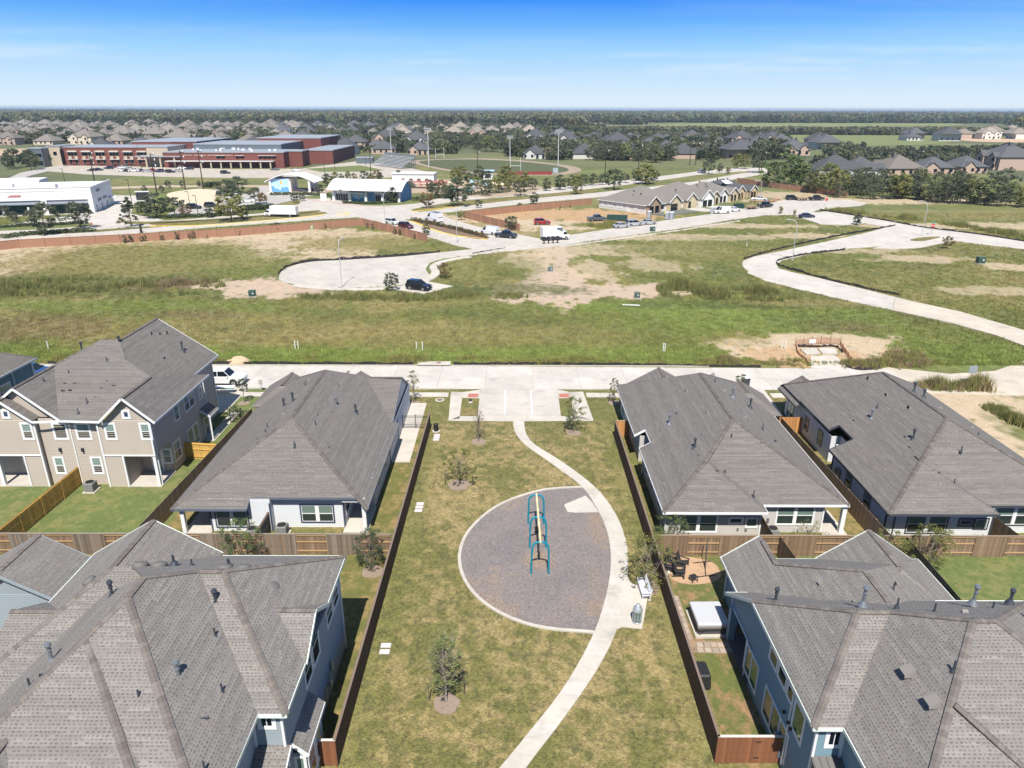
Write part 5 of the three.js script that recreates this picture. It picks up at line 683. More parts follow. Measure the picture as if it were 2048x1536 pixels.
// ---------- the playground and park furniture ----------
{
  const Lp = globalThis.pathL, rim = curve([[6.41,-56.62],[4.36,-56.43],[2.54,-55.97],[-1.01,-53.54],[-3.39,-49.62],[-3.99,-46.47],[-3.61,-43.63],[-2.38,-41.06],[-0.43,-39.12],[1.89,-37.98],[5.41,-37.47]], 60);
  const idx = (z) => Lp.findIndex((p) => p[1] > z), inner = Lp.slice(idx(-56.5), idx(-37.3)).reverse();
  const PX = -4.6, PZ = -57, PW = 13, PH = 20.5, mt = tex(1024, 1536, 1, 1, (u, v) => {
    const x = PX + u * PW, z = PZ + v * PH, a = fbm(x * 0.35, z * 0.35, 5, 0, 61), b = vn(x * 17, z * 17, 0, 62), c4 = vn(x * 33, z * 33, 0, 63), k = 0.4 + b * 0.7 + c4 * 0.55;
    let c = mix3([0.185, 0.162, 0.156], [0.22, 0.172, 0.14], sstep(0.5, 0.72, a)); c = mix3(c, [0.15, 0.138, 0.14], sstep(0.46, 0.28, a) * 0.6);
    const w = (cx, cz, rx, rz) => sstep(1.3, 0.25, Math.hypot((x - cx) / rx, (z - cz) / rz) + (a - 0.5) * 1.2); const m = Math.max(w(2.1, -45.5, 1.2, 1.3) * 0.95, w(2.15, -48.8, 0.9, 1) * 0.6, w(6.9, -50.5, 0.8, 3.4) * 0.55, w(6.2, -42, 0.7, 3) * 0.35, w(-1.2, -44.4, 0.5, 0.3) * 0.7);
    c = mix3(c, [0.265, 0.185, 0.125], m * 0.75); return [c[0] * k, c[1] * k, c[2] * k]; });
  mt.repeat.set(1 / PW, 1 / PH); mt.offset.set(-PX / PW, -PZ / PH);
  struct('playground_surface', sheet([...rim, ...inner], 0.03), mat(0xffffff, 0.97, { map: mt, bumpMap: bump(512, 1.2, (u, v) => vn(u * 60, v * 60, 60, 64)), bumpScale: 0.03 }));
  const kb = new GB(), [A, B] = ribbon(rim, 0.24); for (let i = 0; i < A.length - 1; i++) { kb.quad([A[i][0], 0.11, A[i][1]], [B[i][0], 0.11, B[i][1]], [B[i + 1][0], 0.11, B[i + 1][1]], [A[i + 1][0], 0.11, A[i + 1][1]]); for (const S of [A, B]) kb.quad([S[i][0], 0, S[i][1]], [S[i + 1][0], 0, S[i + 1][1]], [S[i + 1][0], 0.11, S[i + 1][1]], [S[i][0], 0.11, S[i][1]]); }
  struct('playground_border', kb.geo(), M.walk);
  struct('ramp', new GB().prism([[6.54,-55.11],[4.53,-53.56],[4.75,-52.42],[5.37,-52.26],[7.38,-52.35],[7,-53.99]], 0, 0.045).geo(), M.newConc);
}
function grainSoft() { return rep(tex(256, 256, 1, 1, (u, v) => { const k = 0.8 + (fbm(u * 8, v * 8, 4, 8, 66) - 0.5) * 0.7 + vn(u * 90, v * 90, 90, 67) * 0.3; return [k, k, k]; }), 3); }
{
  const t = thing('swing_set', 'teal steel arch swing set with a cream top beam in the playground', 'swing set', [2.09, 0, -43.78], 0.012), teal = mat([0.0, 0.19, 0.27], 0.35), cream = mat([0.72, 0.58, 0.33], 0.45);
  for (const z of [0, -3.35, -6.75]) { const pts = []; for (const s of [-1, 1]) { } pts.push(new THREE.Vector3(-0.64, 0, z), new THREE.Vector3(-0.63, 1.0, z), new THREE.Vector3(-0.6, 2.1, z)); for (let i = 1; i < 10; i++) { const a = Math.PI - i / 10 * Math.PI; pts.push(new THREE.Vector3(Math.cos(a) * 0.58, 2.28 + Math.sin(a) * 0.5, z)); } pts.push(new THREE.Vector3(0.6, 2.1, z), new THREE.Vector3(0.63, 1.0, z), new THREE.Vector3(0.64, 0, z)); part(t, 'arch', new THREE.TubeGeometry(new THREE.CatmullRomCurve3(pts), 60, 0.075, 12), teal); }
  part(t, 'top_beam', new GB().cyl([0, 2.8, 0.1], [0, 2.8, -6.85], 0.07, 0.07, 14).geo(), cream);
  const cl = new GB(); for (const z of [-0.9, -2.4, -4.3, -5.8]) cl.cyl([0, 2.8, z], [0, 2.8, z - 0.16], 0.1, 0.1, 12); part(t, 'collar', cl.geo(), cream).userData.kind = 'stuff';
  const seat = (z, bucket) => { const c = new GB(); for (const d of [-0.28, 0.28]) c.cyl([0, 2.75, z + d * 0.8], [0, 0.62, z + d], 0.016, 0.016, 5); part(t, 'chain', c.geo(), M.steel); const s = new GB(); if (bucket) { s.add(new THREE.CylinderGeometry(0.2, 0.15, 0.3, 14, 1, true), T4(0, 0.62, z)).cbox(0, 0.44, z, 0.3, 0.05, 0.3); } else { for (let i = -5; i < 5; i++) { const f = (a) => 0.48 + 0.16 * (a / 5) * (a / 5); s.quad([-0.09, f(i), z + i * 0.056], [0.09, f(i), z + i * 0.056], [0.09, f(i + 1), z + (i + 1) * 0.056], [-0.09, f(i + 1), z + (i + 1) * 0.056]); s.quad([-0.09, f(i) - 0.03, z + i * 0.056], [-0.09, f(i), z + i * 0.056], [-0.09, f(i + 1), z + (i + 1) * 0.056], [-0.09, f(i + 1) - 0.03, z + (i + 1) * 0.056]); } } part(t, 'swing_seat', s.geo(), M.rubber); };
  seat(-1.6, false); seat(-5.0, true);
}
{
  const t = thing('park_bench', 'white metal slatted bench on the concrete pad beside the path', 'bench', [9.3, 0, -41.6], 0.05), m = mat([0.6, 0.62, 0.68], 0.45);
  for (let i = 0; i < 6; i++) part(t, 'seat_slat', new RoundedBoxGeometry(0.062, 0.03, 1.85, 1, 0.008).applyMatrix4(T4(-0.2 + i * 0.082, 0.46, 0)), m);
  for (let i = 0; i < 5; i++) part(t, 'back_slat', new RoundedBoxGeometry(0.03, 0.065, 1.85, 1, 0.008).applyMatrix4(T4(0.29 + i * 0.022, 0.53 + i * 0.085, 0)), m);
  for (const z of [-0.88, 0.88]) { const g = new GB(); g.bar([-0.22, 0.05, z], [-0.22, 0.66, z], 0.05).bar([0.26, 0.05, z], [0.42, 0.95, z], 0.05).bar([-0.24, 0.66, z], [0.33, 0.66, z], 0.06, 0.04).bar([-0.22, 0.43, z], [0.28, 0.43, z], 0.045).bar([-0.28, 0.065, z], [-0.14, 0.065, z], 0.08, 0.02).bar([0.2, 0.065, z], [0.36, 0.065, z], 0.08, 0.02); part(t, 'end_frame', g.geo(), m); }
}
{
  const t = thing('litter_bin', 'silver-domed round litter bin with dark pierced panels beside the bench', 'litter bin', [8.38, 0.056, -38.55]), green = mat([0.10, 0.14, 0.14], 0.5), sil = mat([0.42, 0.46, 0.48], 0.35, { metalness: 0.5 });
  part(t, 'body', new THREE.CylinderGeometry(0.29, 0.28, 0.86, 28, 1, false).translate(0, 0.46, 0), green);
  part(t, 'dome', new THREE.LatheGeometry([[0.33, 0.9], [0.33, 0.97], [0.31, 1.06], [0.24, 1.2], [0.17, 1.27], [0.15, 1.34], [0.1, 1.4], [0.001, 1.42]].map((q) => new THREE.Vector2(...q)), 26), sil);
  const ring = (y) => part(t, 'rim_ring', new THREE.TorusGeometry(0.3, 0.03, 8, 28).rotateX(Math.PI / 2).translate(0, y, 0), sil); ring(0.06); ring(0.9);
  for (let i = 0; i < 8; i++) { const g = new GB(), a = i / 8 * 6.283; const at = (u, y) => { const b = a + u; return [Math.cos(b) * 0.305, y, Math.sin(b) * 0.305]; }; g.bar(at(0, 0.1), at(0, 0.84), 0.03, 0.02); for (const [u, y0, y1] of [[0.3, 0.25, 0.45], [0.26, 0.42, 0.58], [0.18, 0.6, 0.7]]) { g.bar(at(0, y1), at(u, y0), 0.025, 0.02).bar(at(0, y1), at(-u, y0), 0.025, 0.02); } part(t, 'leaf_panel', g.geo(), sil); }
}
{ const t = thing('pet_waste_bin', 'black slatted round bin on a small concrete pad by the left park fence', 'waste bin', [-8.05, 0, -68.55]); part(t, 'pad', new THREE.CylinderGeometry(0.42, 0.42, 0.06, 20).translate(0, 0.03, 0), M.walk); for (let i = 0; i < 16; i++) { const a = i / 16 * 6.283; part(t, 'slat', new GB().bar([Math.cos(a) * 0.22, 0.06, Math.sin(a) * 0.22], [Math.cos(a) * 0.26, 0.82, Math.sin(a) * 0.26], 0.05, 0.015).geo(), M.black); } part(t, 'rim', new THREE.TorusGeometry(0.27, 0.03, 8, 20).rotateX(Math.PI / 2).translate(0, 0.84, 0), M.black); part(t, 'liner', new THREE.CylinderGeometry(0.2, 0.18, 0.7, 16).translate(0, 0.42, 0), M.rubber); }
const lidMat = mat([0.55, 0.49, 0.51], 0.7);
function lids(label, x, z, n) { const t = thing('utility_vault', label, 'utility cover', [x, 0, z]); for (let i = 0; i < n; i++) { part(t, 'lid', new RoundedBoxGeometry(0.62, 0.08, 0.36, 2, 0.03).applyMatrix4(T4(rr(-0.02, 0.02), 0.045, (i - (n - 1) / 2) * 0.56)), lidMat); part(t, 'frame', new GB().cbox(0, 0, (i - (n - 1) / 2) * 0.56, 0.68, 0.03, 0.42).geo(), M.joint); } }
lids('three pale utility lids in the grass near the iron gate', -7.85, -67.0, 3); lids('three pale utility lids in the grass halfway along the left fence', -7.95, -53.1, 3); lids('two pale utility lids in the grass nearest the camera along the left fence', -8.0, -35.95, 2);
function manhole(label, x, z, y = 0.02, ring = true) { const t = thing('manhole', label, 'manhole cover', [x, y, z]); if (ring) part(t, 'ring', new THREE.CylinderGeometry(0.55, 0.55, 0.05, 24), M.walk); part(t, 'cover', new THREE.CylinderGeometry(0.36, 0.36, 0.06, 24).translate(0, 0.012, 0), mat([0.20, 0.12, 0.09], 0.7)); }
manhole('round rusty manhole with a concrete ring in the lawn by the sidewalk', -8.5, -77.2); manhole('flat manhole cover in the grass verge by the street kerb', -8.53,-80.5, 0.03, false);
{ const P = [-4.83,-76.35], t = thing('meter_box', 'small dark valve box on a pale block in the left planting island', 'utility box', [P[0], 0.07, P[1]]); part(t, 'block', new GB().cbox(0, 0, 0, 0.4, 0.06, 0.3).geo(), lidMat); part(t, 'body', new RoundedBoxGeometry(0.3, 0.3, 0.2, 2, 0.03).translate(0, 0.2, -0.2), M.black); }
{ const t = thing('storm_inlet', 'concrete storm drain inlet with dark slots at the far kerb', 'drain', [-10.4, 0, -89.5]); part(t, 'top_slab', new GB().box(-2.2, 0.12, -0.8, 2.2, 0.24, 0.5).geo(), M.walk); for (const x of [-1.08, 1.08]) part(t, 'slot', new GB().box(x - 0.95, 0.03, 0.4, x + 0.95, 0.125, 0.56).geo(), M.black); part(t, 'manhole_lid', new THREE.CylinderGeometry(0.3, 0.3, 0.03, 18).translate(0.6, 0.26, -0.2), mat([0.22, 0.12, 0.09], 0.7)); }
// back-yard things
function condenser(label, x, z, turn = 0) { const t = thing('air_conditioner', label, 'air conditioner', [x, 0.06, z], turn); part(t, 'pad', new GB().cbox(0, -0.06, 0, 1.1, 0.1, 1.1).geo(), M.walk); part(t, 'cabinet', new RoundedBoxGeometry(0.82, 0.8, 0.82, 3, 0.08).translate(0, 0.45, 0), mat([0.17, 0.17, 0.165], 0.6)); for (let i = 0; i < 9; i++) part(t, 'louver', new GB().cbox(0, 0.12 + i * 0.075, 0, 0.845, 0.022, 0.845).geo(), mat([0.22, 0.22, 0.215], 0.5)); part(t, 'fan_ring', new THREE.TorusGeometry(0.33, 0.025, 6, 22).rotateX(Math.PI / 2).translate(0, 0.87, 0), M.darkMetal); part(t, 'fan_well', new THREE.CylinderGeometry(0.32, 0.32, 0.03, 22).translate(0, 0.845, 0), M.black); const g = new GB(); for (let i = 0; i < 6; i++) { const a = i / 6 * 3.1416; g.bar([-Math.cos(a) * 0.32, 0.88, -Math.sin(a) * 0.32], [Math.cos(a) * 0.32, 0.88, Math.sin(a) * 0.32], 0.012); } part(t, 'fan_guard', g.geo(), M.darkMetal); }
condenser('grey air conditioner on a slab behind the beige duplex by the yellow fence', -37.6, -55.8); condenser('grey air conditioner by the wood divider behind the right patio of the white duplex', -18.4, -48.9); condenser('grey air conditioner partly behind the yard tree at the white duplex', -20.6, -48.4); condenser('grey air conditioner against the divider of the off-white duplex', 20.8, -48.6); condenser('grey air conditioner behind the divider of the black-trimmed duplex', 39.4, -48.6);
{ const t = thing('hot_tub', 'square hot tub under a pale grey cover on a white slab', 'hot tub', [13.05, 0, -38.3], 0.02); part(t, 'slab', new GB().box(-1.15, 0, -1.35, 1.35, 0.14, 1.35).geo(), M.walk); part(t, 'cabinet', new RoundedBoxGeometry(1.95, 0.72, 2.2, 3, 0.1).translate(0, 0.48, 0), mat([0.055, 0.055, 0.06], 0.7)); part(t, 'cover', new RoundedBoxGeometry(2.08, 0.3, 2.32, 5, 0.12).translate(0, 0.88, 0), mat([0.42, 0.43, 0.45], 0.55)); part(t, 'cover_skirt', new RoundedBoxGeometry(2.06, 0.24, 2.3, 3, 0.06).translate(0, 0.72, 0), mat([0.20, 0.185, 0.18], 0.7)); const s = new GB(); s.bar([-0.85, 0.2, 1.17], [-0.45, 0.62, 1.17], 0.03).bar([-1.0, 0.5, 1.18], [0.98, 0.58, 1.18], 0.03, 0.02).bar([-1.03, 0.2, 0.9], [-1.03, 0.7, -0.9], 0.03); part(t, 'strap', s.geo(), M.black); }
{ // pavers round the tub
  const t = new THREE.Group(); t.name = 'paver_path'; t.userData.kind = 'structure'; scene.add(t); part(t, 'gravel_bed', sheet([[11.05, -41.3], [11.78, -41.3], [11.78, -36.75], [14.0, -36.75], [14.0, -35.55], [11.05, -35.7]], 0.02), mat([0.26, 0.18, 0.12], 0.97, { map: grainSoft() }));
  const pm = [mat([0.32, 0.265, 0.215], 0.9), mat([0.27, 0.225, 0.19], 0.9), mat([0.34, 0.29, 0.24], 0.9)]; let k = 0; const put = (x, z, w = 0.46) => part(t, 'paver', new RoundedBoxGeometry(w, 0.06, w, 1, 0.015).applyMatrix4(T4(x + rr(-0.03, 0.03), 0.035, z + rr(-0.03, 0.03), 0, rr(-0.06, 0.06), 0)), pm[k++ % 3]);
  for (let i = 0; i < 8; i++) put(11.45, -41.0 + i * 0.56); for (let i = 0; i < 5; i++) { put(12.05 + i * 0.45, -36.35, 0.38); put(12.0 + i * 0.46, -35.87, 0.38); }
}
{ // wood-chip sitting circle
  const c = [13.35, -44.25], pts = []; for (let i = 0; i < 14; i++) { const a = i / 14 * 6.283, k = rr(0.95, 1.05); pts.push([Math.max(10.9, c[0] + Math.cos(a) * 2.15 * k), c[1] + Math.sin(a) * 1.75 * k]); }
  struct('wood_chip_bed', sheet(curve(pts, 60, true), 0.025), mat([0.40, 0.265, 0.165], 0.97, { map: grainSoft(), bumpMap: M.turfBump, bumpScale: 0.04 }));
  const chair = (x, z, a, label) => { const t = thing('garden_chair', label, 'chair', [x, 0.03, z], a); const m = mat([0.025, 0.026, 0.03], 0.55); for (let i = 0; i < 5; i++) { part(t, 'back_slat', new RoundedBoxGeometry(0.1, 0.8, 0.025, 1, 0.008).applyMatrix4(T4(-0.24 + i * 0.12, 0.72, -0.33 - 0, -0.32, 0, 0)), m); } for (let i = 0; i < 5; i++) part(t, 'seat_slat', new RoundedBoxGeometry(0.6, 0.025, 0.1, 1, 0.008).applyMatrix4(T4(0, 0.33 + i * 0.022, -0.16 + i * 0.12, -0.15, 0, 0)), m); for (const s of [-1, 1]) { part(t, 'arm', new RoundedBoxGeometry(0.13, 0.028, 0.75, 1, 0.01).applyMatrix4(T4(s * 0.36, 0.58, 0.06)), m); part(t, 'leg', new GB().bar([s * 0.34, 0, 0.38], [s * 0.34, 0.57, 0.36], 0.04, 0.09).geo(), m); part(t, 'leg', new GB().bar([s * 0.3, 0, -0.5], [s * 0.32, 0.44, 0.3], 0.03, 0.1).geo(), m); } };
  chair(12.1, -45.2, 0.9, 'black slatted garden chair nearest the back fence on the wood chips'); chair(12.75, -44.75, 1.0, 'black slatted garden chair standing between two others on the wood chips'); chair(11.7, -44.2, 1.2, 'black slatted garden chair closest to the park fence on the wood chips'); chair(12.3, -43.6, 1.25, 'black slatted garden chair at the front of the wood-chip circle');
  const tb = thing('side_table', 'small black slatted table on the wood chips in front of the chairs', 'table', [13.2, 0.03, -42.95], 0.4); for (let i = 0; i < 5; i++) part(tb, 'slat', new GB().cbox(-0.2 + i * 0.1, 0.4, 0, 0.085, 0.025, 0.5).geo(), M.black); for (const [x, z] of [[-0.2, -0.2], [0.2, -0.2], [0.2, 0.2], [-0.2, 0.2]]) part(tb, 'leg', new GB().cbox(x, 0, z, 0.04, 0.4, 0.04).geo(), M.black);
  const hs = thing('hanging_chair_stand', 'tall thin dark metal hammock stand with crossed feet on the wood chips', 'stand', [14.35, 0.03, -44.4]); const g = new GB(); g.bar([-0.1, 0.05, 0.9], [0.25, 0.05, -0.9], 0.05).bar([-0.75, 0.03, 1.0], [0.65, 0.03, 0.75], 0.05).bar([-0.65, 0.03, -0.7], [0.75, 0.03, -0.95], 0.05); part(hs, 'foot', g.geo(), M.darkMetal); part(hs, 'pole', new GB().bar([0.1, 0.05, -0.2], [0.3, 1.9, -1.0], 0.05).geo(), M.darkMetal); part(hs, 'arm', new GB().bar([0.05, 0.05, 0.2], [0.32, 1.95, -1.0], 0.04).geo(), M.darkMetal);
  for (let i = 0; i < 7; i++) { const s = solo('white_stone', new THREE.DodecahedronGeometry(rr(0.12, 0.2), 1).applyMatrix4(T4(11.15 + rr(0, 0.45), 0.08, -45.3 + i * 0.26, rnd(), rnd(), 0, [1, 0.7, 1])), mat([0.5, 0.47, 0.42], 0.9), 'pale stone in the pile between the park fence and the black chairs', 'stone', 'pale stones piled behind the black garden chairs'); }
}
{ const t = thing('covered_grill', 'grill under a creased black cover against the right park fence', 'grill', [11.35, 0, -33.2]); const g = new RoundedBoxGeometry(0.75, 1.02, 1.35, 6, 0.13), P = g.attributes.position; for (let i = 0; i < P.count; i++) { const y = P.getY(i), k = 1 + 0.10 * (0.5 - y) + 0.05 * Math.sin(P.getZ(i) * 16 + y * 4); P.setX(i, P.getX(i) * k); P.setZ(i, P.getZ(i) * (1 + 0.08 * (0.5 - y))); P.setY(i, y + 0.06 * Math.sin(P.getZ(i) * 4.2)); } g.computeVertexNormals(); part(t, 'cover', g.translate(0, 0.56, 0), mat([0.015, 0.016, 0.018], 0.6)); part(t, 'handle', new GB().bar([0.3, 0.98, -0.3], [0.3, 0.98, 0.3], 0.05).geo(), M.black); for (const z of [-0.5, 0.5]) part(t, 'wheel', new THREE.CylinderGeometry(0.09, 0.09, 0.06, 14).rotateX(Math.PI / 2).translate(0.2, 0.09, z), M.rubber); }
{ const P = [28.87,-82.01], t = thing('wheeled_bin', 'dark wheeled rubbish bin with a pale lid at the street kerb between the duplexes', 'bin', [P[0], 0.04, P[1]], 0.4); part(t, 'body', new RoundedBoxGeometry(0.75, 1.05, 0.8, 3, 0.06).translate(0, 0.6, 0), mat([0.03, 0.035, 0.06], 0.5)); part(t, 'lid', new RoundedBoxGeometry(0.85, 0.12, 0.95, 3, 0.05).applyMatrix4(T4(0, 1.18, 0, 0.08)), M.white); part(t, 'handle', new GB().bar([-0.35, 1.08, -0.48], [0.35, 1.08, -0.48], 0.05).geo(), M.black); for (const s of [-1, 1]) part(t, 'wheel', new THREE.CylinderGeometry(0.14, 0.14, 0.08, 14).rotateZ(Math.PI / 2).translate(s * 0.36, 0.14, -0.36), M.rubber); }
{ const t = thing('folding_table', 'long green-edged table in the driveway behind the white pickup', 'table', [-34.4, 0.04, -79.3], 0.05); part(t, 'top', new GB().cbox(0, 0.74, 0, 2.2, 0.06, 0.8).geo(), M.white); part(t, 'skirt', new GB().cbox(0, 0.62, 0.41, 2.2, 0.13, 0.02).geo(), mat([0.02, 0.28, 0.24], 0.6)); for (const x of [-1, 1]) part(t, 'leg', new GB().bar([x * 0.95, 0, -0.3], [x * 0.95, 0.74, 0.3], 0.04).geo(), M.steel); }
function signOn(label, x, z, w, h, H, m, turn = 0) { const t = thing('sign_post', label, 'sign', [x, 0, z], turn); part(t, 'post', new GB().cbox(0, 0, 0, 0.07, H, 0.07).geo(), M.steel); part(t, 'panel', new GB().cbox(0, H - h, 0.06, w, h, 0.03).geo(), m); return t; }
signOn('small grey yard sign on a post by the street in front of the beige duplex', -30.3, -79.9, 0.45, 0.6, 1.5, M.greyConc); signOn('grey square road sign on a post by the gravel track at right', 57.42,-83.24, 1.0, 0.95, 2.3, mat([0.26, 0.29, 0.32], 0.5));
// dirt heap at the far kerb
{ const P = [-36.91,-89.66], g = new THREE.SphereGeometry(1, 20, 10, 0, 6.3, 0, 1.57), p = g.attributes.position; for (let i = 0; i < p.count; i++) { const k = 1 + (vn(p.getX(i) * 3 + 9, p.getZ(i) * 3, 0, 71) - 0.5) * 0.4; p.setXYZ(i, P[0] + p.getX(i) * 1.5 * k, p.getY(i) * 0.75 * k, P[1] - 0.6 + p.getZ(i) * 1.0 * k); } g.computeVertexNormals(); solo('dirt_heap', g, mat([0.42, 0.32, 0.21], 0.95), 'small heap of tan dirt beside the far kerb across from the beige duplex', 'dirt heap'); }
// silt fence: low black fabric strung along the kerb lines
function siltFence(label, pts, h = 0.45, n = 60) { const c = curve(pts, n), g = new GB(); let y0 = h; for (let i = 0; i < n; i++) { const y1 = h * rr(0.55, 1.1), a = c[i], b = c[i + 1], L = rr(-0.06, 0.06); g.quad([a[0], 0, a[1]], [b[0], 0, b[1]], [b[0] + L, y1, b[1] + L], [a[0], y0, a[1]]); y0 = y1; } const t = thing('silt_fence', label, 'silt fence'); part(t, 'fabric', g.geo(), M.silt); for (let i = 0; i <= n; i += 6) part(t, 'stake', new GB().cbox(c[i][0], 0, c[i][1] - 0.04, 0.05, h * 1.3, 0.05).geo(), mat([0.2, 0.14, 0.09], 0.9)); }
siltFence('long black silt fence along the far kerb of the street', [[-62, -89.5], [-30, -89.6], [-13.2, -89.5]]); siltFence('black silt fence along the far kerb right of the storm inlet', [[-7.8, -89.5], [6, -89.6], [20, -89.2], [33, -88.7]]);
siltFence('black silt fence curving round the far left rim of the round turning circle', [[-47.25,-141.31],[-48.27,-145.97],[-48.1,-152.48],[-45.06,-157.35],[-37.78,-159.68],[-25.98,-163.89],[-17.21,-168.9]], 0.7); siltFence('black silt fence along the left side of the winding new road', [[112.58,-211.82],[80.71,-187.51],[60.24,-169.27],[52.72,-161.36]], 0.6); siltFence('black silt fence along the inner side of the winding new road', [[81.11,-173.4],[67.23,-165.67],[58.61,-156.95],[60.94,-146.24],[67.95,-132.33],[71.31,-127.73]], 0.6, 80); siltFence('black silt fence along the right edge of the far crossroads', [[104.18,-245.71],[113.99,-223.9],[119.44,-208.18],[127.95,-196.1],[132.97,-185.25]], 0.6); siltFence('black silt fence at the corner left of the dirt track', [[-9.38,-167.13],[-7.7,-169.02],[-1.8,-174.28]], 0.3, 24); siltFence('black silt fence behind the new driveway slab', [[44.25,-88.86],[45.72,-87.71],[48.63,-88.31]], 0.5, 18);
// white stub pipes, green boxes and other small things in the meadow
const stubM = mat([0.62, 0.68, 0.62], 0.6);
function stub(label, px, group) { const t = thing('stub_pipe', label, 'pipe', [px[0], 0, px[1]]); part(t, 'pipe', new GB().cyl([0, 0, 0], [rr(-0.05, 0.05), 1.05, 0], 0.07, 0.07, 10).geo(), stubM); part(t, 'cap', new GB().cyl([0, 1.02, 0], [0, 1.12, 0], 0.09, 0.09, 10).geo(), M.white); }
stub('pale stub pipe standing alone in the meadow beyond the beige duplex', [-65.83,-95.8]); stub('left pale stub pipe of the pair beyond the white duplex', [-30.9,-96.3]); stub('right pale stub pipe of the pair beyond the white duplex', [-30.47,-96.3]); stub('left pale stub pipe of the pair straight ahead in the meadow', [-13.59,-95.98]); stub('right pale stub pipe of the pair straight ahead in the meadow', [-12.74,-95.98]); stub('left pale stub pipe of the close pair beyond the off-white duplex', [21.39,-95.58]); stub('right pale stub pipe of the close pair beyond the off-white duplex', [21.63,-95.58]); stub('pale stub pipe at the dirt left of the new driveway slab', [38.62,-96.83]); stub('greenish stub pipe next to the pale one at the dirt by the driveway slab', [39.04,-96.61]); stub('white marker stub in the far left field near the winding road', [58.24,-177.11]);
function gbox(label, px, s = 1, m = [0.03, 0.07, 0.055]) { const t = thing('transformer_box', label, 'utility box', [px[0], 0, px[1]], rr(-0.2, 0.2)); part(t, 'pad', new GB().cbox(0, 0, 0, 1.5 * s, 0.12, 1.5 * s).geo(), M.greyConc); part(t, 'cabinet', new RoundedBoxGeometry(1.15 * s, 1.0 * s, 1.0 * s, 2, 0.06).translate(0, 0.12 + 0.5 * s, 0), mat(m, 0.55)); part(t, 'lid', new RoundedBoxGeometry(1.2 * s, 0.12, 0.7 * s, 2, 0.04).applyMatrix4(T4(0, 0.15 + s, -0.15, -0.12)), mat([m[0] * 1.6, m[1] * 1.6, m[2] * 1.6], 0.5)); part(t, 'label_plate', new GB().cbox(0.2 * s, 0.6 * s, 0.51 * s, 0.25 * s, 0.2 * s, 0.02).geo(), M.white); }
gbox('dark green transformer box on the pink dirt left of the turning circle', [-47.23,-126.19]); gbox('dark green utility box at the right end of the dirt cross track', [22.63,-125.78], 0.9, [0.06, 0.09, 0.075]); gbox('grey-green utility box in the middle of the dirt track', [8.05,-148.07], 0.8, [0.10, 0.13, 0.12]); gbox('dark green transformer box on the verge of the far construction road', [39.18,-200.69], 1.1); gbox('dark green utility box in the right-hand meadow', [104.28,-157.5], 1.3); gbox('dark utility box at the foot of the long brick wall', [-59.66,-202.69], 1.1); gbox('pale green utility box at the foot of the long brick wall', [-56.71,-202.74], 1.0, [0.25, 0.38, 0.2]);
{ const P = [20.67,-120.16], t = thing('loose_board', 'long pale board lying in the meadow grass', 'board', [P[0], 0.15, P[1]], -0.15); part(t, 'plank', new GB().cbox(0, 0, 0, 3.0, 0.06, 0.6).geo(), M.offWhite); part(t, 'batten', new GB().cbox(0, 0.06, 0.2, 2.6, 0.04, 0.08).geo(), M.greyConc); }
{ // the new driveway slab in its orange mesh enclosure
  struct('driveway', new GB().prism([[41.56,-93.55],[44.86,-93.79],[45.19,-88.29],[39.56,-88.44]], 0, 0.05).geo(), M.newConc); struct('driveway', new GB().prism([[41.11,-96.4],[43.49,-96.65],[43.08,-94.2],[41.03,-93.97]], 0, 0.16).geo(), M.newConc); struct('driveway', new GB().prism([[43.78,-96.65],[46.08,-96.67],[45.61,-94.22],[43.43,-94.21]], 0, 0.16).geo(), M.newConc);
  const mesh = (label, pts, y = 1.0) => { const c = curve(pts, 40), t = thing('barrier_mesh', label, 'safety fence'); const g = new GB(), m = mat([0.32, 0.10, 0.05], 0.7); for (let i = 0; i < 40; i++) { const a = c[i], b = c[i + 1]; for (let k = 0; k < 6; k++) { const y0 = y * (k / 6) + 0.05 * Math.sin(i * 0.5); g.quad([a[0], y0, a[1]], [b[0], y0, b[1]], [b[0], y0 + 0.04, b[1]], [a[0], y0 + 0.04, a[1]]); } g.bar([a[0], 0, a[1]], [a[0], y, a[1]], 0.03); } part(t, 'netting', g.geo(), m).userData.kind = 'stuff'; for (let i = 0; i <= 40; i += 8) part(t, 'stake', new GB().cbox(c[i][0], 0, c[i][1], 0.06, y * 1.25, 0.06).geo(), mat([0.12, 0.07, 0.05], 0.8)); };
  mesh('orange safety mesh behind the new driveway slab', [[40.99,-98],[43.44,-98.72],[46.84,-98.99],[47.73,-98.52]]); mesh('orange safety mesh down the right side of the new driveway slab', [[47.73,-98.52],[46.88,-94.89],[45.62,-89.27]], 0.6); mesh('slumped orange safety mesh left of the new driveway slab', [[40.96,-97.54],[40.07,-94.4],[40.06,-91.44],[39.7,-89.82]], 0.35);
  siltFence('black plastic band lining the back of the driveway enclosure', [[41.25,-97.54],[43.62,-97.33],[46.46,-97.58],[46.59,-94.89]], 0.45, 24); signOn('white notice on a stake behind the new driveway slab', 43.3,-97.79, 0.9, 0.6, 1.1, M.white);
}
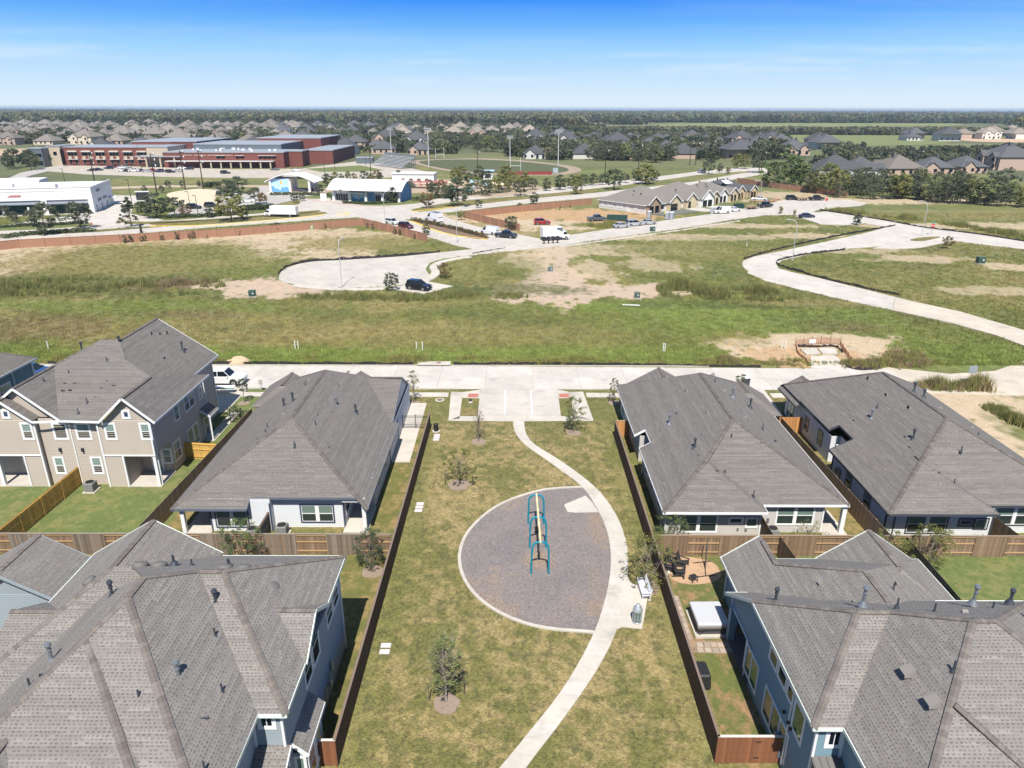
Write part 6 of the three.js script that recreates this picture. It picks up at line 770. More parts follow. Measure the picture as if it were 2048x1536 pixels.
// street lamps
const lampSrc = (() => { const t = thing('street_lamp', 'tall grey curved-arm street lamp standing on the rim of the round turning circle', 'street lamp', [-32.55,0,-133.31], 0, null); const c = new THREE.CatmullRomCurve3([[0, 0, 0], [0, 5, 0], [0.02, 7.8, 0], [0.35, 8.7, 0], [1.1, 9.05, 0], [1.9, 9.1, 0]].map((q) => new THREE.Vector3(...q))); part(t, 'pole', new THREE.TubeGeometry(c, 40, 0.075, 8), mat([0.38, 0.39, 0.39], 0.5)); part(t, 'base', new GB().cyl([0, 0, 0], [0, 0.5, 0], 0.2, 0.13, 10).geo(), mat([0.38, 0.39, 0.39], 0.5)); part(t, 'lamp_head', new RoundedBoxGeometry(0.8, 0.14, 0.32, 2, 0.06).translate(2.1, 9.08, 0), mat([0.45, 0.46, 0.46], 0.4)); part(t, 'lens', new GB().cbox(2.1, 8.98, 0, 0.5, 0.03, 0.22).geo(), M.white); t.rotation.y = 1.4; return t; })();
for (const [x, y, z, a, l] of [[63.2,0,-159.78, 2.6, 'tall curved-arm street lamp at the bend of the winding new road'], [110.94,0,-194.22, 2.2, 'tall curved-arm street lamp beside the far crossroads stop sign'], [85.5,0,-251.84, 2.8, 'tall curved-arm street lamp in front of the unfinished houses'], [135.09,0,-292.59, 2.4, 'tall curved-arm street lamp before the dark wood at right'], [-38.22,0,-216.24, 0.3, 'thin street lamp at the community entrance junction'], [-14.05,0,-181.03, 0.6, 'thin street lamp beside the planted median']]) copyOf(lampSrc, [x, y, z], a, l);

// ---------- trees and plants ----------
srand(401);
const leafMat = new THREE.MeshPhysicalMaterial({ vertexColors: true, roughness: 0.95, transmission: 0.35, thickness: 0, side: THREE.DoubleSide });
const barkMat = mat([0.15, 0.125, 0.10], 0.95), paleBark = mat([0.30, 0.26, 0.22], 0.95);
const LEAF = { m: [[0.17, 0.205, 0.06], [0.21, 0.24, 0.07], [0.14, 0.17, 0.05], [0.23, 0.235, 0.11]], g: [[0.075, 0.095, 0.045], [0.095, 0.115, 0.058], [0.055, 0.075, 0.034], [0.12, 0.135, 0.075]], d: [[0.046, 0.07, 0.025], [0.06, 0.088, 0.031], [0.036, 0.056, 0.021], [0.08, 0.105, 0.038]], y: [[0.16, 0.18, 0.03], [0.20, 0.20, 0.036], [0.125, 0.15, 0.028], [0.23, 0.21, 0.05]], b: [[0.085, 0.135, 0.028], [0.11, 0.165, 0.034], [0.065, 0.108, 0.024], [0.13, 0.18, 0.05]], o: [[0.21, 0.125, 0.045], [0.17, 0.115, 0.04], [0.14, 0.12, 0.035], [0.25, 0.14, 0.05]], r: [[0.16, 0.11, 0.09], [0.13, 0.10, 0.085], [0.19, 0.13, 0.10]], w: [[0.056, 0.08, 0.028], [0.075, 0.10, 0.035], [0.042, 0.06, 0.023], [0.098, 0.115, 0.04], [0.115, 0.12, 0.052]] };
// unit tree: height 1, crown given in fractions; returns { trunk, crown } geometries
function treeGeo(o) {
  const T = new GB(), K = new GB([1, 1, 1]), n = o.n, ls = o.leaf, c0 = o.base, ch = 1 - c0, R = o.r, tones = LEAF[o.tone];
  const top = [rr(-0.03, 0.03), c0 + ch * 0.7, rr(-0.03, 0.03)], tr = o.tr || 0.02;
  if (o.multi) { for (let i = 0; i < o.multi; i++) { const a = i / o.multi * 6.283 + rnd(), e = [Math.cos(a) * R * 0.6, c0 + ch * 0.6, Math.sin(a) * R * 0.6]; T.cyl([Math.cos(a) * 0.02, -0.02, Math.sin(a) * 0.02], e, tr, tr * 0.35, 6, false); } }
  else T.cyl([0, -0.02, 0], [top[0] * 0.4, c0 * 0.9, top[2] * 0.4], tr, tr * 0.75, 8, false).cyl([top[0] * 0.4, c0 * 0.9, top[2] * 0.4], top, tr * 0.75, tr * 0.25, 7, false);
  const leaf = (x, y, z, c, s) => { const a = rnd() * 6.283, b = Math.acos(rr(-0.3, 1)), sx = Math.cos(a), sz = Math.sin(a), u = [sx * s, rr(-0.4, 0.4) * s, sz * s], v = [-sz * s * Math.cos(b) * 0.6, Math.sin(b) * s * 0.6, sx * s * Math.cos(b) * 0.6]; const q = (i, j) => [x + u[0] * i + v[0] * j, y + u[1] * i + v[1] * j, z + u[2] * i + v[2] * j]; const k = rr(0.75, 1.25); K.color([c[0] * k, c[1] * k, c[2] * k]); K.tri(q(-0.5, 0), q(0, -0.5), q(0.5, 0)); K.tri(q(-0.5, 0), q(0.5, 0), q(0, 0.5)); };
  const cl = o.clusters;
  for (let i = 0; i < cl; i++) {
    let a = rnd() * 6.283, t = Math.pow(rnd(), 0.8), yy = rr(0.02, 1), prof = o.cone ? (1 - yy * 0.92) : Math.sqrt(Math.max(0.02, 1 - Math.pow(yy * 1.9 - 0.85, 2) / 1.15)); const rad = R * prof * (0.35 + 0.65 * Math.sqrt(t)) * rr(0.8, 1.18);
    const c = [Math.cos(a) * rad, c0 + ch * yy * 0.97, Math.sin(a) * rad], tone = pick(tones), cr = o.cr * rr(0.7, 1.3);
    if (i % (o.limbEvery || 3) === 0) { const h = Math.min(c[1] * 0.85, top[1]) * rr(0.75, 0.95); T.cyl([top[0] * h / top[1], Math.max(c0 * 0.7, h * 0.9), top[2] * h / top[1]], c, tr * 0.32, tr * 0.08, 4, false); }
    if (rnd() < (o.bare || 0)) { for (let j = 0; j < 3; j++) T.cyl(c, [c[0] * 1.15 + rr(-0.05, 0.05), c[1] + rr(0.0, 0.1), c[2] * 1.15 + rr(-0.05, 0.05)], tr * 0.08, tr * 0.04, 3, false); continue; }
    for (let j = 0; j < n / cl; j++) { const g = () => (rnd() + rnd() + rnd() - 1.5) / 1.5; leaf(c[0] + g() * cr, c[1] + g() * cr * 0.8, c[2] + g() * cr, rnd() < 0.7 ? tone : pick(tones), ls * rr(0.7, 1.3)); }
  }
  return { trunk: T.geo(), crown: K.geo() };
}
function tree(name, label, cat, G, x, z, h, o = {}) { const t = thing(name, label, cat, [x, o.y || 0, z], o.turn ?? rnd() * 6.28, o.group); part(t, 'trunk', G.trunk, o.bark || barkMat); part(t, 'crown', G.crown, leafMat); t.scale.set(h * (o.w || 1), h, h * (o.w || 1)); return t; }
const mulchMat = mat([0.25, 0.19, 0.145], 0.97, { map: rep(tex(256, 256, 1, 1, (u, v) => { const k = 0.7 + (fbm(u * 16, v * 16, 3, 16, 66) - 0.5) * 0.7 + vn(u * 120, v * 120, 120, 67) * 0.5; return [k, k, k]; }), 1.6), bumpMap: M.turfBump, bumpScale: 0.04 });
function mulch(x, z, r) { const p = []; for (let i = 0; i < 16; i++) { const a = i / 16 * 6.283, k = rr(0.88, 1.1); p.push([x + Math.cos(a) * r * k, z + Math.sin(a) * r * k]); } struct('mulch_ring', new GB().prism(curve(p, 40, true), 0, 0.035).geo(), mulchMat); }
function stakes(label, x, z, list) { for (const [dx, dz] of list) solo('tree_stake', new GB().bar([x + dx, 0, z + dz], [x + dx + rr(-0.06, 0.06), 1.25, z + dz + rr(-0.05, 0.05)], 0.05).geo(), mat([0.10, 0.08, 0.065], 0.9), label, 'stake', 'tree stakes: ' + label); }
{ // the park trees
  const G4 = treeGeo({ tone: 'm', base: 0.24, r: 0.2, n: 5600, clusters: 90, cr: 0.06, leaf: 0.02, tr: 0.014, limbEvery: 1, bare: 0.12 });
  { const t = tree('park_tree', 'grey-green young tree with wispy top twigs nearest the camera in the park', 'tree', G4, -3.74, -31.6, 4.7, { bark: paleBark }); const g = new GB(); for (let i = 0; i < 90; i++) { const a = rnd() * 6.283, r = rr(0.1, 0.22), y = rr(0.35, 0.75); g.cyl([0, y * 0.85, 0], [Math.cos(a) * r * rr(1, 1.4), y + rr(0.15, 0.4), Math.sin(a) * r * rr(1, 1.4)], 0.0022, 0.0008, 3, false); } part(t, 'twigs', g.geo(), mat([0.24, 0.235, 0.19], 0.9)).userData.kind = 'stuff'; }
  tree('park_tree', 'almost bare young tree with sparse reddish leaves beside the left planting island', 'tree', treeGeo({ tone: 'r', base: 0.35, r: 0.24, n: 420, clusters: 60, cr: 0.06, leaf: 0.028, tr: 0.016, limbEvery: 1, bare: 0.5 }), -3.44, -66.1, 3.6);
  tree('park_tree', 'upright grey-green young tree in front of the right planting island', 'tree', treeGeo({ tone: 'm', base: 0.3, r: 0.27, n: 2600, clusters: 70, cr: 0.06, leaf: 0.026, tr: 0.014, limbEvery: 2 }), 6.53, -68.3, 4.1);
  tree('park_tree', 'low spreading yellow-green young tree with an open crown in the lawn', 'tree', treeGeo({ tone: 'y', base: 0.3, r: 0.5, n: 2200, clusters: 60, cr: 0.07, leaf: 0.032, tr: 0.014, limbEvery: 1, bare: 0.1 }), -4.77, -57.2, 3.4);
  const GB5 = treeGeo({ tone: 'y', base: 0.12, r: 0.42, n: 2600, clusters: 70, cr: 0.09, leaf: 0.03, tr: 0.014, multi: 5, limbEvery: 2 });
  tree('shrub', 'large loose yellow-green multi-stemmed shrub tree leaning over the right park fence', 'shrub', GB5, 9.75, -42.6, 4.1); tree('shrub', 'leafy green shrub between the right park fence and the off-white duplex corner', 'shrub', treeGeo({ tone: 'b', base: 0.1, r: 0.55, n: 2200, clusters: 60, cr: 0.1, leaf: 0.035, tr: 0.014, multi: 5 }), 12.4, -47.6, 2.7);
  const GD = treeGeo({ tone: 'd', base: 0.2, r: 0.36, n: 2800, clusters: 60, cr: 0.09, leaf: 0.03, tr: 0.016, multi: 5, limbEvery: 2 });
  tree('shrub', 'dark multi-stemmed shrub in a mulch bed inside the left park fence', 'shrub', GD, -10.45, -44.4, 3.3); tree('shrub', 'bushy green yard tree in front of the weathered fence by the grey hipped roof', 'shrub', treeGeo({ tone: 'b', base: 0.15, r: 0.42, n: 2600, clusters: 60, cr: 0.09, leaf: 0.03, tr: 0.016, multi: 4 }), -20.3, -45.4, 3.6); tree('shrub', 'bare brown thin shrub beside the bushy yard tree', 'shrub', treeGeo({ tone: 'r', base: 0.1, r: 0.35, n: 300, clusters: 60, cr: 0.08, leaf: 0.03, tr: 0.012, multi: 6, bare: 0.5, limbEvery: 1 }), -19.2, -45.5, 2.6);
  tree('shrub', 'small sparse pale-leaved tree in front of the off-white duplex windows', 'shrub', treeGeo({ tone: 'y', base: 0.2, r: 0.62, n: 520, clusters: 40, cr: 0.12, leaf: 0.05, tr: 0.014, multi: 4, limbEvery: 1 }), 23.3, -47.6, 2.0); tree('shrub', 'tiny thin shrub in front of the black-trimmed duplex small window', 'shrub', treeGeo({ tone: 'g', base: 0.2, r: 0.5, n: 160, clusters: 25, cr: 0.1, leaf: 0.05, tr: 0.014, multi: 4, limbEvery: 1, bare: 0.3 }), 36.8, -47.6, 1.3);
  tree('shrub', 'sprawling yellow-green vine shrub left of the dark fence corner beyond the blue house', 'shrub', GB5, 28.2, -45.0, 2.9, { w: 1.3 }); tree('shrub', 'sprawling yellow-green vine shrub right of the dark fence corner by the green lawn', 'shrub', GB5, 31.5, -45.2, 3.2, { w: 1.2 });
  const GS = treeGeo({ tone: 'b', base: 0.32, r: 0.2, n: 900, clusters: 40, cr: 0.06, leaf: 0.035, tr: 0.013, limbEvery: 2 });
  tree('street_tree', 'slim young street tree in front of the off-white duplex by the sidewalk', 'tree', GS, 11.9, -76.6, 3.0); tree('street_tree', 'tall thin yellow-green street tree at the corner of the white duplex', 'tree', treeGeo({ tone: 'y', base: 0.12, r: 0.17, n: 700, clusters: 46, cr: 0.05, leaf: 0.03, tr: 0.01, limbEvery: 1 }), -11.45, -76.5, 4.0); tree('street_tree', 'round-headed small street tree beside the beige duplex driveway', 'tree', treeGeo({ tone: 'g', base: 0.45, r: 0.2, n: 1100, clusters: 30, cr: 0.07, leaf: 0.035, tr: 0.014 }), -31.1, -76.2, 3.0); tree('street_tree', 'bright green young street tree between the two right-hand duplexes', 'tree', GS, 26.6, -77.0, 3.4, { w: 1.25 });
  tree('shrub', 'low dark rounded shrub by the white side walk of the beige duplex', 'shrub', treeGeo({ tone: 'd', base: 0.02, r: 0.7, n: 1200, clusters: 40, cr: 0.16, leaf: 0.07, tr: 0.02, multi: 4 }), -30.6, -71.6, 1.5);
  mulch(-3.74, -31.5, 0.76); mulch(-3.44, -66.0, 0.78); mulch(6.53, -68.2, 0.8); mulch(-4.77, -57.0, 0.98); mulch(-10.3, -44.0, 0.8); mulch(9.7, -42.2, 0.9); mulch(11.9, -76.5, 0.75); mulch(-11.45, -76.4, 0.6); mulch(-31.1, -76.1, 0.7); mulch(23.3, -47.4, 0.7); mulch(26.6, -76.9, 0.7);
  stakes('dark stake at the foot of the tree nearest the camera', -3.74, -31.6, [[-1.0, -0.1], [1.0, -0.6]]); stakes('dark stake at the foot of the spreading yellow-green tree', -4.77, -57.2, [[-1.3, 0.1], [1.2, -0.1]]); stakes('dark stake at the foot of the upright grey-green tree', 6.53, -68.3, [[-0.9, 0], [1.2, -0.2]]); stakes('dark stake at the foot of the slim street tree', 11.9, -76.6, [[-0.6, 0], [0.7, 0]]);
}
// middle distance: variants shared by many trees
const VAR = {}; for (const k of ['g', 'd', 'y', 'o', 'b', 'w', 'm']) VAR[k] = [0, 1, 2].map((i) => treeGeo({ tone: k, base: k === 'w' ? 0.08 : 0.16 + 0.05 * i, r: k === 'w' ? 0.36 : [0.3, 0.36, 0.42][i], n: k === 'w' ? 1100 : 900, clusters: k === 'w' ? 55 : 40, cr: 0.125, leaf: k === 'w' ? 0.06 : 0.08, tr: 0.022, limbEvery: 2 }));
VAR.p = [0, 1].map(() => treeGeo({ tone: 'd', base: 0.12, r: 0.3, n: 520, clusters: 44, cr: 0.06, leaf: 0.07, tr: 0.018, cone: 1, limbEvery: 1 }));
const KIND = { m: 'mid green', g: 'grey-green', d: 'dark green', y: 'yellow-green', o: 'orange-tinged', b: 'bright green', p: 'sparse pine-like', w: 'dark woodland' };
function trees(list, where, group) { const up = /pool|boulevard|pavilion|car park/.test(group) ? 1.2 : 1; for (const [x, z, h0, k, w] of list) { const h = h0 * up; tree(k === 'p' ? 'pine_tree' : 'tree', KIND[k] + ' ' + where, 'tree', pick(VAR[k]), x, z, Math.max(1.6, h), { w: (w || rr(0.9, 1.15)) * up, group: group + ', ' + KIND[k] }); } }
trees([[-125.32,-192.38,8.4,'g',1.2],[-121.72,-202.62,7.44,'g',1.2],[-145.4,-210.58,3.73,'g'],[-155.13,-221.51,4.2,'g']], 'young tree planted in front of the white commercial building', 'trees before the white building'); trees([[-108.93,-205.53,8.49,'p',1.3]], 'young tree standing at the white concrete driveway mouth', 'tree at the driveway mouth');
trees([[-117.03,-228.69,3.71,'d'],[-110.6,-224.4,6.2,'d',1.4],[-106.83,-228.87,4.79,'d',1.2],[-84.74,-217.49,6.91,'y'],[-94.08,-224.68,3.2,'d'],[-102.42,-226.72,3.07,'o'],[-82.97,-222.72,3.02,'d']], 'tree along the planted strip by the community car park', 'trees along the car park strip'); trees([[-146.69,-291.8,3.09,'d'],[-140.59,-293.73,2.92,'g'],[-145,-308.82,3.46,'g'],[-141.98,-314.99,2.9,'g'],[-135.6,-317.22,2.72,'d']], 'small tree in the mown field before the school', 'small trees in the mown field');
trees([[-110.79,-283.88,4.89,'d',1.5],[-110.1,-294.4,5.25,'d',1.3],[-102.11,-268.05,3.93,'d',1.4],[-94.61,-268.2,3.93,'d'],[-89,-259.5,3.47,'o'],[-78.46,-262.59,2.98,'d'],[-76.99,-267.05,2.32,'d'],[-76.76,-291.54,3.09,'d'],[-81.36,-322.77,4.24,'d']], 'tree among the parked cars near the pavilion', 'trees near the pavilion');
trees([[-84.01,-348.28,3.19,'y'],[-77.66,-348.44,3.42,'y'],[-74.83,-348.52,2.74,'y'],[-69.64,-346.16,3.85,'d'],[-63.99,-348.8,3.87,'o'],[-61.3,-341.5,3.58,'d'],[-52.03,-336.99,4.63,'d'],[-80.16,-345.89,2.72,'d'],[-65.69,-341.39,3.13,'y'],[-50.16,-351.68,2.99,'y'],[-43.39,-263.28,4.56,'d'],[-29.55,-249.69,4.35,'o'],[-29.61,-278.95,4.44,'d'],[-25.13,-275.83,4.21,'d'],[-19.02,-253.9,7.94,'d'],[-17.11,-287.58,3.62,'d'],[-10.36,-286.01,4.92,'d'],[-7.08,-296.67,4.89,'y'],[-15.09,-311.83,4.1,'y'],[-26.53,-342.38,5.14,'y'],[-23.6,-347.34,5.66,'y'],[-15.37,-342.66,6.04,'d'],[-2.95,-333.57,6.75,'y'],[0.89,-324.75,4.9,'y'],[5.22,-318.45,5.43,'y'],[3.15,-286.3,4.92,'d'],[-1.01,-300.5,4.36,'y'],[-4.67,-312.07,4.72,'y'],[-19.02,-328.67,4.31,'d'],[-29.38,-307.53,3.65,'o'],[8.43,-308.39,4.06,'d'],[-5.99,-352.83,3.92,'y'],[-11.57,-347.65,3.86,'d'],[-33.78,-299.77,3.96,'d']], 'tree in the garden round the community pool', 'trees in the pool garden');
trees([[14.36,-304.64,4.22,'d'],[20.23,-308.66,5.08,'d'],[25.13,-314.79,4.55,'d'],[25.78,-291.99,6.16,'y'],[31.49,-325.48,4.06,'d'],[35.94,-327.78,4.08,'d'],[40.46,-330.11,3.9,'d'],[42.89,-311.16,6.74,'d'],[51.97,-339.58,3.56,'g'],[58.88,-349.46,4.79,'d'],[60.43,-335.14,7.22,'y',1.6],[67.71,-349.69,3.88,'d'],[7.75,-261.39,3.32,'d'],[-11.68,-250.03,2.35,'d'],[-15.64,-221.74,2.41,'y'],[-23.15,-193.07,2.53,'d'],[-0.39,-201.83,3.18,'d'],[2.58,-247.68,1.67,'d'],[112.01,-399,3.88,'d'],[113.69,-389.64,3.04,'o']], 'young tree beside the long divided boulevard', 'trees beside the boulevard');
trees([[121.72,-329.85,11.37,'b',1.3],[114.49,-323.15,8.86,'b',1.2],[122.91,-319.13,8.55,'b',1.1],[129.41,-426.93,6.6,'y'],[132.95,-423.41,6.55,'y'],[103.32,-389.35,6.05,'d'],[132.23,-396.4,10.22,'d']], 'tree by the boulevard bend', 'trees by the boulevard bend'); trees([[87.53,-236.86,2.4,'y'],[91.43,-234.59,1.59,'y'],[102.04,-213.58,3.49,'d'],[107.19,-175.73,2.94,'o'],[-22.72,-131.01,3.33,'g'],[-13.8,-141.68,3.05,'o'],[-2.26,-128.51,1.69,'y']].slice(0, 6), 'little tree beside the new roads', 'little trees beside the new roads');
{ // the dark wood at right, and the tree rows behind the playing field
  const row = (n, ax, az, bx, bz, d, h0, h1, where, group, k = 'w') => { const L = []; for (let i = 0; i < n; i++) { const t = (i + rr(0.1, 0.9)) / n; L.push([ax + (bx - ax) * t + rr(-d, d) * 0.4, az + (bz - az) * t - rnd() * d, rr(h0, h1), rnd() < 0.55 ? k : pick(['g', 'm', 'd', 'm', 'y']), rr(0.95, 1.35)]); } trees(L, where, group); };
  row(26, 121.56,-288.82, 178.86,-250.95, 16, 6, 10, 'tree in the dense wood at the right edge', 'trees of the right-hand wood'); row(26, 127.98,-299.64, 195.72,-265.05, 26, 6.5, 10.5, 'tree in the dense wood at the right edge', 'trees of the right-hand wood'); row(16, 142.59,-279.27, 185.75,-248.48, 9, 4, 7, 'tree in the dense wood at the right edge', 'trees of the right-hand wood');
  row(22, -114.07,-696.75, -6.25,-616.31, 22, 9, 13, 'tree in the row behind the playing field', 'trees behind the playing field'); row(30, -34.23,-600.32, 99.24,-453.11, 24, 8, 13, 'tree in the row behind the playing field', 'trees behind the playing field'); row(12, 50.74,-486.81, 116.79,-489.15, 20, 8, 12, 'tree in the row behind the playing field', 'trees behind the playing field'); row(9, -269.24,-387.92, -286.72,-440.41, 20, 7, 11, 'tree at the school road at far left', 'trees at the school road', 'd');
}
// meadow cover: tall weeds, tussocks and shrubs (real blades, one object)
{
  const blade = (n, hh, sp, w) => { const g = new GB([1, 1, 1]); for (let i = 0; i < n; i++) { const a = rnd() * 6.283, r = rnd() * sp, x = Math.cos(a) * r, z = Math.sin(a) * r, l = hh * rr(0.55, 1.1), dx = rr(-0.3, 0.3) * l, dz = rr(-0.3, 0.3) * l, b = rnd() * 6.283, c = Math.cos(b) * w, s = Math.sin(b) * w, k = rr(0.8, 1.2); g.color([k, k, k]); g.tri([x - c, 0, z - s], [x + c, 0, z + s], [x + dx, l, z + dz]); } return g.geo(); };
  const scatter = (name, label, geo, n, f, sz) => { const im = new THREE.InstancedMesh(geo, new THREE.MeshStandardMaterial({ vertexColors: true, roughness: 0.9, side: THREE.DoubleSide }), n), m = new THREE.Matrix4(), q = new THREE.Quaternion(), c = new THREE.Color(); let i = 0, guard = 0; while (i < n && guard++ < n * 12) { const r = f(); if (!r) continue; const s = sz * rr(0.6, 1.4) * (r[3] || 1); q.setFromAxisAngle(new THREE.Vector3(0, 1, 0), rnd() * 6.28); m.compose(new THREE.Vector3(r[0], 0, r[1]), q, new THREE.Vector3(s * (r[4] || 1), s, s * (r[4] || 1))); im.setMatrixAt(i, m); const k = rr(0.8, 1.3); im.setColorAt(i, c.setRGB(r[2][0] * k, r[2][1] * k, r[2][2] * k)); i++; } im.count = i; im.name = uname(name); im.castShadow = im.receiveShadow = true; tag(im, label, 'grass', null, 'stuff'); scene.add(im); };
  const gA = globalThis.groundAt, roads = globalThis.roadPolys, clear = (x, z) => !roads.some((P) => inPoly(x, z, P));
  scatter('meadow_grass', 'rough tufted grass covering the vacant meadow', blade(14, 0.3, 0.45, 0.035), 62000, () => { const z = -89.9 - Math.pow(rnd(), 1.5) * 150, w = 24 - z * 0.78, x = rr(-w, w); if (!clear(x, z)) return null; const c = gA(x, z); if (c[3] > 0.35 && rnd() < 0.93) return null; return [x, z, [c[0] * 1.3, c[1] * 1.28, c[2] * 1.2]]; }, 1);
  const band = (P, d) => { const c = curve(P, 60); return () => { const i = Math.floor(rnd() * 60), t = rnd(), a = c[i], b = c[Math.min(60, i + 1)], x = a[0] + (b[0] - a[0]) * t + rr(-d, d) * 0.6, g3 = () => rnd() + rnd() - 1, z = a[1] + (b[1] - a[1]) * t + g3() * d * 1.7, den = fbm(x * 0.22, z * 0.3, 3, 0, 88); return clear(x, z) && den + rr(-0.12, 0.12) > 0.47 ? [x, z, (den - 0.3) * 3] : null; }; };
  const weed = (label, P, d, n, tones, sz, geo) => { const f = band(P, d); scatter('tall_weeds', label, geo, n, () => { const q = f(); return q ? [q[0], q[1], pick(tones), clamp(q[2], 0.35, 1.2), 1.2] : null; }, sz); };
  const tall = blade(22, 1.0, 0.35, 0.03), kerbT = [[0.20, 0.20, 0.05], [0.165, 0.18, 0.045], [0.25, 0.20, 0.08], [0.145, 0.165, 0.042]], dk = [[0.13, 0.145, 0.042], [0.155, 0.16, 0.05], [0.105, 0.125, 0.036], [0.19, 0.175, 0.062]], br = [[0.22, 0.16, 0.10], [0.18, 0.135, 0.085], [0.16, 0.15, 0.06]];
  weed('tall yellow-green weeds lining the far kerb behind the silt fence', [[-62, -91], [-20, -91.2], [20, -90.8], [36, -90.5], [56, -92]], 0.9, 3000, kerbT, 0.62, tall); weed('dark brush along the dirt cross track and the winding road', [[29.25,-131.14],[36.67,-128.9],[43.88,-128.21],[49.7,-129.03]], 3.4, 1000, dk, 1.7, tall); weed('dark rough weeds on the crest of the left field', [[-98.31,-133.85],[-89.93,-132.71],[-82.58,-133.19],[-73.49,-134.11],[-66.79,-134.18],[-57.69,-133.05]], 4.5, 900, dk, 0.95, tall); weed('brown dead weeds on the crest of the left field', [[-66.42,-133.36],[-63.56,-133.39],[-59.42,-132.62]], 3, 260, br, 1.1, tall); weed('weeds below the round turning circle', [[-39.42,-125.9],[-31.03,-124.89],[-23.89,-125.32],[-17.48,-124.66],[-11.37,-126.91],[-5,-127.72],[2.34,-127.05]], 1.8, 800, dk, 0.8, tall); weed('weeds along the left edge of the winding new road', [[49.9,-147.56],[52.84,-137.97],[57.94,-131.04],[62.59,-124.72],[66.81,-120.6]], 1.2, 420, kerbT, 1.0, tall); weed('reedy weeds at the sign post by the gravel track', [[49.47,-81.14],[52.74,-81.49],[57.69,-81.53]], 0.9, 330, [...br, ...kerbT], 1.5, tall); weed('green weeds on the dirt lot beside the far right duplex', [[54.79,-75.38],[55.31,-73.94],[55.74,-71.2]], 1.6, 420, dk, 0.9, tall); weed('weeds at the right-hand end of the far kerb', [[44.92,-88.87],[48.91,-90.28],[52.91,-91.53],[57.02,-92.81]], 2.0, 700, [...kerbT, ...br], 0.9, tall); weed('weeds at the left edge of the new driveway dirt', [[28.31,-91.35],[32.03,-90.16],[35.94,-89.79],[38.4,-89.21]], 1.0, 500, [...kerbT, ...br], 0.9, tall); weed('weed strip inside the right-hand crossroads', [[104.7,-246.99],[113.91,-237.33],[121.9,-227.25],[130.03,-214.02],[136.82,-192.99]], 3.0, 1000, [...kerbT, ...dk], 1.2, tall); weed('weeds round the far turning head', [[22.69,-210.4],[25.3,-207.63],[30.27,-212.43]], 2, 200, kerbT, 1.2, tall);
}

// ---------- vehicles ----------
srand(501);
const paint = (c) => new THREE.MeshPhysicalMaterial({ color: C(...c), roughness: 0.35, metalness: 0.2, clearcoat: 0.8, clearcoatRoughness: 0.1 });
const PAINT = { white: paint([0.74, 0.75, 0.76]), black: paint([0.012, 0.013, 0.016]), silver: paint([0.38, 0.40, 0.42]), navy: paint([0.012, 0.022, 0.06]), maroon: paint([0.10, 0.012, 0.03]), red: paint([0.28, 0.015, 0.02]), grey: paint([0.10, 0.115, 0.115]), blue: paint([0.02, 0.07, 0.2]) };
const carGlass = mat([0.012, 0.016, 0.02], 0.06, { metalness: 0.2 }), tyreM = M.rubber, rimM = mat([0.4, 0.41, 0.42], 0.35, { metalness: 0.7 }), headM = mat([0.75, 0.77, 0.78], 0.15), tailM = mat([0.35, 0.01, 0.01], 0.2);
const SPEC = { // length along +x (front), lower body profile, cabin profile, widths
  sedan: { L: 4.7, W: 1.8, body: [[-2.33, 0.42], [-2.35, 0.8], [-2.2, 0.97], [-1.3, 1.0], [0.95, 0.96], [1.9, 0.86], [2.3, 0.7], [2.35, 0.4], [2.2, 0.25], [-2.2, 0.25]], cab: [[-1.75, 0.97], [-1.0, 1.42], [0.3, 1.44], [1.25, 0.94]], wx: [-1.4, 1.42], wr: 0.32 },
  suv: { L: 4.8, W: 1.92, body: [[-2.38, 0.5], [-2.4, 1.0], [-2.3, 1.08], [1.1, 1.06], [2.0, 0.98], [2.35, 0.82], [2.4, 0.45], [2.25, 0.3], [-2.25, 0.3]], cab: [[-2.3, 1.06], [-2.05, 1.68], [0.2, 1.74], [1.15, 1.05]], wx: [-1.45, 1.45], wr: 0.37 },
  minivan: { L: 5.0, W: 1.95, body: [[-2.48, 0.45], [-2.5, 1.0], [-2.4, 1.08], [1.3, 1.04], [2.2, 0.86], [2.48, 0.7], [2.5, 0.4], [2.3, 0.25], [-2.3, 0.25]], cab: [[-2.42, 1.05], [-2.15, 1.7], [0.4, 1.74], [1.75, 0.98]], wx: [-1.5, 1.55], wr: 0.34 },
  pickup: { L: 5.8, W: 2.0, body: [[-2.88, 0.6], [-2.9, 1.15], [-0.9, 1.15], [-0.85, 1.18], [1.35, 1.18], [2.55, 1.1], [2.85, 0.95], [2.9, 0.55], [2.7, 0.4], [-2.7, 0.4]], cab: [[-0.95, 1.15], [-0.75, 1.82], [0.75, 1.86], [1.45, 1.16]], wx: [-1.75, 1.8], wr: 0.41, bed: [-2.8, -1.05] },
  van: { L: 5.7, W: 2.0, body: [[-2.83, 0.45], [-2.85, 1.15], [1.6, 1.15], [2.5, 1.05], [2.83, 0.85], [2.85, 0.45], [2.6, 0.32], [-2.6, 0.32]], cab: [[-2.83, 1.12], [-2.78, 2.15], [0.95, 2.18], [1.95, 1.12]], wx: [-1.7, 1.8], wr: 0.37, panel: 1 },
};
function extr(prof, w, bev, y0 = 0) { const s = new THREE.Shape(prof.map((p) => new THREE.Vector2(p[0], p[1] + y0))); const g = new THREE.ExtrudeGeometry(s, { depth: w - 2 * bev, bevelEnabled: true, bevelThickness: bev, bevelSize: bev * 0.7, bevelSegments: 2, steps: 1 }); g.translate(0, 0, -(w - 2 * bev) / 2); return g; }
const carCache = {};
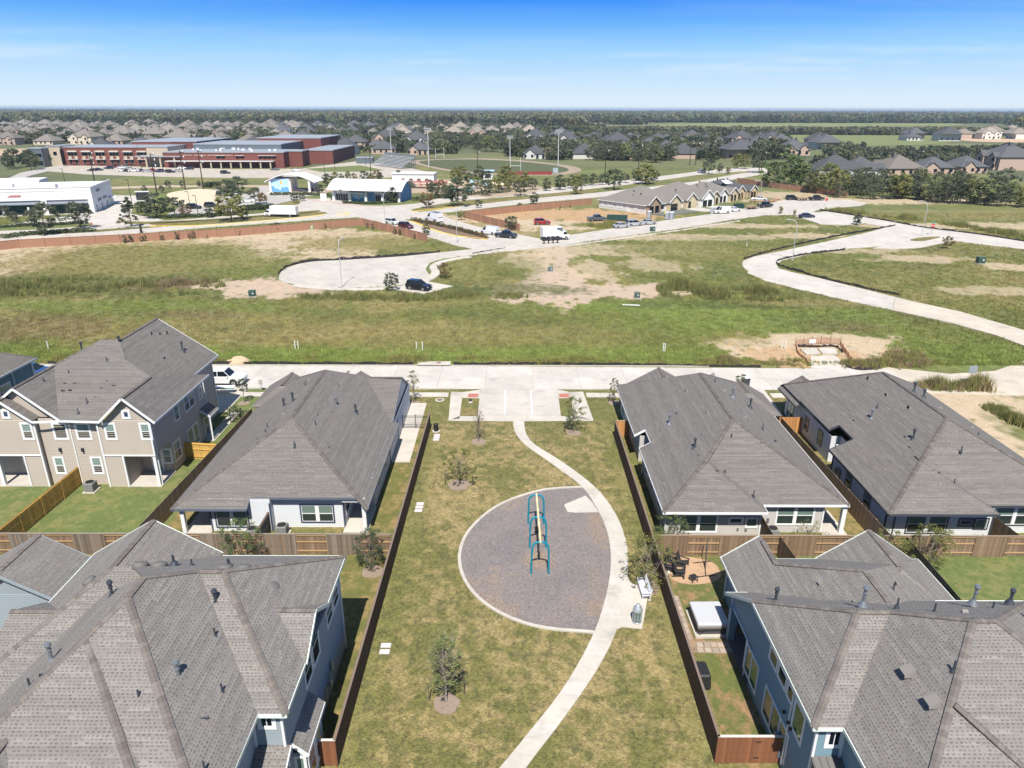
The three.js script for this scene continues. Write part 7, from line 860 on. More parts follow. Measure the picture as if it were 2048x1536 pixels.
function carGeos(type) {
  if (carCache[type]) return carCache[type]; const s = SPEC[type], r = {};
  r.body = extr(s.body, s.W, 0.07); const c = s.cab, top = c.slice(1, 3), sh = 0.93;
  const cab = extr(c, s.W * 0.9, 0.06); { const P = cab.attributes.position; for (let i = 0; i < P.count; i++) { const t = clamp((P.getY(i) - c[0][1]) / (top[0][1] - c[0][1])); P.setZ(i, P.getZ(i) * (1 - 0.13 * t)); } cab.computeVertexNormals(); } r.glass = cab;
  const g = new GB(), x0 = top[0][0], x1 = top[1][0], y = Math.max(top[0][1], top[1][1]), zw = s.W * 0.9 * 0.87 / 2; g.add(new RoundedBoxGeometry(x1 - x0 + 0.12, 0.1, zw * 2 + 0.06, 2, 0.04), T4((x0 + x1) / 2, y + 0.03, 0, 0, 0, Math.atan2(top[1][1] - top[0][1], x1 - x0)));
  for (const z of [-1, 1]) { const b = z * s.W * 0.45, a = z * zw; g.bar([c[0][0], c[0][1], b], [x0, top[0][1], a], 0.12, 0.08).bar([c[3][0], c[3][1], b], [x1, top[1][1], a], 0.08, 0.06); const m = (x0 + x1) / 2 - 0.1; g.bar([m, c[0][1], b * 1.0], [m, y, a], 0.08, 0.05); if (s.panel) g.quad([c[0][0] + 0.02, c[0][1], b * 1.015], [0.75, c[0][1], b * 1.015], [0.55, y, a * 1.02], [x0, y, a * 1.02]); }
  if (s.panel) g.box(c[0][0] - 0.03, c[0][1], -zw, c[0][0], y, zw); r.roof = g.geo();
  if (s.bed) { const b = new GB(); b.box(s.bed[0], 1.16, -s.W / 2 + 0.14, s.bed[1], 1.165, s.W / 2 - 0.14); r.bed = b.geo(); }
  r.tyre = new THREE.CylinderGeometry(s.wr, s.wr, 0.24, 18).rotateX(Math.PI / 2); r.rim = new THREE.CylinderGeometry(s.wr * 0.62, s.wr * 0.62, 0.26, 12).rotateX(Math.PI / 2); r.arch = new THREE.CylinderGeometry(s.wr * 1.2, s.wr * 1.2, 0.02, 16).rotateX(Math.PI / 2);
  r.head = new RoundedBoxGeometry(0.1, 0.16, 0.4, 1, 0.03); r.tail = new RoundedBoxGeometry(0.08, 0.22, 0.26, 1, 0.03); return (carCache[type] = r);
}
function wheels(t, s, r, xs) { for (const x of xs) for (const z of [-1, 1]) { const w = part(t, 'wheel', r.tyre, tyreM); w.position.set(x, s.wr, z * (s.W / 2 - 0.1)); part(w, 'rim', r.rim, rimM); const a = part(t, 'wheel_arch', r.arch, M.black); a.position.set(x, s.wr + 0.06, z * (s.W / 2 + 0.002)); } }
function car(type, col, label, px, turn, name) {
  const s = SPEC[type], r = carGeos(type), t = thing(name || { sedan: 'parked_car', suv: 'parked_car', minivan: 'minivan', pickup: 'pickup_truck', van: 'van' }[type], label, { sedan: 'car', suv: 'car', minivan: 'minivan', pickup: 'pickup truck', van: 'van' }[type], [px[0], px[2] || 0.06, px[1]], turn), m = PAINT[col];
  part(t, 'body', r.body, m); part(t, 'windows', r.glass, carGlass); part(t, 'roof', r.roof, m); if (r.bed) part(t, 'truck_bed', r.bed, M.black); wheels(t, s, r, s.wx);
  const hy = s.body[s.body.length - 4][1] - 0.08; for (const z of [-1, 1]) { const h = part(t, 'headlight', r.head, headM); h.position.set(s.L / 2 - 0.03, Math.min(hy, 0.9), z * (s.W / 2 - 0.3)); const q = part(t, 'tail_light', r.tail, tailM); q.position.set(-s.L / 2 - 0.0, 0.85, z * (s.W / 2 - 0.2)); const mi = part(t, 'mirror', new GB().cbox(s.cab[3][0] - 0.3, s.cab[3][1] + 0.02, z * (s.W / 2 + 0.08), 0.12, 0.14, 0.16).geo(), m); }
  part(t, 'grille', new GB().cbox(s.L / 2 + 0.02, 0.5, 0, 0.05, 0.22, s.W * 0.5).geo(), M.black); return t;
}
function boxTruck(label, px, turn, L) {
  const t = thing('box_truck', label, 'box truck', [px[0], 0.06, px[1]], turn), m = PAINT.white, W = 2.4, cx = L / 2;
  part(t, 'cargo_box', new RoundedBoxGeometry(L - 2.1, 2.5, W, 2, 0.05).translate(-1.05, 2.15, 0), M.white); part(t, 'chassis', new GB().box(-L / 2, 0.6, -0.5, L / 2 - 0.4, 0.9, 0.5).geo(), M.black);
  part(t, 'cab', extr([[cx - 2.0, 0.55], [cx - 2.0, 2.2], [cx - 1.0, 2.25], [cx - 0.65, 1.45], [cx - 0.05, 1.3], [cx, 0.55]], 2.0, 0.08), m); part(t, 'windows', extr([[cx - 1.7, 1.45], [cx - 1.65, 2.1], [cx - 1.02, 2.12], [cx - 0.62, 1.47]], 2.03, 0.02), carGlass); part(t, 'bumper', new GB().box(cx - 0.05, 0.45, -1, cx + 0.12, 0.7, 1).geo(), M.darkMetal); part(t, 'rear_door', new GB().box(-L / 2 - 0.02, 1.0, -1.1, -L / 2 + 0.02, 3.3, 1.1).geo(), M.offWhite);
  const tg = new THREE.CylinderGeometry(0.46, 0.46, 0.3, 18).rotateX(Math.PI / 2), rg = new THREE.CylinderGeometry(0.26, 0.26, 0.32, 12).rotateX(Math.PI / 2); for (const x of [cx - 0.95, -L / 2 + 2.0]) for (const z of [-1, 1]) { const w = part(t, 'wheel', tg, tyreM); w.position.set(x, 0.46, z * 0.95); part(w, 'rim', rg, rimM); }
  for (const z of [-1, 1]) { const h = part(t, 'headlight', new RoundedBoxGeometry(0.1, 0.2, 0.35, 1, 0.03), headM); h.position.set(cx + 0.02, 0.95, z * 0.75); }
}
{
  const E = 0.0, A = (x0, y0, x1, y1) => 0;
  car('suv', 'black', 'black minivan-like car parked on the driveway beside the turning circle', [-17.6,-131.45, 0.12], -0.45); car('pickup', 'white', 'white pickup truck on the street partly hidden by the beige duplex', [-36.0, -82.3], 0.0); car('sedan', 'blue', 'blue car on the street between the teal house and the beige duplex', [-61.18,-84.91], 0);
  boxTruck('long white box truck on the boulevard driving left', [-72.61,-227.23], 3.05, 10.4); boxTruck('white box truck parked on the construction road by the black mailboxes', [11.13,-186.53], 0.3, 7.4);
  car('suv', 'white', 'white car behind the brick wall corner at the entrance road', [-35.36,-212.34], -0.75); car('suv', 'maroon', 'dark maroon car behind the brick wall at the entrance road', [-30.34,-204.94], -0.75);
  { const v = car('van', 'white', 'white work van with a rack on its roof at the planted median', [-23.65,-217.48], 2.3); v.scale.set(1.15, 1.25, 1.1); const g = new GB(); for (const z of [-0.5, 0.5]) g.bar([-2.4, 2.42, z], [0.6, 2.42, z], 0.06); for (let i = 0; i < 6; i++) g.bar([-2.3 + i * 0.55, 2.38, -0.7], [-2.3 + i * 0.55, 2.38, 0.7], 0.05); part(v, 'roof_rack', g.geo(), M.darkMetal); }
  car('van', 'white', 'white panel van at the end of the planted median', [-6.22,-194.95], 2.5); car('pickup', 'black', 'black pickup truck at the end of the planted median', [-1.68,-189.41], -0.45); car('suv', 'red', 'dark red car parked on the bare lot behind the brick wall', [8.76,-213.05], 0.1); car('pickup', 'grey', 'dark grey pickup on the orange dirt by the green skip', [25.69,-220.34], 0.25);
  car('sedan', 'silver', 'silver car, leftmost of the three parked along the construction road', [31.24,-206.8], 0.35); car('minivan', 'silver', 'silver minivan, middle of the three parked along the construction road', [35.59,-210.6], 0.35); car('sedan', 'silver', 'silver car, rightmost of the three parked along the construction road', [40.36,-213.56], 0.35);
  car('van', 'white', 'white van parked before the unfinished houses beside the portable toilet', [68.62,-237.71], 3.4); car('sedan', 'white', 'white car parked before the unfinished houses beside the dark skip', [74.17,-242.67], 0.4); car('pickup', 'silver', 'silver pickup on the dirt at the end of the unfinished houses', [91.5,-270.42], -0.2); car('pickup', 'black', 'black pickup with a flat trailer by the unfinished houses', [88.04,-253.23], 0.5); car('suv', 'black', 'black car at the kerb of the far construction cul-de-sac', [105.55,-275.34], 0.2); car('pickup', 'black', 'black pickup with a trailer at the far construction cul-de-sac', [114.06,-273.94], 0.15); car('sedan', 'navy', 'dark blue car on the driveway of the far crossroads', [92.72,-227.85], 0.15); car('suv', 'silver', 'grey car driving on the distant boulevard bend', [101.16,-395.5], 0.5);
  for (const [l, px, a] of [['flat trailer loaded with timber behind the black pickup', [82.06,-249.15], 0.5], ['empty flat trailer hitched behind the far black pickup', [109.14,-273.85], 0.15]]) { const t = thing('flat_trailer', l, 'trailer', [px[0], 0.06, px[1]], a); part(t, 'deck', new GB().box(-2.6, 0.55, -1, 2.6, 0.68, 1).geo(), mat([0.14, 0.09, 0.055], 0.9)); part(t, 'drawbar', new GB().bar([2.6, 0.55, -0.5], [3.8, 0.5, 0], 0.1).bar([2.6, 0.55, 0.5], [3.8, 0.5, 0], 0.1).geo(), M.darkMetal); for (const x of [-0.5, 0.5]) for (const z of [-1, 1]) part(t, 'wheel', new THREE.CylinderGeometry(0.35, 0.35, 0.2, 14).rotateX(Math.PI / 2).translate(x, 0.35, z * 1.05), tyreM); for (let i = 0; i < 4; i++) part(t, 'board', new GB().box(-2.4, 0.7 + i * 0.13, -0.7, 2.3 - i * 0.3, 0.8 + i * 0.13, 0.3).geo(), mat([0.36, 0.25, 0.15], 0.8)); }
  // school car park
  const school = [['sedan', 'black', -225.75,-397.18], ['sedan', 'navy', -224.33,-400.5], ['suv', 'navy', -224.04,-410.7], ['sedan', 'maroon', -224.76,-419.55], ['sedan', 'white', -218.98,-414.36], ['suv', 'silver', -217.72,-417.96], ['suv', 'white', -208.23,-394.46], ['sedan', 'black', -204.54,-392.97], ['pickup', 'white', -201.13,-393.07], ['sedan', 'navy', -198.49,-394.74], ['sedan', 'silver', -193.37,-390.76], ['sedan', 'red', -192.92,-396.52], ['suv', 'navy', -186.56,-390.33], ['suv', 'black', -179.44,-387.41], ['sedan', 'silver', -177.98,-391.84], ['suv', 'white', -182.75,-410.22], ['suv', 'navy', -178.47,-408.63], ['suv', 'black', -148.62,-382.19], ['sedan', 'grey', -130.1,-404.99], ['sedan', 'white', -116.29,-398.78], ['sedan', 'maroon', -123.13,-462.58], ['suv', 'navy', -119.49,-460.54]];
  const wh = ['first from the left in the school car park front row', 'second from the left in the school car park front row', 'beside the dark lamp pole in the school car park', 'nearest the school facade in the school car park', 'left of the bright silver car near the school facade', 'close to the school facade among the parked cars', 'third from the left in the school car park front row', 'between two white vehicles in the school car park front row', 'in the middle of the school car park front row', 'right of the white pickup in the school car park', 'left of the red car in the school car park', 'next to the tall banner poles in the school car park', 'right of the red car in the school car park', 'left of a silver car at the right of the car park', 'at the right end of the school car park front row', 'left of the two cars under the school canopy', 'right of the two cars under the school canopy', 'standing alone at the right of the school car park', 'at the school garage doors', 'at the kerb right of the school garage doors', 'left of the two cars at the back of the school', 'right of the two cars at the back of the school'];
  school.forEach(([ty, c, x, z], i) => car(ty, c, { black: 'black', navy: 'dark blue', maroon: 'maroon', white: 'white', silver: 'silver', red: 'red', grey: 'grey-green' }[c] + (ty === 'pickup' ? ' pickup ' : ' car ') + wh[i], [x, z], (i % 2 ? 0.1 : 3.2) + rr(-0.1, 0.1)));
  const club = [['suv', 'black', -107.82,-245.64, 'black car by the hedge at the left of the community car park'], ['suv', 'black', -103.3,-249.63, 'black car right of another by the community car park hedge'], ['suv', 'navy', -113.17,-285.53, 'dark car under the trees of the community car park'], ['pickup', 'white', -109.63,-283.9, 'white pickup under the trees of the community car park'], ['sedan', 'white', -95.63,-263.71, 'white car at the edge of the community car park'], ['pickup', 'white', -85.53,-249.96, 'white pickup behind the long box truck'], ['pickup', 'grey', -86.71,-247.32, 'dark grey pickup behind the long box truck']];
  club.forEach(([ty, c, x, z, l]) => car(ty, c, l, [x, z], rr(-0.2, 0.2) + 0.1));
  // skips, portable toilets, mailboxes, a worker
  const skip = (l, px, a, s = 1) => { const t = thing('waste_skip', l, 'skip', [px[0], 0, px[1]], a), m = mat([0.015, 0.055, 0.045], 0.6); for (const z of [-1.15, 1.15]) part(t, 'side_panel', new GB().box(-3 * s, 0.15, z - 0.05, 3 * s, 1.6, z + 0.05).geo(), m); for (const x of [-3 * s, 3 * s]) part(t, 'end_panel', new GB().box(x - 0.05, 0.15, -1.1, x + 0.05, 1.6, 1.1).geo(), m); part(t, 'floor', new GB().box(-3 * s, 0.15, -1.1, 3 * s, 0.5, 1.1).geo(), mat([0.2, 0.15, 0.1], 0.9)); for (let i = -4; i <= 4; i++) part(t, 'rib', new GB().box(i * 0.68 * s - 0.06, 0.2, 1.2, i * 0.68 * s + 0.06, 1.55, 1.28).geo(), m); };
  skip('long dark green skip on the grass by the orange dirt', [32.1,-221.49], 0.3 - 0.55); skip('short dark green skip among the cars before the unfinished houses', [77.96,-250.38], 0.4, 0.45);
  const loo = (l, px) => { const t = thing('portable_toilet', l, 'portable toilet', [px[0], 0, px[1]], -0.5), m = mat([0.24, 0.27, 0.30], 0.5); part(t, 'cabin', new RoundedBoxGeometry(1.1, 2.1, 1.1, 2, 0.06).translate(0, 1.1, 0), m); part(t, 'roof', new RoundedBoxGeometry(1.15, 0.22, 1.15, 2, 0.1).translate(0, 2.22, 0), M.white); part(t, 'door', new GB().box(-0.35, 0.15, 0.55, 0.35, 1.95, 0.57).geo(), mat([0.32, 0.35, 0.38], 0.5)); part(t, 'vent', new GB().cyl([0.4, 2.2, -0.4], [0.4, 2.6, -0.4], 0.05).geo(), M.white); };
  loo('grey portable toilet with a white roof at the corner of the first unfinished house', [42.72,-225.92]); loo('left grey portable toilet of the pair by the dark gravel pad', [47.93,-223.86]); loo('right grey portable toilet of the pair by the dark gravel pad', [49.33,-223.88]); loo('grey portable toilet beside the white van', [65.18,-236.47]);
  for (let i = 0; i < 4; i++) { const P = [8.02,-180.62], t = thing('mailbox_unit', ['black cluster mailbox on a pedestal, first from the left by the box truck', 'black cluster mailbox on a pedestal, second from the left by the box truck', 'black cluster mailbox on a pedestal, third from the left by the box truck', 'black cluster mailbox on a pedestal, last in the row by the box truck'][i], 'mailbox', [P[0] + i * 1.15, 0.1, P[1] - i * 0.35]); part(t, 'pedestal', new GB().cbox(0, 0, 0, 0.3, 0.7, 0.3).geo(), M.black); part(t, 'cabinet', new RoundedBoxGeometry(0.95, 1.05, 0.6, 2, 0.05).translate(0, 1.2, 0), M.black); for (let k = 0; k < 4; k++) part(t, 'door', new GB().cbox(0, 0.75 + k * 0.24, 0.305, 0.8, 0.2, 0.02).geo(), M.darkMetal); }
  { const P = [12.26,-185.79], t = thing('shade_post', 'dark post with a flat cap beside the black mailboxes', 'post', [P[0], 0, P[1]]); part(t, 'post', new GB().cbox(0, 0, 0, 0.18, 3.2, 0.18).geo(), M.darkMetal); part(t, 'cap', new GB().cbox(0, 3.2, 0, 1.5, 0.12, 1.2).geo(), M.darkMetal); }
  { // person: one continuous lathe-like body from joints
    const P = [48.24,-229.3], t = thing('person', 'construction worker in a yellow-green vest standing by the grey portable toilets', 'person', [P[0], 0, P[1]], 0.4); const cap = (g, a, b, r0, r1) => g.cyl(a, b, r0, r1, 10); const g = new GB([0.35, 0.22, 0.15]); const skin = [0.35, 0.22, 0.15], vest = [0.5, 0.62, 0.04], jean = [0.03, 0.045, 0.08];
    g.color(jean); for (const s of [-1, 1]) { cap(g, [s * 0.1, 0.05, 0.04 * s], [s * 0.1, 0.48, 0.02 * s], 0.055, 0.075); cap(g, [s * 0.1, 0.48, 0.02 * s], [s * 0.09, 0.92, 0], 0.075, 0.105); g.cbox(s * 0.1, 0, 0.06, 0.1, 0.08, 0.26); } g.color(vest); cap(g, [0, 0.88, 0], [0, 1.15, 0.01], 0.17, 0.16); cap(g, [0, 1.15, 0.01], [0, 1.42, 0], 0.16, 0.19); cap(g, [0, 1.42, 0], [0, 1.48, 0], 0.19, 0.07); for (const s of [-1, 1]) { g.color(vest); cap(g, [s * 0.19, 1.4, 0], [s * 0.26, 1.12, 0.03], 0.06, 0.05); g.color(skin); cap(g, [s * 0.26, 1.12, 0.03], [s * 0.24, 0.86, 0.14], 0.045, 0.035); g.cbox(s * 0.24, 0.78, 0.16, 0.05, 0.1, 0.07); } g.color(skin); cap(g, [0, 1.46, 0], [0, 1.56, 0.01], 0.055, 0.055); g.add(new THREE.SphereGeometry(0.105, 14, 10), T4(0, 1.65, 0.015, 0, 0, 0, [0.9, 1.12, 1]));
    part(t, 'body', g.geo(), mat(0xffffff, 0.8, { vertexColors: true })); part(t, 'hard_hat', new THREE.SphereGeometry(0.125, 14, 8, 0, 6.3, 0, 1.5).translate(0, 1.69, 0.015), mat([0.7, 0.7, 0.66], 0.4)); }
}

// ---------- buildings beyond the meadow ----------
srand(601);
const brickTex = rep(tex(512, 512, 1, 1, (u, v) => { const row = Math.floor(v * 32), x = u * 16 + (row % 2) * 0.5, fx = x - Math.floor(x), fy = v * 32 - row; const mort = fx < 0.05 || fy < 0.1; const k = 0.8 + 0.4 * PERM[(row * 131 + Math.floor(mod(x, 16)) * 17) & 65535]; return mort ? [0.8, 0.78, 0.74] : [k, k * 0.96, k * 0.93]; }), 3.2);
M.brickTan = mat([0.34, 0.185, 0.12], 0.9, { map: brickTex }); M.brickRed = mat([0.165, 0.055, 0.045], 0.9, { map: brickTex }); M.brickPale = mat([0.43, 0.37, 0.29], 0.9, { map: brickTex }); M.metalRoof = mat([0.33, 0.35, 0.37], 0.5, { metalness: 0.3 }); M.metalDark = mat([0.13, 0.16, 0.18], 0.5, { metalness: 0.3 }); M.roofWhite = mat([0.66, 0.66, 0.66], 0.7); M.trimGrey = mat([0.5, 0.51, 0.52], 0.6);
// brick screen walls: panel by panel, with piers and a coping
function brickWall(label, pts, h = 2.0) {
  const t = thing('brick_wall', label, 'wall');
  for (let s = 0; s + 1 < pts.length; s++) { const a = pts[s], b = pts[s + 1], L = Math.hypot(b[0] - a[0], b[1] - a[1]), n = Math.max(1, Math.round(L / 4.9)); for (let i = 0; i < n; i++) { const p = [a[0] + (b[0] - a[0]) * i / n, a[1] + (b[1] - a[1]) * i / n], q = [a[0] + (b[0] - a[0]) * (i + 1) / n, a[1] + (b[1] - a[1]) * (i + 1) / n]; part(t, 'panel', new GB().bar([p[0], h / 2, p[1]], [q[0], h / 2, q[1]], 0.14, h).geo(), M.brickTan); part(t, 'coping', new GB().bar([p[0], h + 0.04, p[1]], [q[0], h + 0.04, q[1]], 0.22, 0.08).geo(), M.brickTan); part(t, 'pier', new GB().cbox(p[0], 0, p[1], 0.34, h + 0.16, 0.34).geo(), M.brickTan); } }
  return t;
}
brickWall('long tan brick wall between the left meadow and the boulevard, turning along the entrance road', [[-132, -163], [-120.15,-173.37],[-99.53,-180.92],[-74.22,-191.52],[-47.04,-208.35],[-43.66,-210.29],[-21.77,-183.09]]); brickWall('tan brick wall round the bare lot right of the entrance road', [[1.99,-200.13],[-15.14,-226.02],[28.63,-261.79]]); brickWall('distant red-brown wall in front of the dark wood at right', [[104.08,-340.88],[114.88,-314.83],[130.83,-285.61]], 2.2);
{ const L = []; for (const q of [[[-114.2,-176.84,1.61],[-109.85,-179,1.25],[-98.09,-180.58,2.01],[-96.94,-181.32,1.89],[-94.64,-182.07,1.27],[-94.11,-182.81,1.65],[-90.33,-184.34,1.41],[-86.8,-185.14,2.05],[-84.22,-186.69,1.55],[-83.5,-187.47,1.95],[-80.29,-188.28,0.78],[-77.91,-190.67,0.66],[-74.89,-191.51,0.53],[-73.44,-192.33,1.73],[-68.5,-196.51,1.22],[-65.03,-200.85,2.07],[-63.62,-201.74,1.39],[-53.35,-204.58,1.82],[-52.15,-205.5,1.69],[-48.4,-209.27,0.72],[-41.46,-205.67,1.41],[-39.54,-203,1.67],[-31.88,-194.57,1.75],[-30.28,-192.96,1.73],[-25.54,-187.53,1.3],[16.17,-246.65,1.16],[19.87,-250.62,1.01]]]) for (const r of q) L.push(r); const G = [0, 1].map(() => treeGeo({ tone: 'd', base: 0.02, r: 0.36, n: 260, clusters: 18, cr: 0.14, leaf: 0.14, tr: 0.02, multi: 3 })); for (const [x, z, h] of L) tree('shrub', 'upright dark shrub growing against the tan brick wall', 'shrub', pick(G), x, z, Math.max(0.8, h), { w: 0.8, group: 'shrubs along the brick wall' }); tree('shrub', 'wide dark bush cluster spread against the tan brick wall', 'shrub', G[0], -65.47,-199.11, 2.4, { w: 2.2 }); }
// low planting in the median and garden hedges
{ const G = treeGeo({ tone: 'd', base: 0.0, r: 0.5, n: 200, clusters: 16, cr: 0.2, leaf: 0.2, tr: 0.02, multi: 3 }), H = treeGeo({ tone: 'o', base: 0.0, r: 0.5, n: 200, clusters: 16, cr: 0.2, leaf: 0.2, tr: 0.02, multi: 3 });
  const c = curve([[-29.8,-218.4],[-22.65,-210.63],[-14.59,-199.88],[-7.93,-190.11]], 34); for (const p of c) for (const d of [-1.6, 0.6, 2.2]) tree('shrub', 'low clipped shrub in the planted median of the entrance road', 'shrub', rnd() < 0.6 ? G : H, p[0] + d * 0.5, p[1] + d, rr(0.7, 1.1), { group: 'low shrubs in the planted median', y: 0.2 });
  const hedge = (label, pts, h, w) => { const cc = curve(pts, 26), g = new GB([1, 1, 1]); for (const p of cc) for (let i = 0; i < 46; i++) { const k = rr(0.7, 1.3), t = pick(LEAF.d), x = p[0] + rr(-1, 1) * w, z = p[1] + rr(-1, 1) * w, y = rnd() * h, s = 0.28; g.color([t[0] * k, t[1] * k, t[2] * k]); g.tri([x - s, y, z], [x + s, y + rr(-0.1, 0.1), z + rr(-s, s)], [x, y + s, z + rr(-s, s)]); } solo('hedge', g.geo(), leafMat, label, 'hedge'); };
  hedge('low dark hedge in front of the pavilion lawn', [[-93.94,-285.94],[-83.72,-287.88],[-70.34,-281.38],[-67.29,-274.96]], 1.1, 1.0); hedge('hedge along the front of the community centre', [[-60.18,-261.5],[-50.7,-258.83],[-42.49,-263.29]], 0.8, 0.8); hedge('hedge right of the community centre along the boulevard', [[-36.03,-269.38],[-27.71,-278.99],[-16.72,-287.59],[-3.03,-296.76]], 1.3, 1.4); hedge('hedge along the community car park by the boulevard', [[-107.49,-223.37],[-98.06,-226.79],[-88.77,-231.44]], 0.9, 0.9); hedge('dark long hedge behind the big box truck', [[-91.33,-238.46],[-87.68,-242.21],[-81,-244.86]], 1.8, 0.8); hedge('planting bed of low shrubs across from the white building', [[-132.6,-186.76],[-129.58,-192.32],[-124.39,-194.85],[-116.8,-198.33]], 0.9, 1.5); hedge('yellow-green clipped hedge by the sandy lot', [[-131.77,-315.23],[-128.26,-319.51]], 2.0, 1.4); hedge('low shrubs in front of the white building', [[-144.94,-203.16],[-139.41,-207.83],[-131.93,-209.84],[-127.24,-211.84]], 0.7, 0.7);
  // kerb islands near the white building and the junction
  grassIsle([[-147.5,-198.72],[-142.73,-204.09],[-133.12,-207],[-126.69,-210.88],[-124.56,-212.85],[-122.51,-208.1],[-127.24,-204.34],[-137.08,-199.75]], M.turfGreen); grassIsle([[-118.62,-217.95],[-110.15,-216.07],[-92.82,-221.5],[-80.44,-230.45],[-70.03,-238.84],[-64.4,-242.64],[-64.49,-236.54],[-76.56,-228.27],[-91.59,-218.4],[-106.34,-211.21],[-114.59,-213.02]], M.turfOlive); kerb([[-116.56,-213.97],[-118.92,-217.95],[-119.22,-222.11],[-113.62,-223.27]], 30, 0.5, M.paintRed); kerb([[-124.94,-205.28],[-122.51,-208.1],[-125.1,-213.83],[-128.71,-215.76]], 30, 0.4, M.paintRed); kerb([[-76.81,-273.19],[-61.97,-261.46],[-53.41,-254.61],[-42.71,-253.45]], 40, 0.4, M.paintRed); grassIsle([[-60.82,-264.4],[-51.5,-263.12],[-41.34,-267.76],[-32,-266.45],[-41.4,-256.22],[-51.93,-256.01]], M.turfGreen); grassIsle([[-75.88,-288.05],[-73.65,-295.2],[-68.42,-279.77],[-72.54,-274.85],[-80.93,-277.88]], M.turfGreen); kerb([[-57.39,-235.48],[-54.99,-237.91],[-53.24,-234.38],[-53.45,-230.92],[-55.84,-230.88]], 20, 0.5, M.paintYellow); }
{ // white commercial building
  const t = thing('commercial_building', 'white flat-roofed commercial building with two recessed shopfronts at the left edge', 'building', [-135.6, 0, -235.3], 0.2755), W = M.roofWhite, H = 8.1, zb = -27, xl = -40;
  const w = new GB(); w.box(xl, 4.4, -0.4, 0, H, 0).box(-1.4, 0, -0.4, 0, 4.4, 0).box(-14.9, 0, -0.4, -13.2, 4.4, 0).box(-29, 0, -0.4, -27.4, 4.4, 0).box(-0.4, 0, zb, 0, H, -0.4).box(xl, 0, zb, 0, H - 0.4, zb + 0.4).box(xl, 0, zb, xl + 0.4, H, 0); part(t, 'wall', w.geo(), M.roofWhite);
  part(t, 'roof', new GB().box(xl, H - 1.1, zb, 0, H - 0.9, 0).geo(), M.roofWhite); part(t, 'parapet_cap', new GB().box(xl, H, -0.6, 0.1, H + 0.12, 0.1).box(-0.5, H, zb, 0.1, H + 0.12, -0.6).geo(), M.trimGrey); part(t, 'rear_block', new GB().box(xl, 0, zb - 9, -22, 8.6, zb + 1).geo(), M.roofWhite);
  for (const [a, b] of [[-27.4, -14.9], [-13.2, -1.4]]) { part(t, 'louver_band', new GB().box(a, 3.3, -0.6, b, 4.4, -0.35).geo(), mat([0.32, 0.34, 0.38], 0.6)); part(t, 'canopy', new GB().box(a, 3.15, -0.6, b, 3.3, 0.9).geo(), M.metalDark); const f = part(t, 'shopfront', new GB().box(a, 0, -1.4, b, 0.15, -1.2).box(a, 2.9, -1.4, b, 3.15, -1.2).geo(), M.darkMetal); for (let x = a; x < b - 0.5; x += 1.56) { part(f, 'pane', new GB().box(x + 0.05, 0.15, -1.36, x + 1.5, 2.9, -1.3).geo(), mat([0.02, 0.06, 0.065], 0.06, { metalness: 0.2 })); part(f, 'mullion', new GB().box(x + 1.5, 0.15, -1.38, x + 1.58, 2.9, -1.2).geo(), M.darkMetal); } }
  for (const [z0, y0] of [[-6, 6.0], [-13, 3.0], [-6, 3.0]]) part(t, 'side_window', new GB().box(-0.02, y0, z0 - 5, 0.05, y0 + 0.9, z0).geo(), M.metalDark); for (const z of [-3, -10, -17]) part(t, 'side_door', new GB().box(-0.02, 0, z - 1.1, 0.04, 2.2, z).geo(), M.metalDark);
  const sg = new GB(); for (let i = 0; i < 13; i++) { const h = rr(0.32, 0.42); sg.box(-23.6 + i * 0.28, 5.6, 0, -23.4 + i * 0.28, 5.6 + h, 0.08); } part(t, 'sign_lettering', sg.geo(), mat([0.45, 0.03, 0.03], 0.5)).userData.kind = 'stuff'; const s2 = new GB(); for (let i = 0; i < 10; i++) s2.box(-22.8 + i * 0.28, 6.15, 0, -22.62 + i * 0.28, 6.4, 0.08); part(t, 'sign_lettering', s2.geo(), mat([0.6, 0.35, 0.35], 0.5)).userData.kind = 'stuff';
  for (const x of [-25.5, -18.5]) part(t, 'white_board', new GB().box(x, 0.6, 1.6, x + 0.6, 2.6, 1.7).geo(), M.white); const hp = new GB().box(-16, 8.2, -14, -13, 9.4, -11).box(-30, 8.2, -18, -27, 9.3, -16); part(t, 'roof_unit', hp.geo(), M.trimGrey).position.y = -1.1;
  part(t, 'rear_awning', new GB().box(0, 2.6, -24, 2.6, 2.8, -20).geo(), M.trimGrey); part(t, 'step', new GB().box(xl, 0, 0, 0.5, 0.12, 2.6).geo(), M.newConc);
}
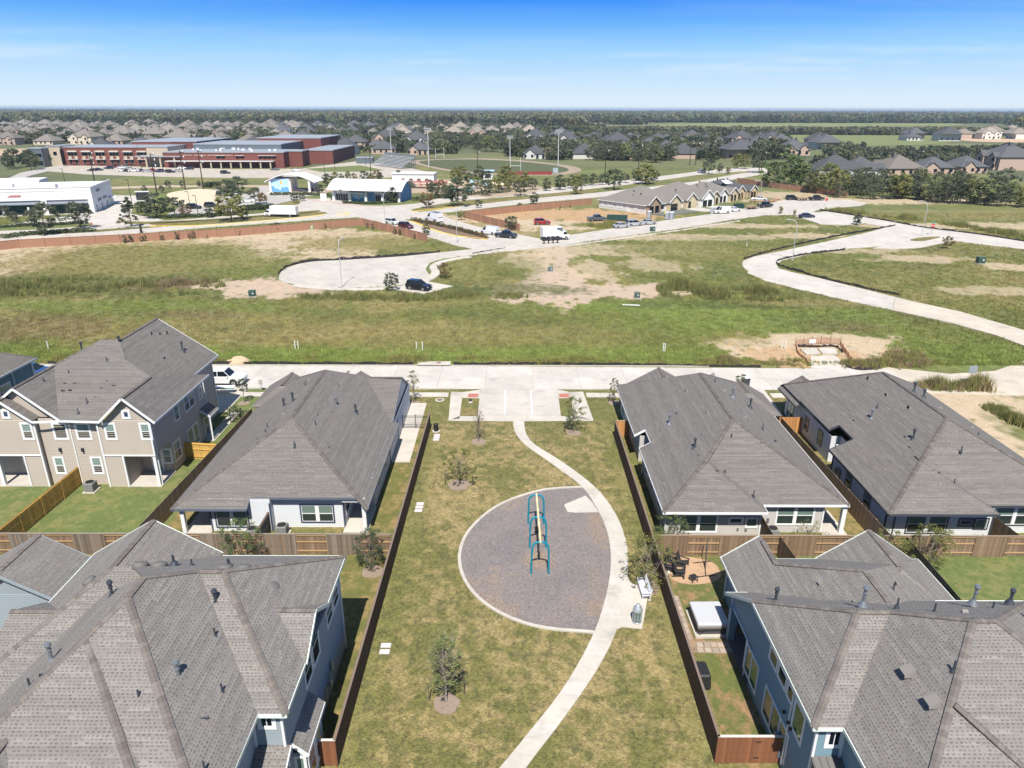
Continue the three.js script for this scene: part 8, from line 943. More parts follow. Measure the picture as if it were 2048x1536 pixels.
{ // red brick school
  const t = thing('school_building', 'long red brick school with a beige entrance and grey metal roofs in the left distance', 'school');
  const blk = (n, x0, z0, x1, z1, h, m, rm = M.metalRoof) => { part(t, n, new GB().prism([[x0, z0], [x1, z0], [x1, z1], [x0, z1]], 0, h).geo(), m); part(t, 'roof', new GB().box(x0 - 0.25, h, Math.min(z0, z1) - 0.25, x1 + 0.25, h + 0.5, Math.max(z0, z1) + 0.25).geo(), rm); };
  blk('wall', -262, -462, -211, -435.2, 10.2, M.brickRed); blk('end_pavilion', -277, -450, -269, -426, 9.8, M.metalDark); blk('tower', -269, -448, -262.2, -432.6, 10.8, M.brickPale); blk('entrance_block', -211, -455, -198.7, -430, 10.6, M.brickPale); blk('front_wing', -198.5, -452, -130, -422.6, 8.2, M.brickRed); blk('upper_hall', -193, -500, -140, -452.4, 11.2, M.metalDark); blk('rear_hall', -235, -520, -195, -462.4, 12.2, M.brickRed); blk('gymnasium', -170, -560, -128, -500.4, 13, M.brickRed); blk('side_wing', -130, -447, -122, -432, 8.4, M.brickRed); blk('rear_wing', -128, -520, -110, -456, 7.6, M.brickRed); blk('shed', -96, -462, -86, -456, 3.4, M.metalDark);
  for (let i = 0; i < 6; i++) { const x = -259.6 + i * 8.1; const b = part(t, 'window_bay', new GB().box(x, 1.0, -435.2, x + 5.4, 8.6, -434.9).geo(), M.brickPale); for (const [a, y0, y1] of [[0.2, 1.2, 3.4], [3.7, 1.2, 3.4], [0.2, 5.6, 7.6], [1.9, 5.6, 7.6], [3.7, 5.6, 7.6]]) part(b, 'pane', new GB().box(x + a, y0, -435, x + a + 1.5, y1, -434.82).geo(), M.glassDark); part(b, 'brick_infill', new GB().box(x + 1.8, 1.0, -435, x + 3.6, 5.4, -434.84).geo(), M.brickRed); part(b, 'sunshade', new GB().box(x - 0.2, 7.8, -435, x + 5.6, 8.0, -433.6).geo(), M.trimGrey); part(b, 'sunshade', new GB().box(x - 0.2, 3.6, -435, x + 5.6, 3.8, -433.8).geo(), M.trimGrey); }
  part(t, 'canopy', new GB().box(-214, 5.9, -431, -188, 6.4, -421).geo(), M.metalRoof); part(t, 'entrance_glass', new GB().box(-199.5, 0, -430.4, -190, 5.8, -429.8).geo(), M.glassDark); for (const x of [-208, -200, -192]) part(t, 'column', new GB().cbox(x, 0, -422, 0.9, 5.9, 0.9).geo(), M.brickPale); part(t, 'tower_glass', new GB().box(-262.4, 1, -434.8, -261.8, 9.2, -432.4).box(-266.5, 6, -432.7, -264.5, 8, -432.5).geo(), M.glassDark); part(t, 'pavilion_window', new GB().box(-276.5, 5.5, -426.2, -269.5, 7.2, -425.9).box(-276.5, 1, -426.2, -269.5, 3.2, -425.9).geo(), M.glassDark);
  part(t, 'walkway_canopy', new GB().box(-196, 3.6, -422.6, -135, 3.95, -418.5).geo(), M.trimGrey); for (let i = 0; i < 8; i++) part(t, 'canopy_pier', new GB().cbox(-176 + i * 5.6, 0, -419.3, 0.8, 3.6, 0.8).geo(), M.brickPale); for (let i = 0; i < 6; i++) part(t, 'garage_door', new GB().box(-173 + i * 5.6, 0, -422.65, -168.6 + i * 5.6, 2.9, -422.45).geo(), mat([0.10, 0.02, 0.025], 0.6));
  for (const x of [-168, -157, -144, -139]) { part(t, 'window', new GB().box(x, 5.2, -422.7, x + 1.8, 6.4, -422.4).box(x + 2.6, 5.2, -422.7, x + 4.4, 6.4, -422.4).geo(), M.glassDark); part(t, 'sunshade', new GB().box(x - 0.3, 6.6, -422.7, x + 4.8, 6.8, -421.7).geo(), M.trimGrey); }
  const lt = new GB(); for (let i = 0; i < 34; i++) if (i % 9 !== 6) lt.box(-186.5 + i * 0.85, 6.6, -422.6, -186.0 + i * 0.85, 7.1, -422.3); part(t, 'wall_lettering', lt.geo(), mat([0.45, 0.36, 0.3], 0.6)).userData.kind = 'stuff'; part(t, 'side_door', new GB().box(-121.9, 0, -444, -121.8, 2.8, -440).geo(), M.black);
  for (let i = 0; i < 14; i++) part(t, 'roof_unit', new GB().cbox(rr(-190, -135), 0, rr(-448, -428), rr(1, 2.5), 1, rr(1, 2)).geo(), M.trimGrey).position.y = 8.7;
}
const vault = (x0, x1, z0, z1, h0, h1, n = 16) => { const g = new GB(); const f = (i) => { const t = i / n, z = z0 + (z1 - z0) * t, y = h0 + (h1 - h0) * Math.sin(Math.PI * (0.08 + 0.84 * t)); return [z, y]; }; for (let i = 0; i < n; i++) { const a = f(i), b = f(i + 1); g.quad([x0, a[1], a[0]], [x1, a[1], a[0]], [x1, b[1], b[0]], [x0, b[1], b[0]]).quad([x0, a[1] - 0.3, a[0]], [x0, b[1] - 0.3, b[0]], [x1, b[1] - 0.3, b[0]], [x1, a[1] - 0.3, a[0]]); for (const x of [x0, x1]) g.quad([x, a[1] - 0.3, a[0]], [x, a[1], a[0]], [x, b[1], b[0]], [x, b[1] - 0.3, b[0]]); } for (const q of [f(0), f(n)]) g.quad([x0, q[1] - 0.3, q[0]], [x1, q[1] - 0.3, q[0]], [x1, q[1], q[0]], [x0, q[1], q[0]]); return g.geo(); };
const muralMat = mat(0xffffff, 0.7, { map: (() => { const t = tex(256, 128, 1, 1, (u, v) => { const w = 0.32 + 0.1 * Math.sin(u * 9 + 1) + 0.06 * Math.sin(u * 23); const d = Math.hypot((u - 0.55) * 2.2, v - 0.72); if (d < 0.14) return [0.75, 0.38, 0.04]; return v < w ? [0.10, 0.30, 0.52] : v < w + 0.14 ? [0.45, 0.65, 0.75] : [0.36, 0.55, 0.74]; }, false); return t; })() });
const muralWall = (x0, x1, y1, z) => { const g = new THREE.PlaneGeometry(x1 - x0, y1); g.translate((x0 + x1) / 2, y1 / 2, z); return g; };
const bluePanel = mat([0.12, 0.27, 0.48], 0.6);
{ // community centre under a white vaulted roof
  const t = thing('community_centre', 'long community centre with a white vaulted roof and blue wave mural', 'building', [-66.2, 0, -270.3], -0.215), Wd = M.white;
  part(t, 'roof', vault(-1.5, 27.6, 2.2, -13.5, 3.2, 7.4), M.roofWhite); part(t, 'wall', new GB().box(0, 0, -12.5, 26, 3.6, -0.6).geo(), M.white); part(t, 'end_arch', new GB().poly(Array.from({ length: 13 }, (_, i) => [26.05, i === 0 || i === 12 ? 3.4 : 3.4 + 3.4 * Math.sin(Math.PI * i / 12), 1.0 - i * 1.12])).geo(), bluePanel); part(t, 'end_wall', new GB().box(25.9, 0, -11.5, 26.08, 3.5, 0).geo(), bluePanel);
  part(t, 'canopy', new GB().box(6.5, 3.05, -0.6, 12.8, 3.3, 2.4).geo(), M.metalDark); for (const x of [0.2, 6.6, 12.9, 19.4, 25.7]) part(t, 'column', new GB().cbox(x, 0, 0.2, 0.9, 3.4, 0.9).geo(), M.white);
  part(t, 'mural', muralWall(7.2, 12.5, 3.1, -0.45), muralMat); part(t, 'blue_panel', new GB().box(13.5, 0, -0.58, 16.0, 3.2, -0.5).geo(), bluePanel); part(t, 'blue_panel', new GB().box(20, 2.1, -0.58, 25.2, 3.2, -0.5).geo(), bluePanel);
  for (const [a, b] of [[0.8, 6.1], [16.2, 18.9], [20, 25.2]]) { const f = part(t, 'window', new GB().box(a, 2.5, -0.58, b, 2.65, -0.45).box(a, 0, -0.58, b, 0.1, -0.45).geo(), M.white); for (let x = a; x < b - 0.3; x += 0.9) { part(f, 'pane', new GB().box(x + 0.05, 0.1, -0.58, x + 0.82, 2.5, -0.5).geo(), M.glassDark); part(f, 'mullion', new GB().box(x + 0.82, 0.1, -0.58, x + 0.9, 2.5, -0.46).geo(), M.white); } }
  part(t, 'sign_wall', new GB().box(-4.6, 0, 1.2, -2.2, 2.6, 1.5).geo(), M.white); part(t, 'arch_frame', new THREE.TorusGeometry(2.4, 0.12, 6, 20, 2.0).rotateZ(0.9).translate(22.6, 0, 0.2), M.white);
}
{ // pavilion
  const t = thing('pool_pavilion', 'open pavilion with a white arched roof and a sun mural wall', 'pavilion', [-98.3, 0, -296.5], -0.084); const r = vault(-5.5, 5.5, -10.5, 10.5, 3.2, 7.3); r.rotateY(Math.PI / 2); r.translate(8.7, 0, -5); part(t, 'roof', r, M.roofWhite);
  part(t, 'mural_wall', new GB().box(0.4, 0, -9.5, 8.2, 5.4, -0.6).geo(), M.white); part(t, 'mural', muralWall(0.8, 8.0, 5.4, -0.5), muralMat); for (const [x, z] of [[16.6, -0.3], [16.6, -9.5], [8.6, -0.3], [0.4, -0.3]]) part(t, 'column', new GB().cbox(x, 0, z, 0.8, 4.6, 0.8).geo(), M.white); part(t, 'rear_wall', new GB().box(13.4, 0, -10, 16.8, 4.2, -8.6).geo(), M.white); part(t, 'floor', new GB().box(-1, 0, -11, 19, 0.15, 1.5).geo(), mat([0.6, 0.47, 0.34], 0.9)); part(t, 'seating', new GB().box(9.2, 0.15, -7, 15.8, 1.2, -3).geo(), mat([0.04, 0.045, 0.07], 0.7)); part(t, 'back_beam', new GB().box(8.4, 4.5, -9.6, 16.6, 5.6, -9.2).geo(), mat([0.4, 0.33, 0.25], 0.8));
}
{ // pool garden structures
  const P1 = [-54.64,-334.6], t = thing('pool_house', 'white pool house with a row of small arched openings', 'building', [P1[0], 0, P1[1]], -0.06); part(t, 'wall', new GB().box(0, 0, -8, 19, 4.2, 0).geo(), M.white); part(t, 'roof', new GB().box(-0.4, 4.2, -8.4, 19.4, 4.6, 0.4).geo(), M.roofWhite); for (let i = 0; i < 4; i++) part(t, 'arched_opening', new THREE.CylinderGeometry(1.0, 1.0, 0.1, 16).rotateX(Math.PI / 2).translate(5 + i * 3.6, 1.4, 0.02), mat([0.14, 0.09, 0.07], 0.8));
  const P2 = [-36.11,-313.36], q = thing('red_trellis', 'red lattice shade structure with rounded arches beside the pool house', 'shade structure', [P2[0], 0, P2[1]], -0.1); const rm = mat([0.36, 0.11, 0.07], 0.7); for (let i = 0; i < 6; i++) part(q, 'arch', new THREE.TorusGeometry(1.3, 0.16, 6, 16, Math.PI).translate(-6.5 + i * 2.6, 0.8, 2), rm); for (let i = 0; i < 7; i++) part(q, 'post', new GB().cbox(-7.8 + i * 2.6, 0, 2, 0.3, 2.6, 0.3).geo(), rm); part(q, 'top_lattice', new GB().box(-8.2, 2.6, -2.6, 8.2, 2.85, 2.3).geo(), rm);
  const P3 = [-11.9,-357.85], k = thing('pool_kiosk', 'small white kiosk with a flat blue-grey roof in the pool garden', 'kiosk', [P3[0], 0, P3[1]]); part(k, 'wall', new GB().cbox(0, 0, 0, 4.6, 3.8, 4).geo(), M.white); part(k, 'roof', new GB().cbox(0, 3.8, 0, 6.4, 0.35, 5.4).geo(), mat([0.35, 0.5, 0.6], 0.6)); part(k, 'opening', new GB().box(-1.2, 0.9, 2.0, 1.2, 2.6, 2.05).geo(), M.glassDark);
  const um = (px, label) => { const u = thing('shade_umbrella', label, 'umbrella', [px[0], 0, px[1]]); part(u, 'pole', new GB().cyl([0, 0, 0], [0, 2.6, 0], 0.06).geo(), M.white); part(u, 'canopy', new THREE.ConeGeometry(2.3, 0.9, 8, 1, true).translate(0, 2.7, 0), mat([0.6, 0.5, 0.34], 0.8)); }; um([-25.98,-317.72], 'cream shade umbrella by the pool, left of the others'); um([-20.7,-309.7], 'cream shade umbrella by the pool between garden trees'); um([-9.2,-313.99], 'cream shade umbrella at the far side of the pool'); um([-4.83,-308.09], 'cream shade umbrella at the right end of the pool'); um([-27.49,-298.05], 'cream shade umbrella nearest the boulevard by the pool');
  struct('pool', sheet(curve([[-28.16,-305.6],[-21.12,-309.69],[-15.8,-308.82],[-16.59,-303.94],[-24.58,-299.98]], 40, true), 0.3), mat([0.10, 0.30, 0.36], 0.1));
  const fz = new GB(); fz.at(0, 0, 0); const f = thing('splash_slide', 'pale blue water slide structure in the pool garden', 'water slide', [-17.44,0,-320.02]); part(f, 'tower', new GB().cbox(0, 0, 0, 2, 3, 2).geo(), mat([0.35, 0.55, 0.65], 0.5)); part(f, 'slide', new THREE.TubeGeometry(new THREE.CatmullRomCurve3([[0, 3, 0], [3, 2.4, 1], [5, 1.5, -1], [7, 0.5, 1]].map((v) => new THREE.Vector3(...v))), 24, 0.5, 8), mat([0.28, 0.42, 0.48], 0.4));
  const sg = thing('monument_sign', 'dark framed notice board on white posts at the car park edge', 'sign', [-131.75,0,-260.1], 0.2); part(sg, 'board', new GB().box(-2.2, 1.2, -0.2, 2.2, 4.0, 0.2).geo(), mat([0.08, 0.085, 0.10], 0.6)); part(sg, 'cap', new GB().box(-2.4, 4.0, -0.3, 2.4, 4.3, 0.3).geo(), M.white); for (const x of [-2, 2]) part(sg, 'post', new GB().cbox(x, 0, 0, 0.4, 1.2, 0.4).geo(), M.white); for (let i = 0; i < 5; i++) part(sg, 'slat', new GB().box(-2.1, 1.4 + i * 0.5, 0.2, 2.1, 1.75 + i * 0.5, 0.26).geo(), M.darkMetal);
}
// unfinished houses along the construction road
{
  const u = [0.767, -0.642], at = (x, z) => [43.1 + u[0] * x + 0.642 * z, -236.1 + u[1] * x + 0.767 * z];
  const ply = mat([0.5, 0.42, 0.28], 0.85), wrap = mat([0.72, 0.72, 0.70], 0.7), stone = mat([0.33, 0.25, 0.18], 0.9, { map: brickTex });
  const one = (name, label, x, z, w, d, o) => { const p = at(x, z), t = thing(name, label, 'house', [p[0], 0, p[1]], 0.697); const h = hipBox(-0.5, w + 0.5, -d - 0.5, 0.5, 2.8, 0.48, 0.48); const W = w + 1, D = d + 1; const k = Math.min(W, D) / 2, r = 2.8 + k * 0.48; const cx = W > D ? null : 1; const F = W > D ? { facets: [[[-0.5, 2.8, 0.5], [w + 0.5, 2.8, 0.5], [w + 0.5 - k, r, 0.5 - k], [-0.5 + k, r, 0.5 - k]], [[-0.5, 2.8, -d - 0.5], [w + 0.5, 2.8, -d - 0.5], [w + 0.5 - k, r, 0.5 - k], [-0.5 + k, r, 0.5 - k]], [[-0.5, 2.8, 0.5], [-0.5, 2.8, -d - 0.5], [-0.5 + k, r, 0.5 - k]], [[w + 0.5, 2.8, 0.5], [w + 0.5, 2.8, -d - 0.5], [w + 0.5 - k, r, 0.5 - k]]] } : h;
    const g = new GB(); for (const f of F.facets) g.poly(f); for (const q of o.gab || []) { const a = q[0], b = q[0] + q[1], m = (a + b) / 2, y = 2.8 + q[1] / 2 * 0.75; g.poly([[a - 0.3, 2.75, q[2] + 0.5], [m, y + 0.1, q[2] + 0.5], [m, y + 0.1, q[2] - 7], [a - 0.3, 2.75, q[2] - 4]]).poly([[b + 0.3, 2.75, q[2] + 0.5], [m, y + 0.1, q[2] + 0.5], [m, y + 0.1, q[2] - 7], [b + 0.3, 2.75, q[2] - 4]]); } part(t, 'roof', g.geo(), o.roof || mat([0.185, 0.17, 0.155], 0.95, { map: shingleTex }));
    const wl = new GB(); wl.box(0, 0, -d, w, 2.75, 0); part(t, 'wall', wl.geo(), o.wall); for (const q of o.gab || []) { const a = q[0], b = q[0] + q[1], m = (a + b) / 2, y = 2.8 + q[1] / 2 * 0.75; part(t, 'gable', new GB().box(a, 0, q[2] - 3, b, 2.75, q[2]).poly([[a, 2.75, q[2]], [b, 2.75, q[2]], [m, y, q[2]]]).geo(), q[3] || ply); part(t, 'barge_board', new GB().bar([a - 0.3, 2.72, q[2] + 0.45], [m, y + 0.1, q[2] + 0.45], 0.12, 0.25).bar([b + 0.3, 2.72, q[2] + 0.45], [m, y + 0.1, q[2] + 0.45], 0.12, 0.25).geo(), M.white); for (const s of q[4] || []) part(t, 'opening', new GB().box(a + s, 0.1, q[2] - 0.1, a + s + (q[5] || 1.6), 2.3, q[2] + 0.03).geo(), M.glassDark); }
    for (const [s, wd, y0, y1] of o.front || []) part(t, 'window', new GB().box(s, y0, -0.05, s + wd, y1, 0.04).geo(), M.glassDark); for (const [s, wd, y0, y1] of o.left || []) { part(t, 'window', new GB().box(-0.04, y0, -s - wd, 0.05, y1, -s).geo(), M.glassDark); part(t, 'window_frame', new GB().box(-0.07, y0 - 0.1, -s - wd - 0.1, 0, y1 + 0.1, -s + 0.1).geo(), M.white); } part(t, 'fascia', new GB().bar([-0.5, 2.7, 0.5], [-0.5, 2.7, -d - 0.5], 0.1, 0.2).bar([-0.5, 2.7, 0.5], [w + 0.5, 2.7, 0.5], 0.1, 0.2).geo(), M.white);
    for (let i = 0; i < 9; i++) { const px = rr(2, w - 2), pz = -rr(2, Math.min(9, d - 2)); part(t, 'vent_pipe', new GB().cbox(px, 2.8 - pz * 0.42, pz, 0.35, 0.5, 0.35).geo(), M.vent); } return t; };
  one('unfinished_house', 'single-storey house with a finished grey hip roof, first of the construction row', 0, 0, 19, 20.5, { wall: wallMat([0.62, 0.60, 0.57]), gab: [[0.6, 6.5, 0.8, stone, [0.8, 3.6], 2.0], [11, 6.5, 1.0, ply, [1.0], 3.6]], front: [[8, 1.6, 0.9, 2.2]], left: [[3.5, 0.8, 1, 2.2], [6.8, 1.2, 0.1, 2.3], [9.6, 1.0, 0.9, 2.2], [11.2, 1.0, 0.9, 2.2], [14, 1.0, 0.9, 2.2], [15.6, 1.0, 0.9, 2.2], [18, 1.6, 0.9, 2.2]] });
  one('unfinished_house', 'unfinished house with white wrap and yellow sheathing gables, second in the construction row', 20.5, -1, 20, 20, { wall: wrap, gab: [[0.5, 6, 1.5, ply, [1.2], 1.4], [7.5, 7.5, 2.5, wrap, [1, 4], 2.4], [15.5, 5, 0.8, ply, [1, 3], 1.3]], front: [[6, 1.2, 0.2, 2.3]] });
  one('unfinished_house', 'unfinished house with white wrapped garage fronts, third in the construction row', 42, -3, 14, 18, { wall: wrap, gab: [[1, 5.5, 1.2, wrap, [0.8, 3], 1.5], [8, 5.5, 1.0, ply, [1, 3], 1.3]] });
  { const t = one('unfinished_house', 'dark-roofed unfinished house with open wall framing at the end of the construction row', 57, -6, 14, 17, { wall: mat([0.03, 0.10, 0.08], 0.8), roof: mat([0.075, 0.078, 0.085], 0.9, { map: shingleTex }), gab: [[0.5, 5.5, 2, ply, [0.8, 2.8], 1.6], [8.5, 5, 2.5, ply, [0.8, 2.6], 1.6]] }); part(t, 'tarpaulin', new GB().quad([2, 6.4, -6.5], [6, 6.4, -6.5], [6.5, 5.2, -4], [1.6, 5.2, -4]).geo(), mat([0.6, 0.6, 0.68], 0.6)); for (let i = 0; i < 6; i++) part(t, 'timber_post', new GB().cbox(0.5 + i * 2.6, 0, 2.6, 0.25, 2.8, 0.25).geo(), mat([0.36, 0.22, 0.11], 0.8)); }
  const pad = (n, a, b, m, y) => road(n, m, [at(a[0], a[1]), at(b[0], a[1]), at(b[0], b[1]), at(a[0], b[1])], { y: y }); pad('driveway', [19, 1.5], [26, 10], M.newConc, 0.19); pad('gravel_pad', [1, 1.5], [18, 8], mat([0.12, 0.125, 0.12], 0.95), 0.185); pad('driveway', [29, 3], [36, 10.5], M.newConc, 0.195);
  for (let i = 0; i < 6; i++) { const p = at(52 + rr(0, 16), 4 + rr(0, 5)), t = thing('lumber_stack', ['stack of pale timber boards before the framed house, first', 'low stack of mixed boards before the framed house, second', 'stack of timber beside the flat trailer', 'scattered timber stack near the silver pickup', 'small stack of boards at the kerb of the framed house', 'timber offcut stack at the corner of the framed house'][i], 'lumber', [p[0], 0, p[1]], rr(0, 1.5)); for (let k = 0; k < 5; k++) part(t, 'board', new GB().box(-1.8, k * 0.14, -0.6, 1.8 - rnd() * 0.5, k * 0.14 + 0.11, 0.6).geo(), mat([0.3 + rr(-0.1, 0.08), 0.2, 0.115], 0.9)); }
}
// utility poles, banner and field-light masts, bleachers, goals
{
  const P = [0, 0, 0]; const pole = (label, q, o = {}) => { const [x, z, h] = q, t = thing(o.name || 'utility_pole', label, o.cat || 'pole', [x, 0, z], o.turn || 0); part(t, 'pole', new GB().cyl([0, 0, 0], [0, h, 0], o.r || 0.28, (o.r || 0.28) * 0.6, 8).geo(), o.m || mat([0.035, 0.025, 0.02], 0.9)); if (o.arms) for (let i = 0; i < o.arms; i++) { part(t, 'crossarm', new GB().cbox(0.6, h - 0.8 - i * 2.2, 0, 1.8, 0.25, 0.25).geo(), M.darkMetal); part(t, 'insulator', new GB().cbox(1.4, h - 0.5 - i * 2.2, 0, 0.35, 0.7, 0.35).geo(), M.white); } if (o.head) part(t, 'lamp_head', new GB().cbox(-0.5, h, 0, 1.1, 0.15, 0.35).geo(), M.darkMetal); if (o.rig) { for (let k = 0; k < 2; k++) part(t, 'light_rig', new GB().cbox(0, h - 0.4 - k * 1.1, 0, 4.2, 0.7, 0.5).geo(), mat([0.25, 0.26, 0.27], 0.6)); } };
  [['tall dark utility pole directly behind the white building', -194.91,-342.95,12.66], ['tall dark utility pole left of the sandy lot', -141.12,-290.14,15.51], ['tall dark utility pole behind the sandy lot, second of three', -136.22,-305.09,15.66], ['tall dark utility pole behind the sandy lot, third of three', -129.58,-307.2,15.76]].forEach(([l, ...q]) => pole(l, q, { arms: 3 }));
  [['dark utility pole in front of the bleachers', -73.12,-381.33,12.53], ['dark utility pole at the middle of the playing field', -19.49,-411.73,9.54], ['dark pole before the row of trees right of the field', 70.56,-414.45,13.28], ['dark pole at the red fence beyond the boulevard, left', 107.22,-449.3,12.92], ['dark pole at the red fence beyond the boulevard, middle', 111.87,-453.53,12.75], ['dark pole at the red fence beyond the boulevard, right', 120.35,-449.72,14.07], ['dark pole at the boulevard bend by the bright green trees', 132.28,-393.26,10.89], ['dark pole over the houses behind the right-hand wood', 239.56,-437.84,9.27], ['dark pole at the left edge beside the school road', -354.4,-553.12,15.05], ['dark pole left of the playing field tree row', 47.13,-375.91,12.6]].forEach(([l, ...q]) => pole(l, q, { arms: 1, r: 0.24 }));
  [['tall field light mast behind the bleachers', -85,-522.71,19.17], ['tall field light mast at the near left of the field', -48.36,-428.76,21.25], ['tall field light mast at the far right of the field', -1.68,-489.73,15.25], ['tall field light mast at the near right of the field', 26.92,-438.77,20.35]].forEach(([l, ...q]) => pole(l, q, { rig: 1, m: M.trimGrey, name: 'field_light_mast', cat: 'light mast' }));
  [['thin lamp pole behind the white building', -204.3,-335.52,5.92], ['thin lamp pole on the forecourt drive', -128.29,-245.26,9.47], ['thin lamp pole among the school parking cars', -195.42,-390.07,13.29], ['thin lamp pole at the sandy lot front', -107.93,-243.1,5.86], ['thin lamp pole at the car park hedge', -101.47,-233.53,5.65], ['thin lamp pole at the right of the school drive', -115.96,-389.24,8.55], ['thin lamp pole behind the community centre', -92.54,-363.71,10.12], ['thin lamp pole in front of the community centre', -62.42,-265.84,6.18], ['thin lamp pole by the school side wing', -99.05,-412.77,6.13], ['thin lamp pole at the end of the school drive', -85.33,-431.35,6.11]].forEach(([l, ...q]) => pole(l, q, { head: 1, r: 0.13, m: M.darkMetal, name: 'lamp_pole', cat: 'lamp pole' }));
  pole('thin dark bollard-like post at the brick wall by the boulevard', [-101.44,-196.02,2.43], { r: 0.4 });
  { const t = thing('bleachers', 'long grey bleachers stand beside the playing field', 'bleachers', [-69.5, 0, -432], -0.93 + 0.02); for (let i = 0; i < 9; i++) part(t, 'bench_row', new GB().box(-18, 0.8 + i * 0.62, 4 - i * 1.0, 18, 0.95 + i * 0.62, 4.7 - i * 1.0).geo(), M.trimGrey); for (let i = 0; i < 19; i++) part(t, 'support', new GB().bar([-18 + i * 2, 0, -4.2], [-18 + i * 2, 6.4, -4.2], 0.3).bar([-18 + i * 2, 0.8, 4.4], [-18 + i * 2, 6, -4.2], 0.25).geo(), mat([0.12, 0.14, 0.17], 0.6)); part(t, 'back_rail', new GB().box(-18, 6.3, -4.4, 18, 7.4, -4.25).geo(), mat([0.16, 0.18, 0.21], 0.6)); }
  const goal = (l, px, a) => { const t = thing('goal_post', l, 'goal', [px[0], 0, px[1]], a); for (const x of [-2.8, 2.8]) part(t, 'upright', new GB().cyl([x, 0, 0], [x, 7.5, 0], 0.1).geo(), M.white); part(t, 'crossbar', new GB().bar([-2.8, 3, 0], [2.8, 3, 0], 0.18).geo(), M.white); }; goal('white goal posts at the far left end of the field', [-49.06,-502.87], 0); goal('white goal posts at the near right end of the field', [1.62,-402.27], 0);
  { const t = thing('banner_fence', 'low red banner fence along the near side of the field', 'banner', [9.02,0,-380.67], 0.0); for (let i = 0; i < 8; i++) part(t, 'panel', new GB().box(-11 + i * 2.8, 0.1, -0.05, -8.3 + i * 2.8, 1.8, 0.05).geo(), mat([0.2, 0.03, 0.03], 0.7)); part(t, 'scoreboard', new GB().box(11.8, 1.2, -0.1, 14.4, 3.6, 0.1).geo(), mat([0.3, 0.36, 0.42], 0.6)); }
  { const P = [114.44,-195.9], t = thing('stop_sign', 'red stop sign with green street name blades at the far crossroads', 'sign', [P[0], 0, P[1]], 0.1); part(t, 'post', new GB().cyl([0, 0, 0], [0, 3.4, 0], 0.05).geo(), M.steel); part(t, 'octagon', new THREE.CylinderGeometry(0.55, 0.55, 0.04, 8).rotateY(Math.PI / 8).rotateX(Math.PI / 2).translate(0, 2.6, 0.07), mat([0.5, 0.02, 0.02], 0.5)); part(t, 'name_blade', new GB().cbox(0, 3.25, 0, 1.3, 0.25, 0.04).geo(), mat([0.01, 0.28, 0.2], 0.5)); part(t, 'white_band', new GB().cbox(0, 2.5, 0.1, 0.7, 0.18, 0.01).geo(), M.white); }
  { const P = [110.98,-257.75], t = thing('stop_sign', 'small red stop sign before the far construction cul-de-sac', 'sign', [P[0], 0, P[1]], 0.1); part(t, 'post', new GB().cyl([0, 0, 0], [0, 2.6, 0], 0.05).geo(), M.steel); part(t, 'octagon', new THREE.CylinderGeometry(0.5, 0.5, 0.04, 8).rotateY(Math.PI / 8).rotateX(Math.PI / 2).translate(0, 2.2, 0.07), mat([0.5, 0.02, 0.02], 0.5)); }
}

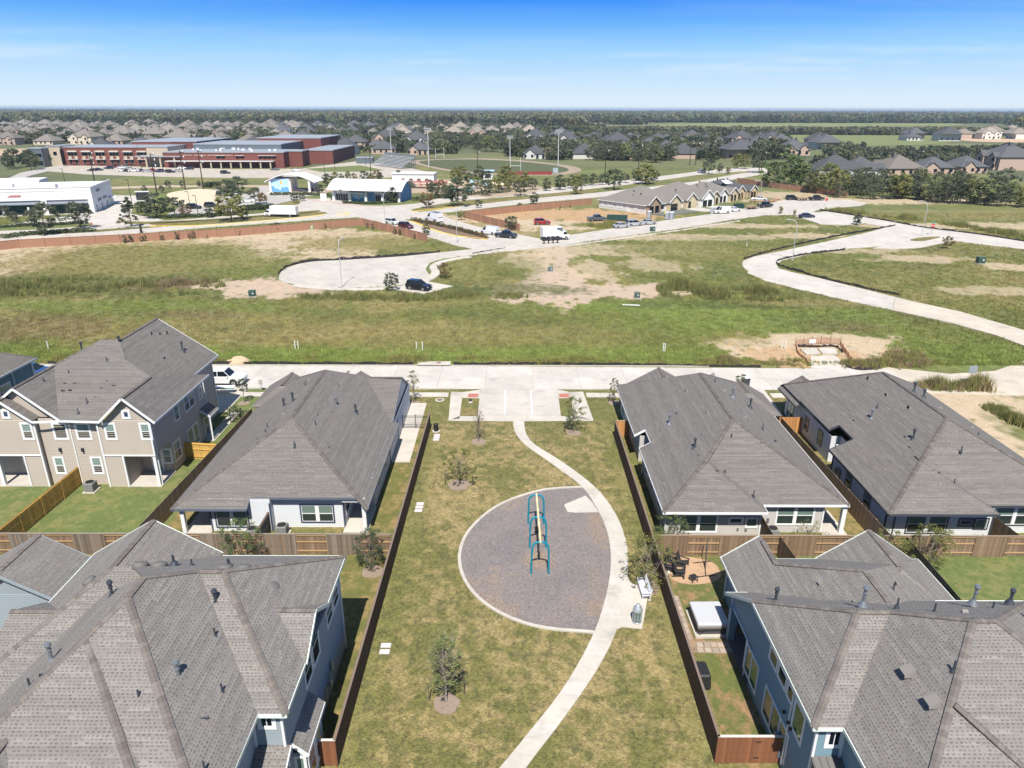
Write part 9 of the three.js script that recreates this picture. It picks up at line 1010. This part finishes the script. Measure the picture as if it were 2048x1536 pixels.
// ---------- far subdivisions, woods and the horizon ----------
srand(701);
{
  const tones = { brown: [0.18, 0.162, 0.145], dark: [0.075, 0.078, 0.085], tan: [0.235, 0.205, 0.17] }, walls = { brown: [0.52, 0.45, 0.36], dark: [0.50, 0.49, 0.47], tan: [0.62, 0.58, 0.52] };
  const V = {};
  for (const k of Object.keys(tones)) V[k] = [0, 1, 2].map((i) => {
    const w = [17, 19, 15][i], d = [18, 15, 17][i], h = [3.1, 5.8, 3.2][i], W = new GB(), R = new GB(), N = new GB();
    W.box(-w / 2, 0, -d / 2, w / 2, h, d / 2); const hb = hipBox(-w / 2 - 0.6, w / 2 + 0.6, -d / 2 - 0.6 - (w > d ? 3 : 0), d / 2 + 0.6, h, 0.62); for (const f of hb.facets) R.poly(f);
    const g2 = (x, ww, z, hh) => { const g = gableZ(x - ww / 2, x + ww / 2, z - 7, z + 1, hh, 0.8); for (const f of g.facets) R.poly(f); W.box(x - ww / 2 + 0.3, 0, z - 4, x + ww / 2 - 0.3, hh, z + 0.6).poly([[x - ww / 2 + 0.3, hh, z + 0.6], [x + ww / 2 - 0.3, hh, z + 0.6], [x, hh + (ww / 2 - 0.3) * 0.8, z + 0.6]]); };
    g2(-w * 0.22, 6.5, d / 2 + 0.5, h); if (i !== 2) g2(w * 0.26, 5, d / 2 + 0.3, h + (i ? 0 : 0.8)); R.box(w * 0.1, h + 3, -1, w * 0.1 + 1, h + 6.2, 0.2);
    for (const x of [-0.42, -0.12, 0.1, 0.36]) N.box(x * w - 0.8, 1, d / 2 + 1.0, x * w + 0.8, 2.6, d / 2 + 1.15).box(x * w - 0.7, 1, -d / 2 - 0.15, x * w + 0.7, 2.5, -d / 2); if (i === 1) for (const x of [-0.2, 0.3]) N.box(x * w - 0.7, 3.9, d / 2 + 1.0, x * w + 0.7, 5.3, d / 2 + 1.15);
    return { wall: W.geo(), roof: R.geo(), win: N.geo() };
  });
  const wm = {}, rm = {}; for (const k of Object.keys(tones)) { wm[k] = [0, 1].map((i) => mat(i ? walls[k] : [0.40, 0.30, 0.24], 0.85)); rm[k] = [0.85, 1, 1.15].map((s) => mat(tones[k].map((c) => c * s), 0.92, { map: shingleTex })); }
  const NAME = { brown: 'brown-grey roofed house', dark: 'charcoal-roofed house', tan: 'pale tan-roofed house' }; let n = 0;
  const house = (k, x, z, where, label) => { const q = pick(V[k]), t = thing('suburban_house', label || NAME[k] + ' ' + where, 'house', [x, 0, z], pick([0, 0, 1.57, 3.14, -1.57]) + rr(-0.12, 0.12), label ? null : 'far houses: ' + NAME[k] + ' ' + where); part(t, 'wall', q.wall, pick(wm[k])); part(t, 'roof', q.roof, pick(rm[k])); part(t, 'window', q.win, M.glassDark); const s = rr(1.0, 1.22); t.scale.set(s, s * rr(0.92, 1.1), s); n++; };
  const spots = [], area = (ks, px0, px1, d0, d1, step, gap, where) => { for (let d = d0; d < d1; d += step) { const a0 = (px0 - 1024) / 1525 * d, a1 = (px1 - 1024) / 1525 * d; for (let x = a0; x < a1; x += gap * rr(0.9, 1.3)) { const z = -d + rr(-8, 8); spots.push([x, z]); house(pick(ks), x, z, where); } } };
  area(['dark'], 190, 560, 610, 640, 90, 27, 'in the row right behind the school'); area(['dark'], 600, 850, 560, 700, 62, 25, 'behind the bleachers'); area(['brown'], -60, 600, 690, 1340, 78, 27, 'in the far subdivision behind the school'); area(['dark', 'dark', 'brown'], 560, 830, 900, 1350, 120, 30, 'in the distant subdivision left of centre'); area(['tan', 'tan', 'brown'], 800, 1060, 860, 1150, 85, 27, 'in the pale distant subdivision at the centre');
  area(['dark'], 1070, 1560, 520, 830, 62, 30, 'beyond the trees right of the playing field'); area(['dark'], 1490, 1680, 560, 700, 66, 32, 'beyond the boulevard bend at right'); area(['dark'], 1830, 1960, 830, 900, 60, 34, 'alone in the far green fields at right'); area(['tan'], 1930, 2060, 880, 1120, 90, 34, 'in the construction cluster at the far right');
  [['dark', 163.19,-376.23, 'large charcoal-roofed house behind the left end of the dark wood'], ['dark', 177.42,-379.5, 'large charcoal-roofed house beside another behind the dark wood'], ['dark', 227.22,-402.35, 'charcoal-roofed house with white gables over the middle of the dark wood'], ['dark', 247.17,-406.2, 'wide charcoal-roofed house over the dark wood near a pole'], ['dark', 281.71,-427.99, 'white-walled charcoal-roofed house at the right edge over the wood'], ['dark', 304.55,-436.09, 'charcoal-roofed house cut by the right edge over the wood'], ['brown', 203.06,-392.18, 'grey-brown house glimpsed over the dark wood']].forEach(([k, x, z, l]) => house(k, x, z, '', l));
  // woods: groves of leaf clumps, one object each for what nobody could count
  const grove = (tones, h, w) => { const g = new GB([1, 1, 1]); for (let c = 0; c < 7; c++) { const cx = rr(-0.5, 0.5) * w, cz = rr(-0.5, 0.5) * w, ch = h * rr(0.7, 1.1), r = w * rr(0.16, 0.26), t = pick(tones); for (let i = 0; i < 44; i++) { const a = rnd() * 6.283, y = Math.pow(rnd(), 0.7), rad = r * Math.sqrt(Math.max(0, 1 - Math.pow(y * 1.6 - 0.7, 2))) * rr(0.6, 1.1), x = cx + Math.cos(a) * rad, z = cz + Math.sin(a) * rad, yy = ch * (0.1 + 0.9 * y), s = w * 0.06 * rr(0.7, 1.5), k = rr(0.6, 1.4), b = rnd() * 6.28; g.color([t[0] * k, t[1] * k, t[2] * k]); g.tri([x - Math.cos(b) * s, yy - s * 0.4, z - Math.sin(b) * s], [x + Math.cos(b) * s, yy - s * rr(0, 0.6), z + Math.sin(b) * s], [x + rr(-s, s), yy + s, z + rr(-s, s)]); g.tri([x - s, yy, z + rr(-s, s)], [x + s, yy + rr(-s, s) * 0.4, z + rr(-s, s)], [x, yy + rr(0, s) * 0.7, z + s]); } } return g.geo(); };
  const scatter = (label, geo, n, f) => { const im = new THREE.InstancedMesh(geo, leafMat, n), m = new THREE.Matrix4(), q = new THREE.Quaternion(), Y = new THREE.Vector3(0, 1, 0), c = new THREE.Color(); let i = 0, guard = 0; while (i < n && guard++ < n * 30) { const r = f(); if (!r) continue; q.setFromAxisAngle(Y, rnd() * 6.28); const s = r[2] * rr(0.8, 1.25); m.compose(new THREE.Vector3(r[0], 0, r[1]), q, new THREE.Vector3(s, s * rr(0.8, 1.15), s)); im.setMatrixAt(i, m); const k = rr(0.75, 1.65); im.setColorAt(i, c.setRGB(k * rr(0.9, 1.2), k, k * rr(0.8, 1.1))); i++; } im.count = i; im.name = uname('woodland'); im.castShadow = im.receiveShadow = true; tag(im, label, 'wood', null, 'stuff'); scene.add(im); };
  const wd = [...LEAF.w, ...LEAF.g], far = grove(wd, 13, 34), near = grove([...LEAF.w, ...LEAF.d, [0.10, 0.115, 0.05]], 9, 20);
  const pxOf = (x, z) => 1024 + 1525 * x / -z;
  scatter('continuous dark woodland filling the plain out to the horizon', far, 16000, () => { const t = rnd(), d = 1 / (1 / 1180 + (1 / 9800 - 1 / 1180) * t), x = rr(-0.86, 0.86) * d, z = -d, px = pxOf(x, z); if (d < 1420 && px < 1090) return null; if (px > 1150 && d > 1000 && d < 1880 && px < 2060 && fbm(x * 0.004, d * 0.006, 2, 0, 77) > 0.22) return null; if (d > 1800 && d < 3200 && fbm(x * 0.0022 + 9, d * 0.0035, 3, 0, 78) > 0.6) return null; if (fbm(x * 0.0016 + 5, z * 0.0011, 3, 0, 79) > 0.68 && d > 2200) return null; return [x, z, 1]; });
  scatter('long belt of trees beyond the green fields at right', far, 900, () => { const d = rr(1000, 1075), x = rr(0.0, 0.72) * d, px = pxOf(x, -d); return px > 1080 && fbm(x * 0.006, 3, 2, 0, 80) > 0.3 ? [x, -d, 0.5] : null; });
  scatter('garden trees scattered among the far houses', near, 1500, () => { const d = rr(560, 1380), x = rr(-0.72, 0.12) * d, px = pxOf(x, -d); if (d < 700 && (px < 560 || px > 900)) return null; if (x < -115 && d < 700) return null; for (const s of spots) if (Math.abs(s[0] - x) < 13 && Math.abs(s[1] + d) < 13) return null; return [x, -d, rr(0.45, 0.85)]; });
  scatter('trees between the charcoal-roofed houses beyond the field', near, 420, () => { const d = rr(500, 860), x = rr(0.0, 0.355) * d; for (const s of spots) if (Math.abs(s[0] - x) < 14 && Math.abs(s[1] + d) < 13) return null; return [x, -d, rr(0.45, 0.85)]; });
  scatter('rough scrub and bushes among the houses behind the right-hand wood', near, 160, () => { const d = rr(430, 620), x = rr(0.42, 0.8) * d; return [x, -d, rr(0.3, 0.7)]; });
  // green clearings and bare building plots
  const fld = (name, m, pts) => struct(name, sheet(curve(pts, 50, true), 0.15), m); fld('field', mat([0.135, 0.155, 0.05], 0.97), [[141.26,-945.37],[383.5,-1080.6],[568.67,-1051.36],[526.48,-904.87],[397.88,-722.81],[267.48,-696.79],[163.05,-752.69]]); fld('field', mat([0.15, 0.17, 0.055], 0.97), [[343.79,-1707.09],[737.04,-1942.22],[1083.35,-1919.42],[908.96,-1571.36],[551.59,-1450.33],[306.43,-1425.77]]); fld('field', mat([0.10, 0.12, 0.045], 0.97), [[198.74,-625.49],[362.94,-701.52],[508.55,-708.73],[427,-566.15],[303.23,-515.84],[210.44,-545.51]]); fld('bare_earth', mat([0.42, 0.29, 0.18], 0.97), [[-100.23,-912.31],[-26.62,-885.23],[7.93,-803.3],[-12.67,-754.31],[-65.63,-786.58]]); fld('bare_earth', mat([0.40, 0.29, 0.19], 0.97), [[535.83,-890.2],[595.53,-864.74],[562.86,-785.75],[494.51,-793.84]]); fld('bare_earth', mat([0.36, 0.27, 0.18], 0.97), [[-426.24,-597.51],[-385.23,-622.23],[-343.73,-566.4],[-360.23,-523.18]]);
  for (const [x, z, h, l] of [[-2142.61,-4823.3,20.72, 'tiny white water tower on the left horizon'], [-960.19,-4780.8,14.68, 'tiny white water tower left of centre on the horizon'], [412.37,-5283.52,19.46, 'small grey tower block on the centre horizon']]) { const t = thing('water_tower', l, 'tower', [x, 0, z]); part(t, 'stem', new GB().cyl([0, 0, 0], [0, h * 0.8, 0], h * 0.06, h * 0.05, 10).geo(), M.white); part(t, 'tank', new THREE.SphereGeometry(h * 0.2, 16, 10).scale(1, 0.7, 1).translate(0, h * 0.88, 0), M.white); }
}
scene.fog = new THREE.FogExp2(0xb9cfe8, 0.00008);

renderer.render(scene, camera);
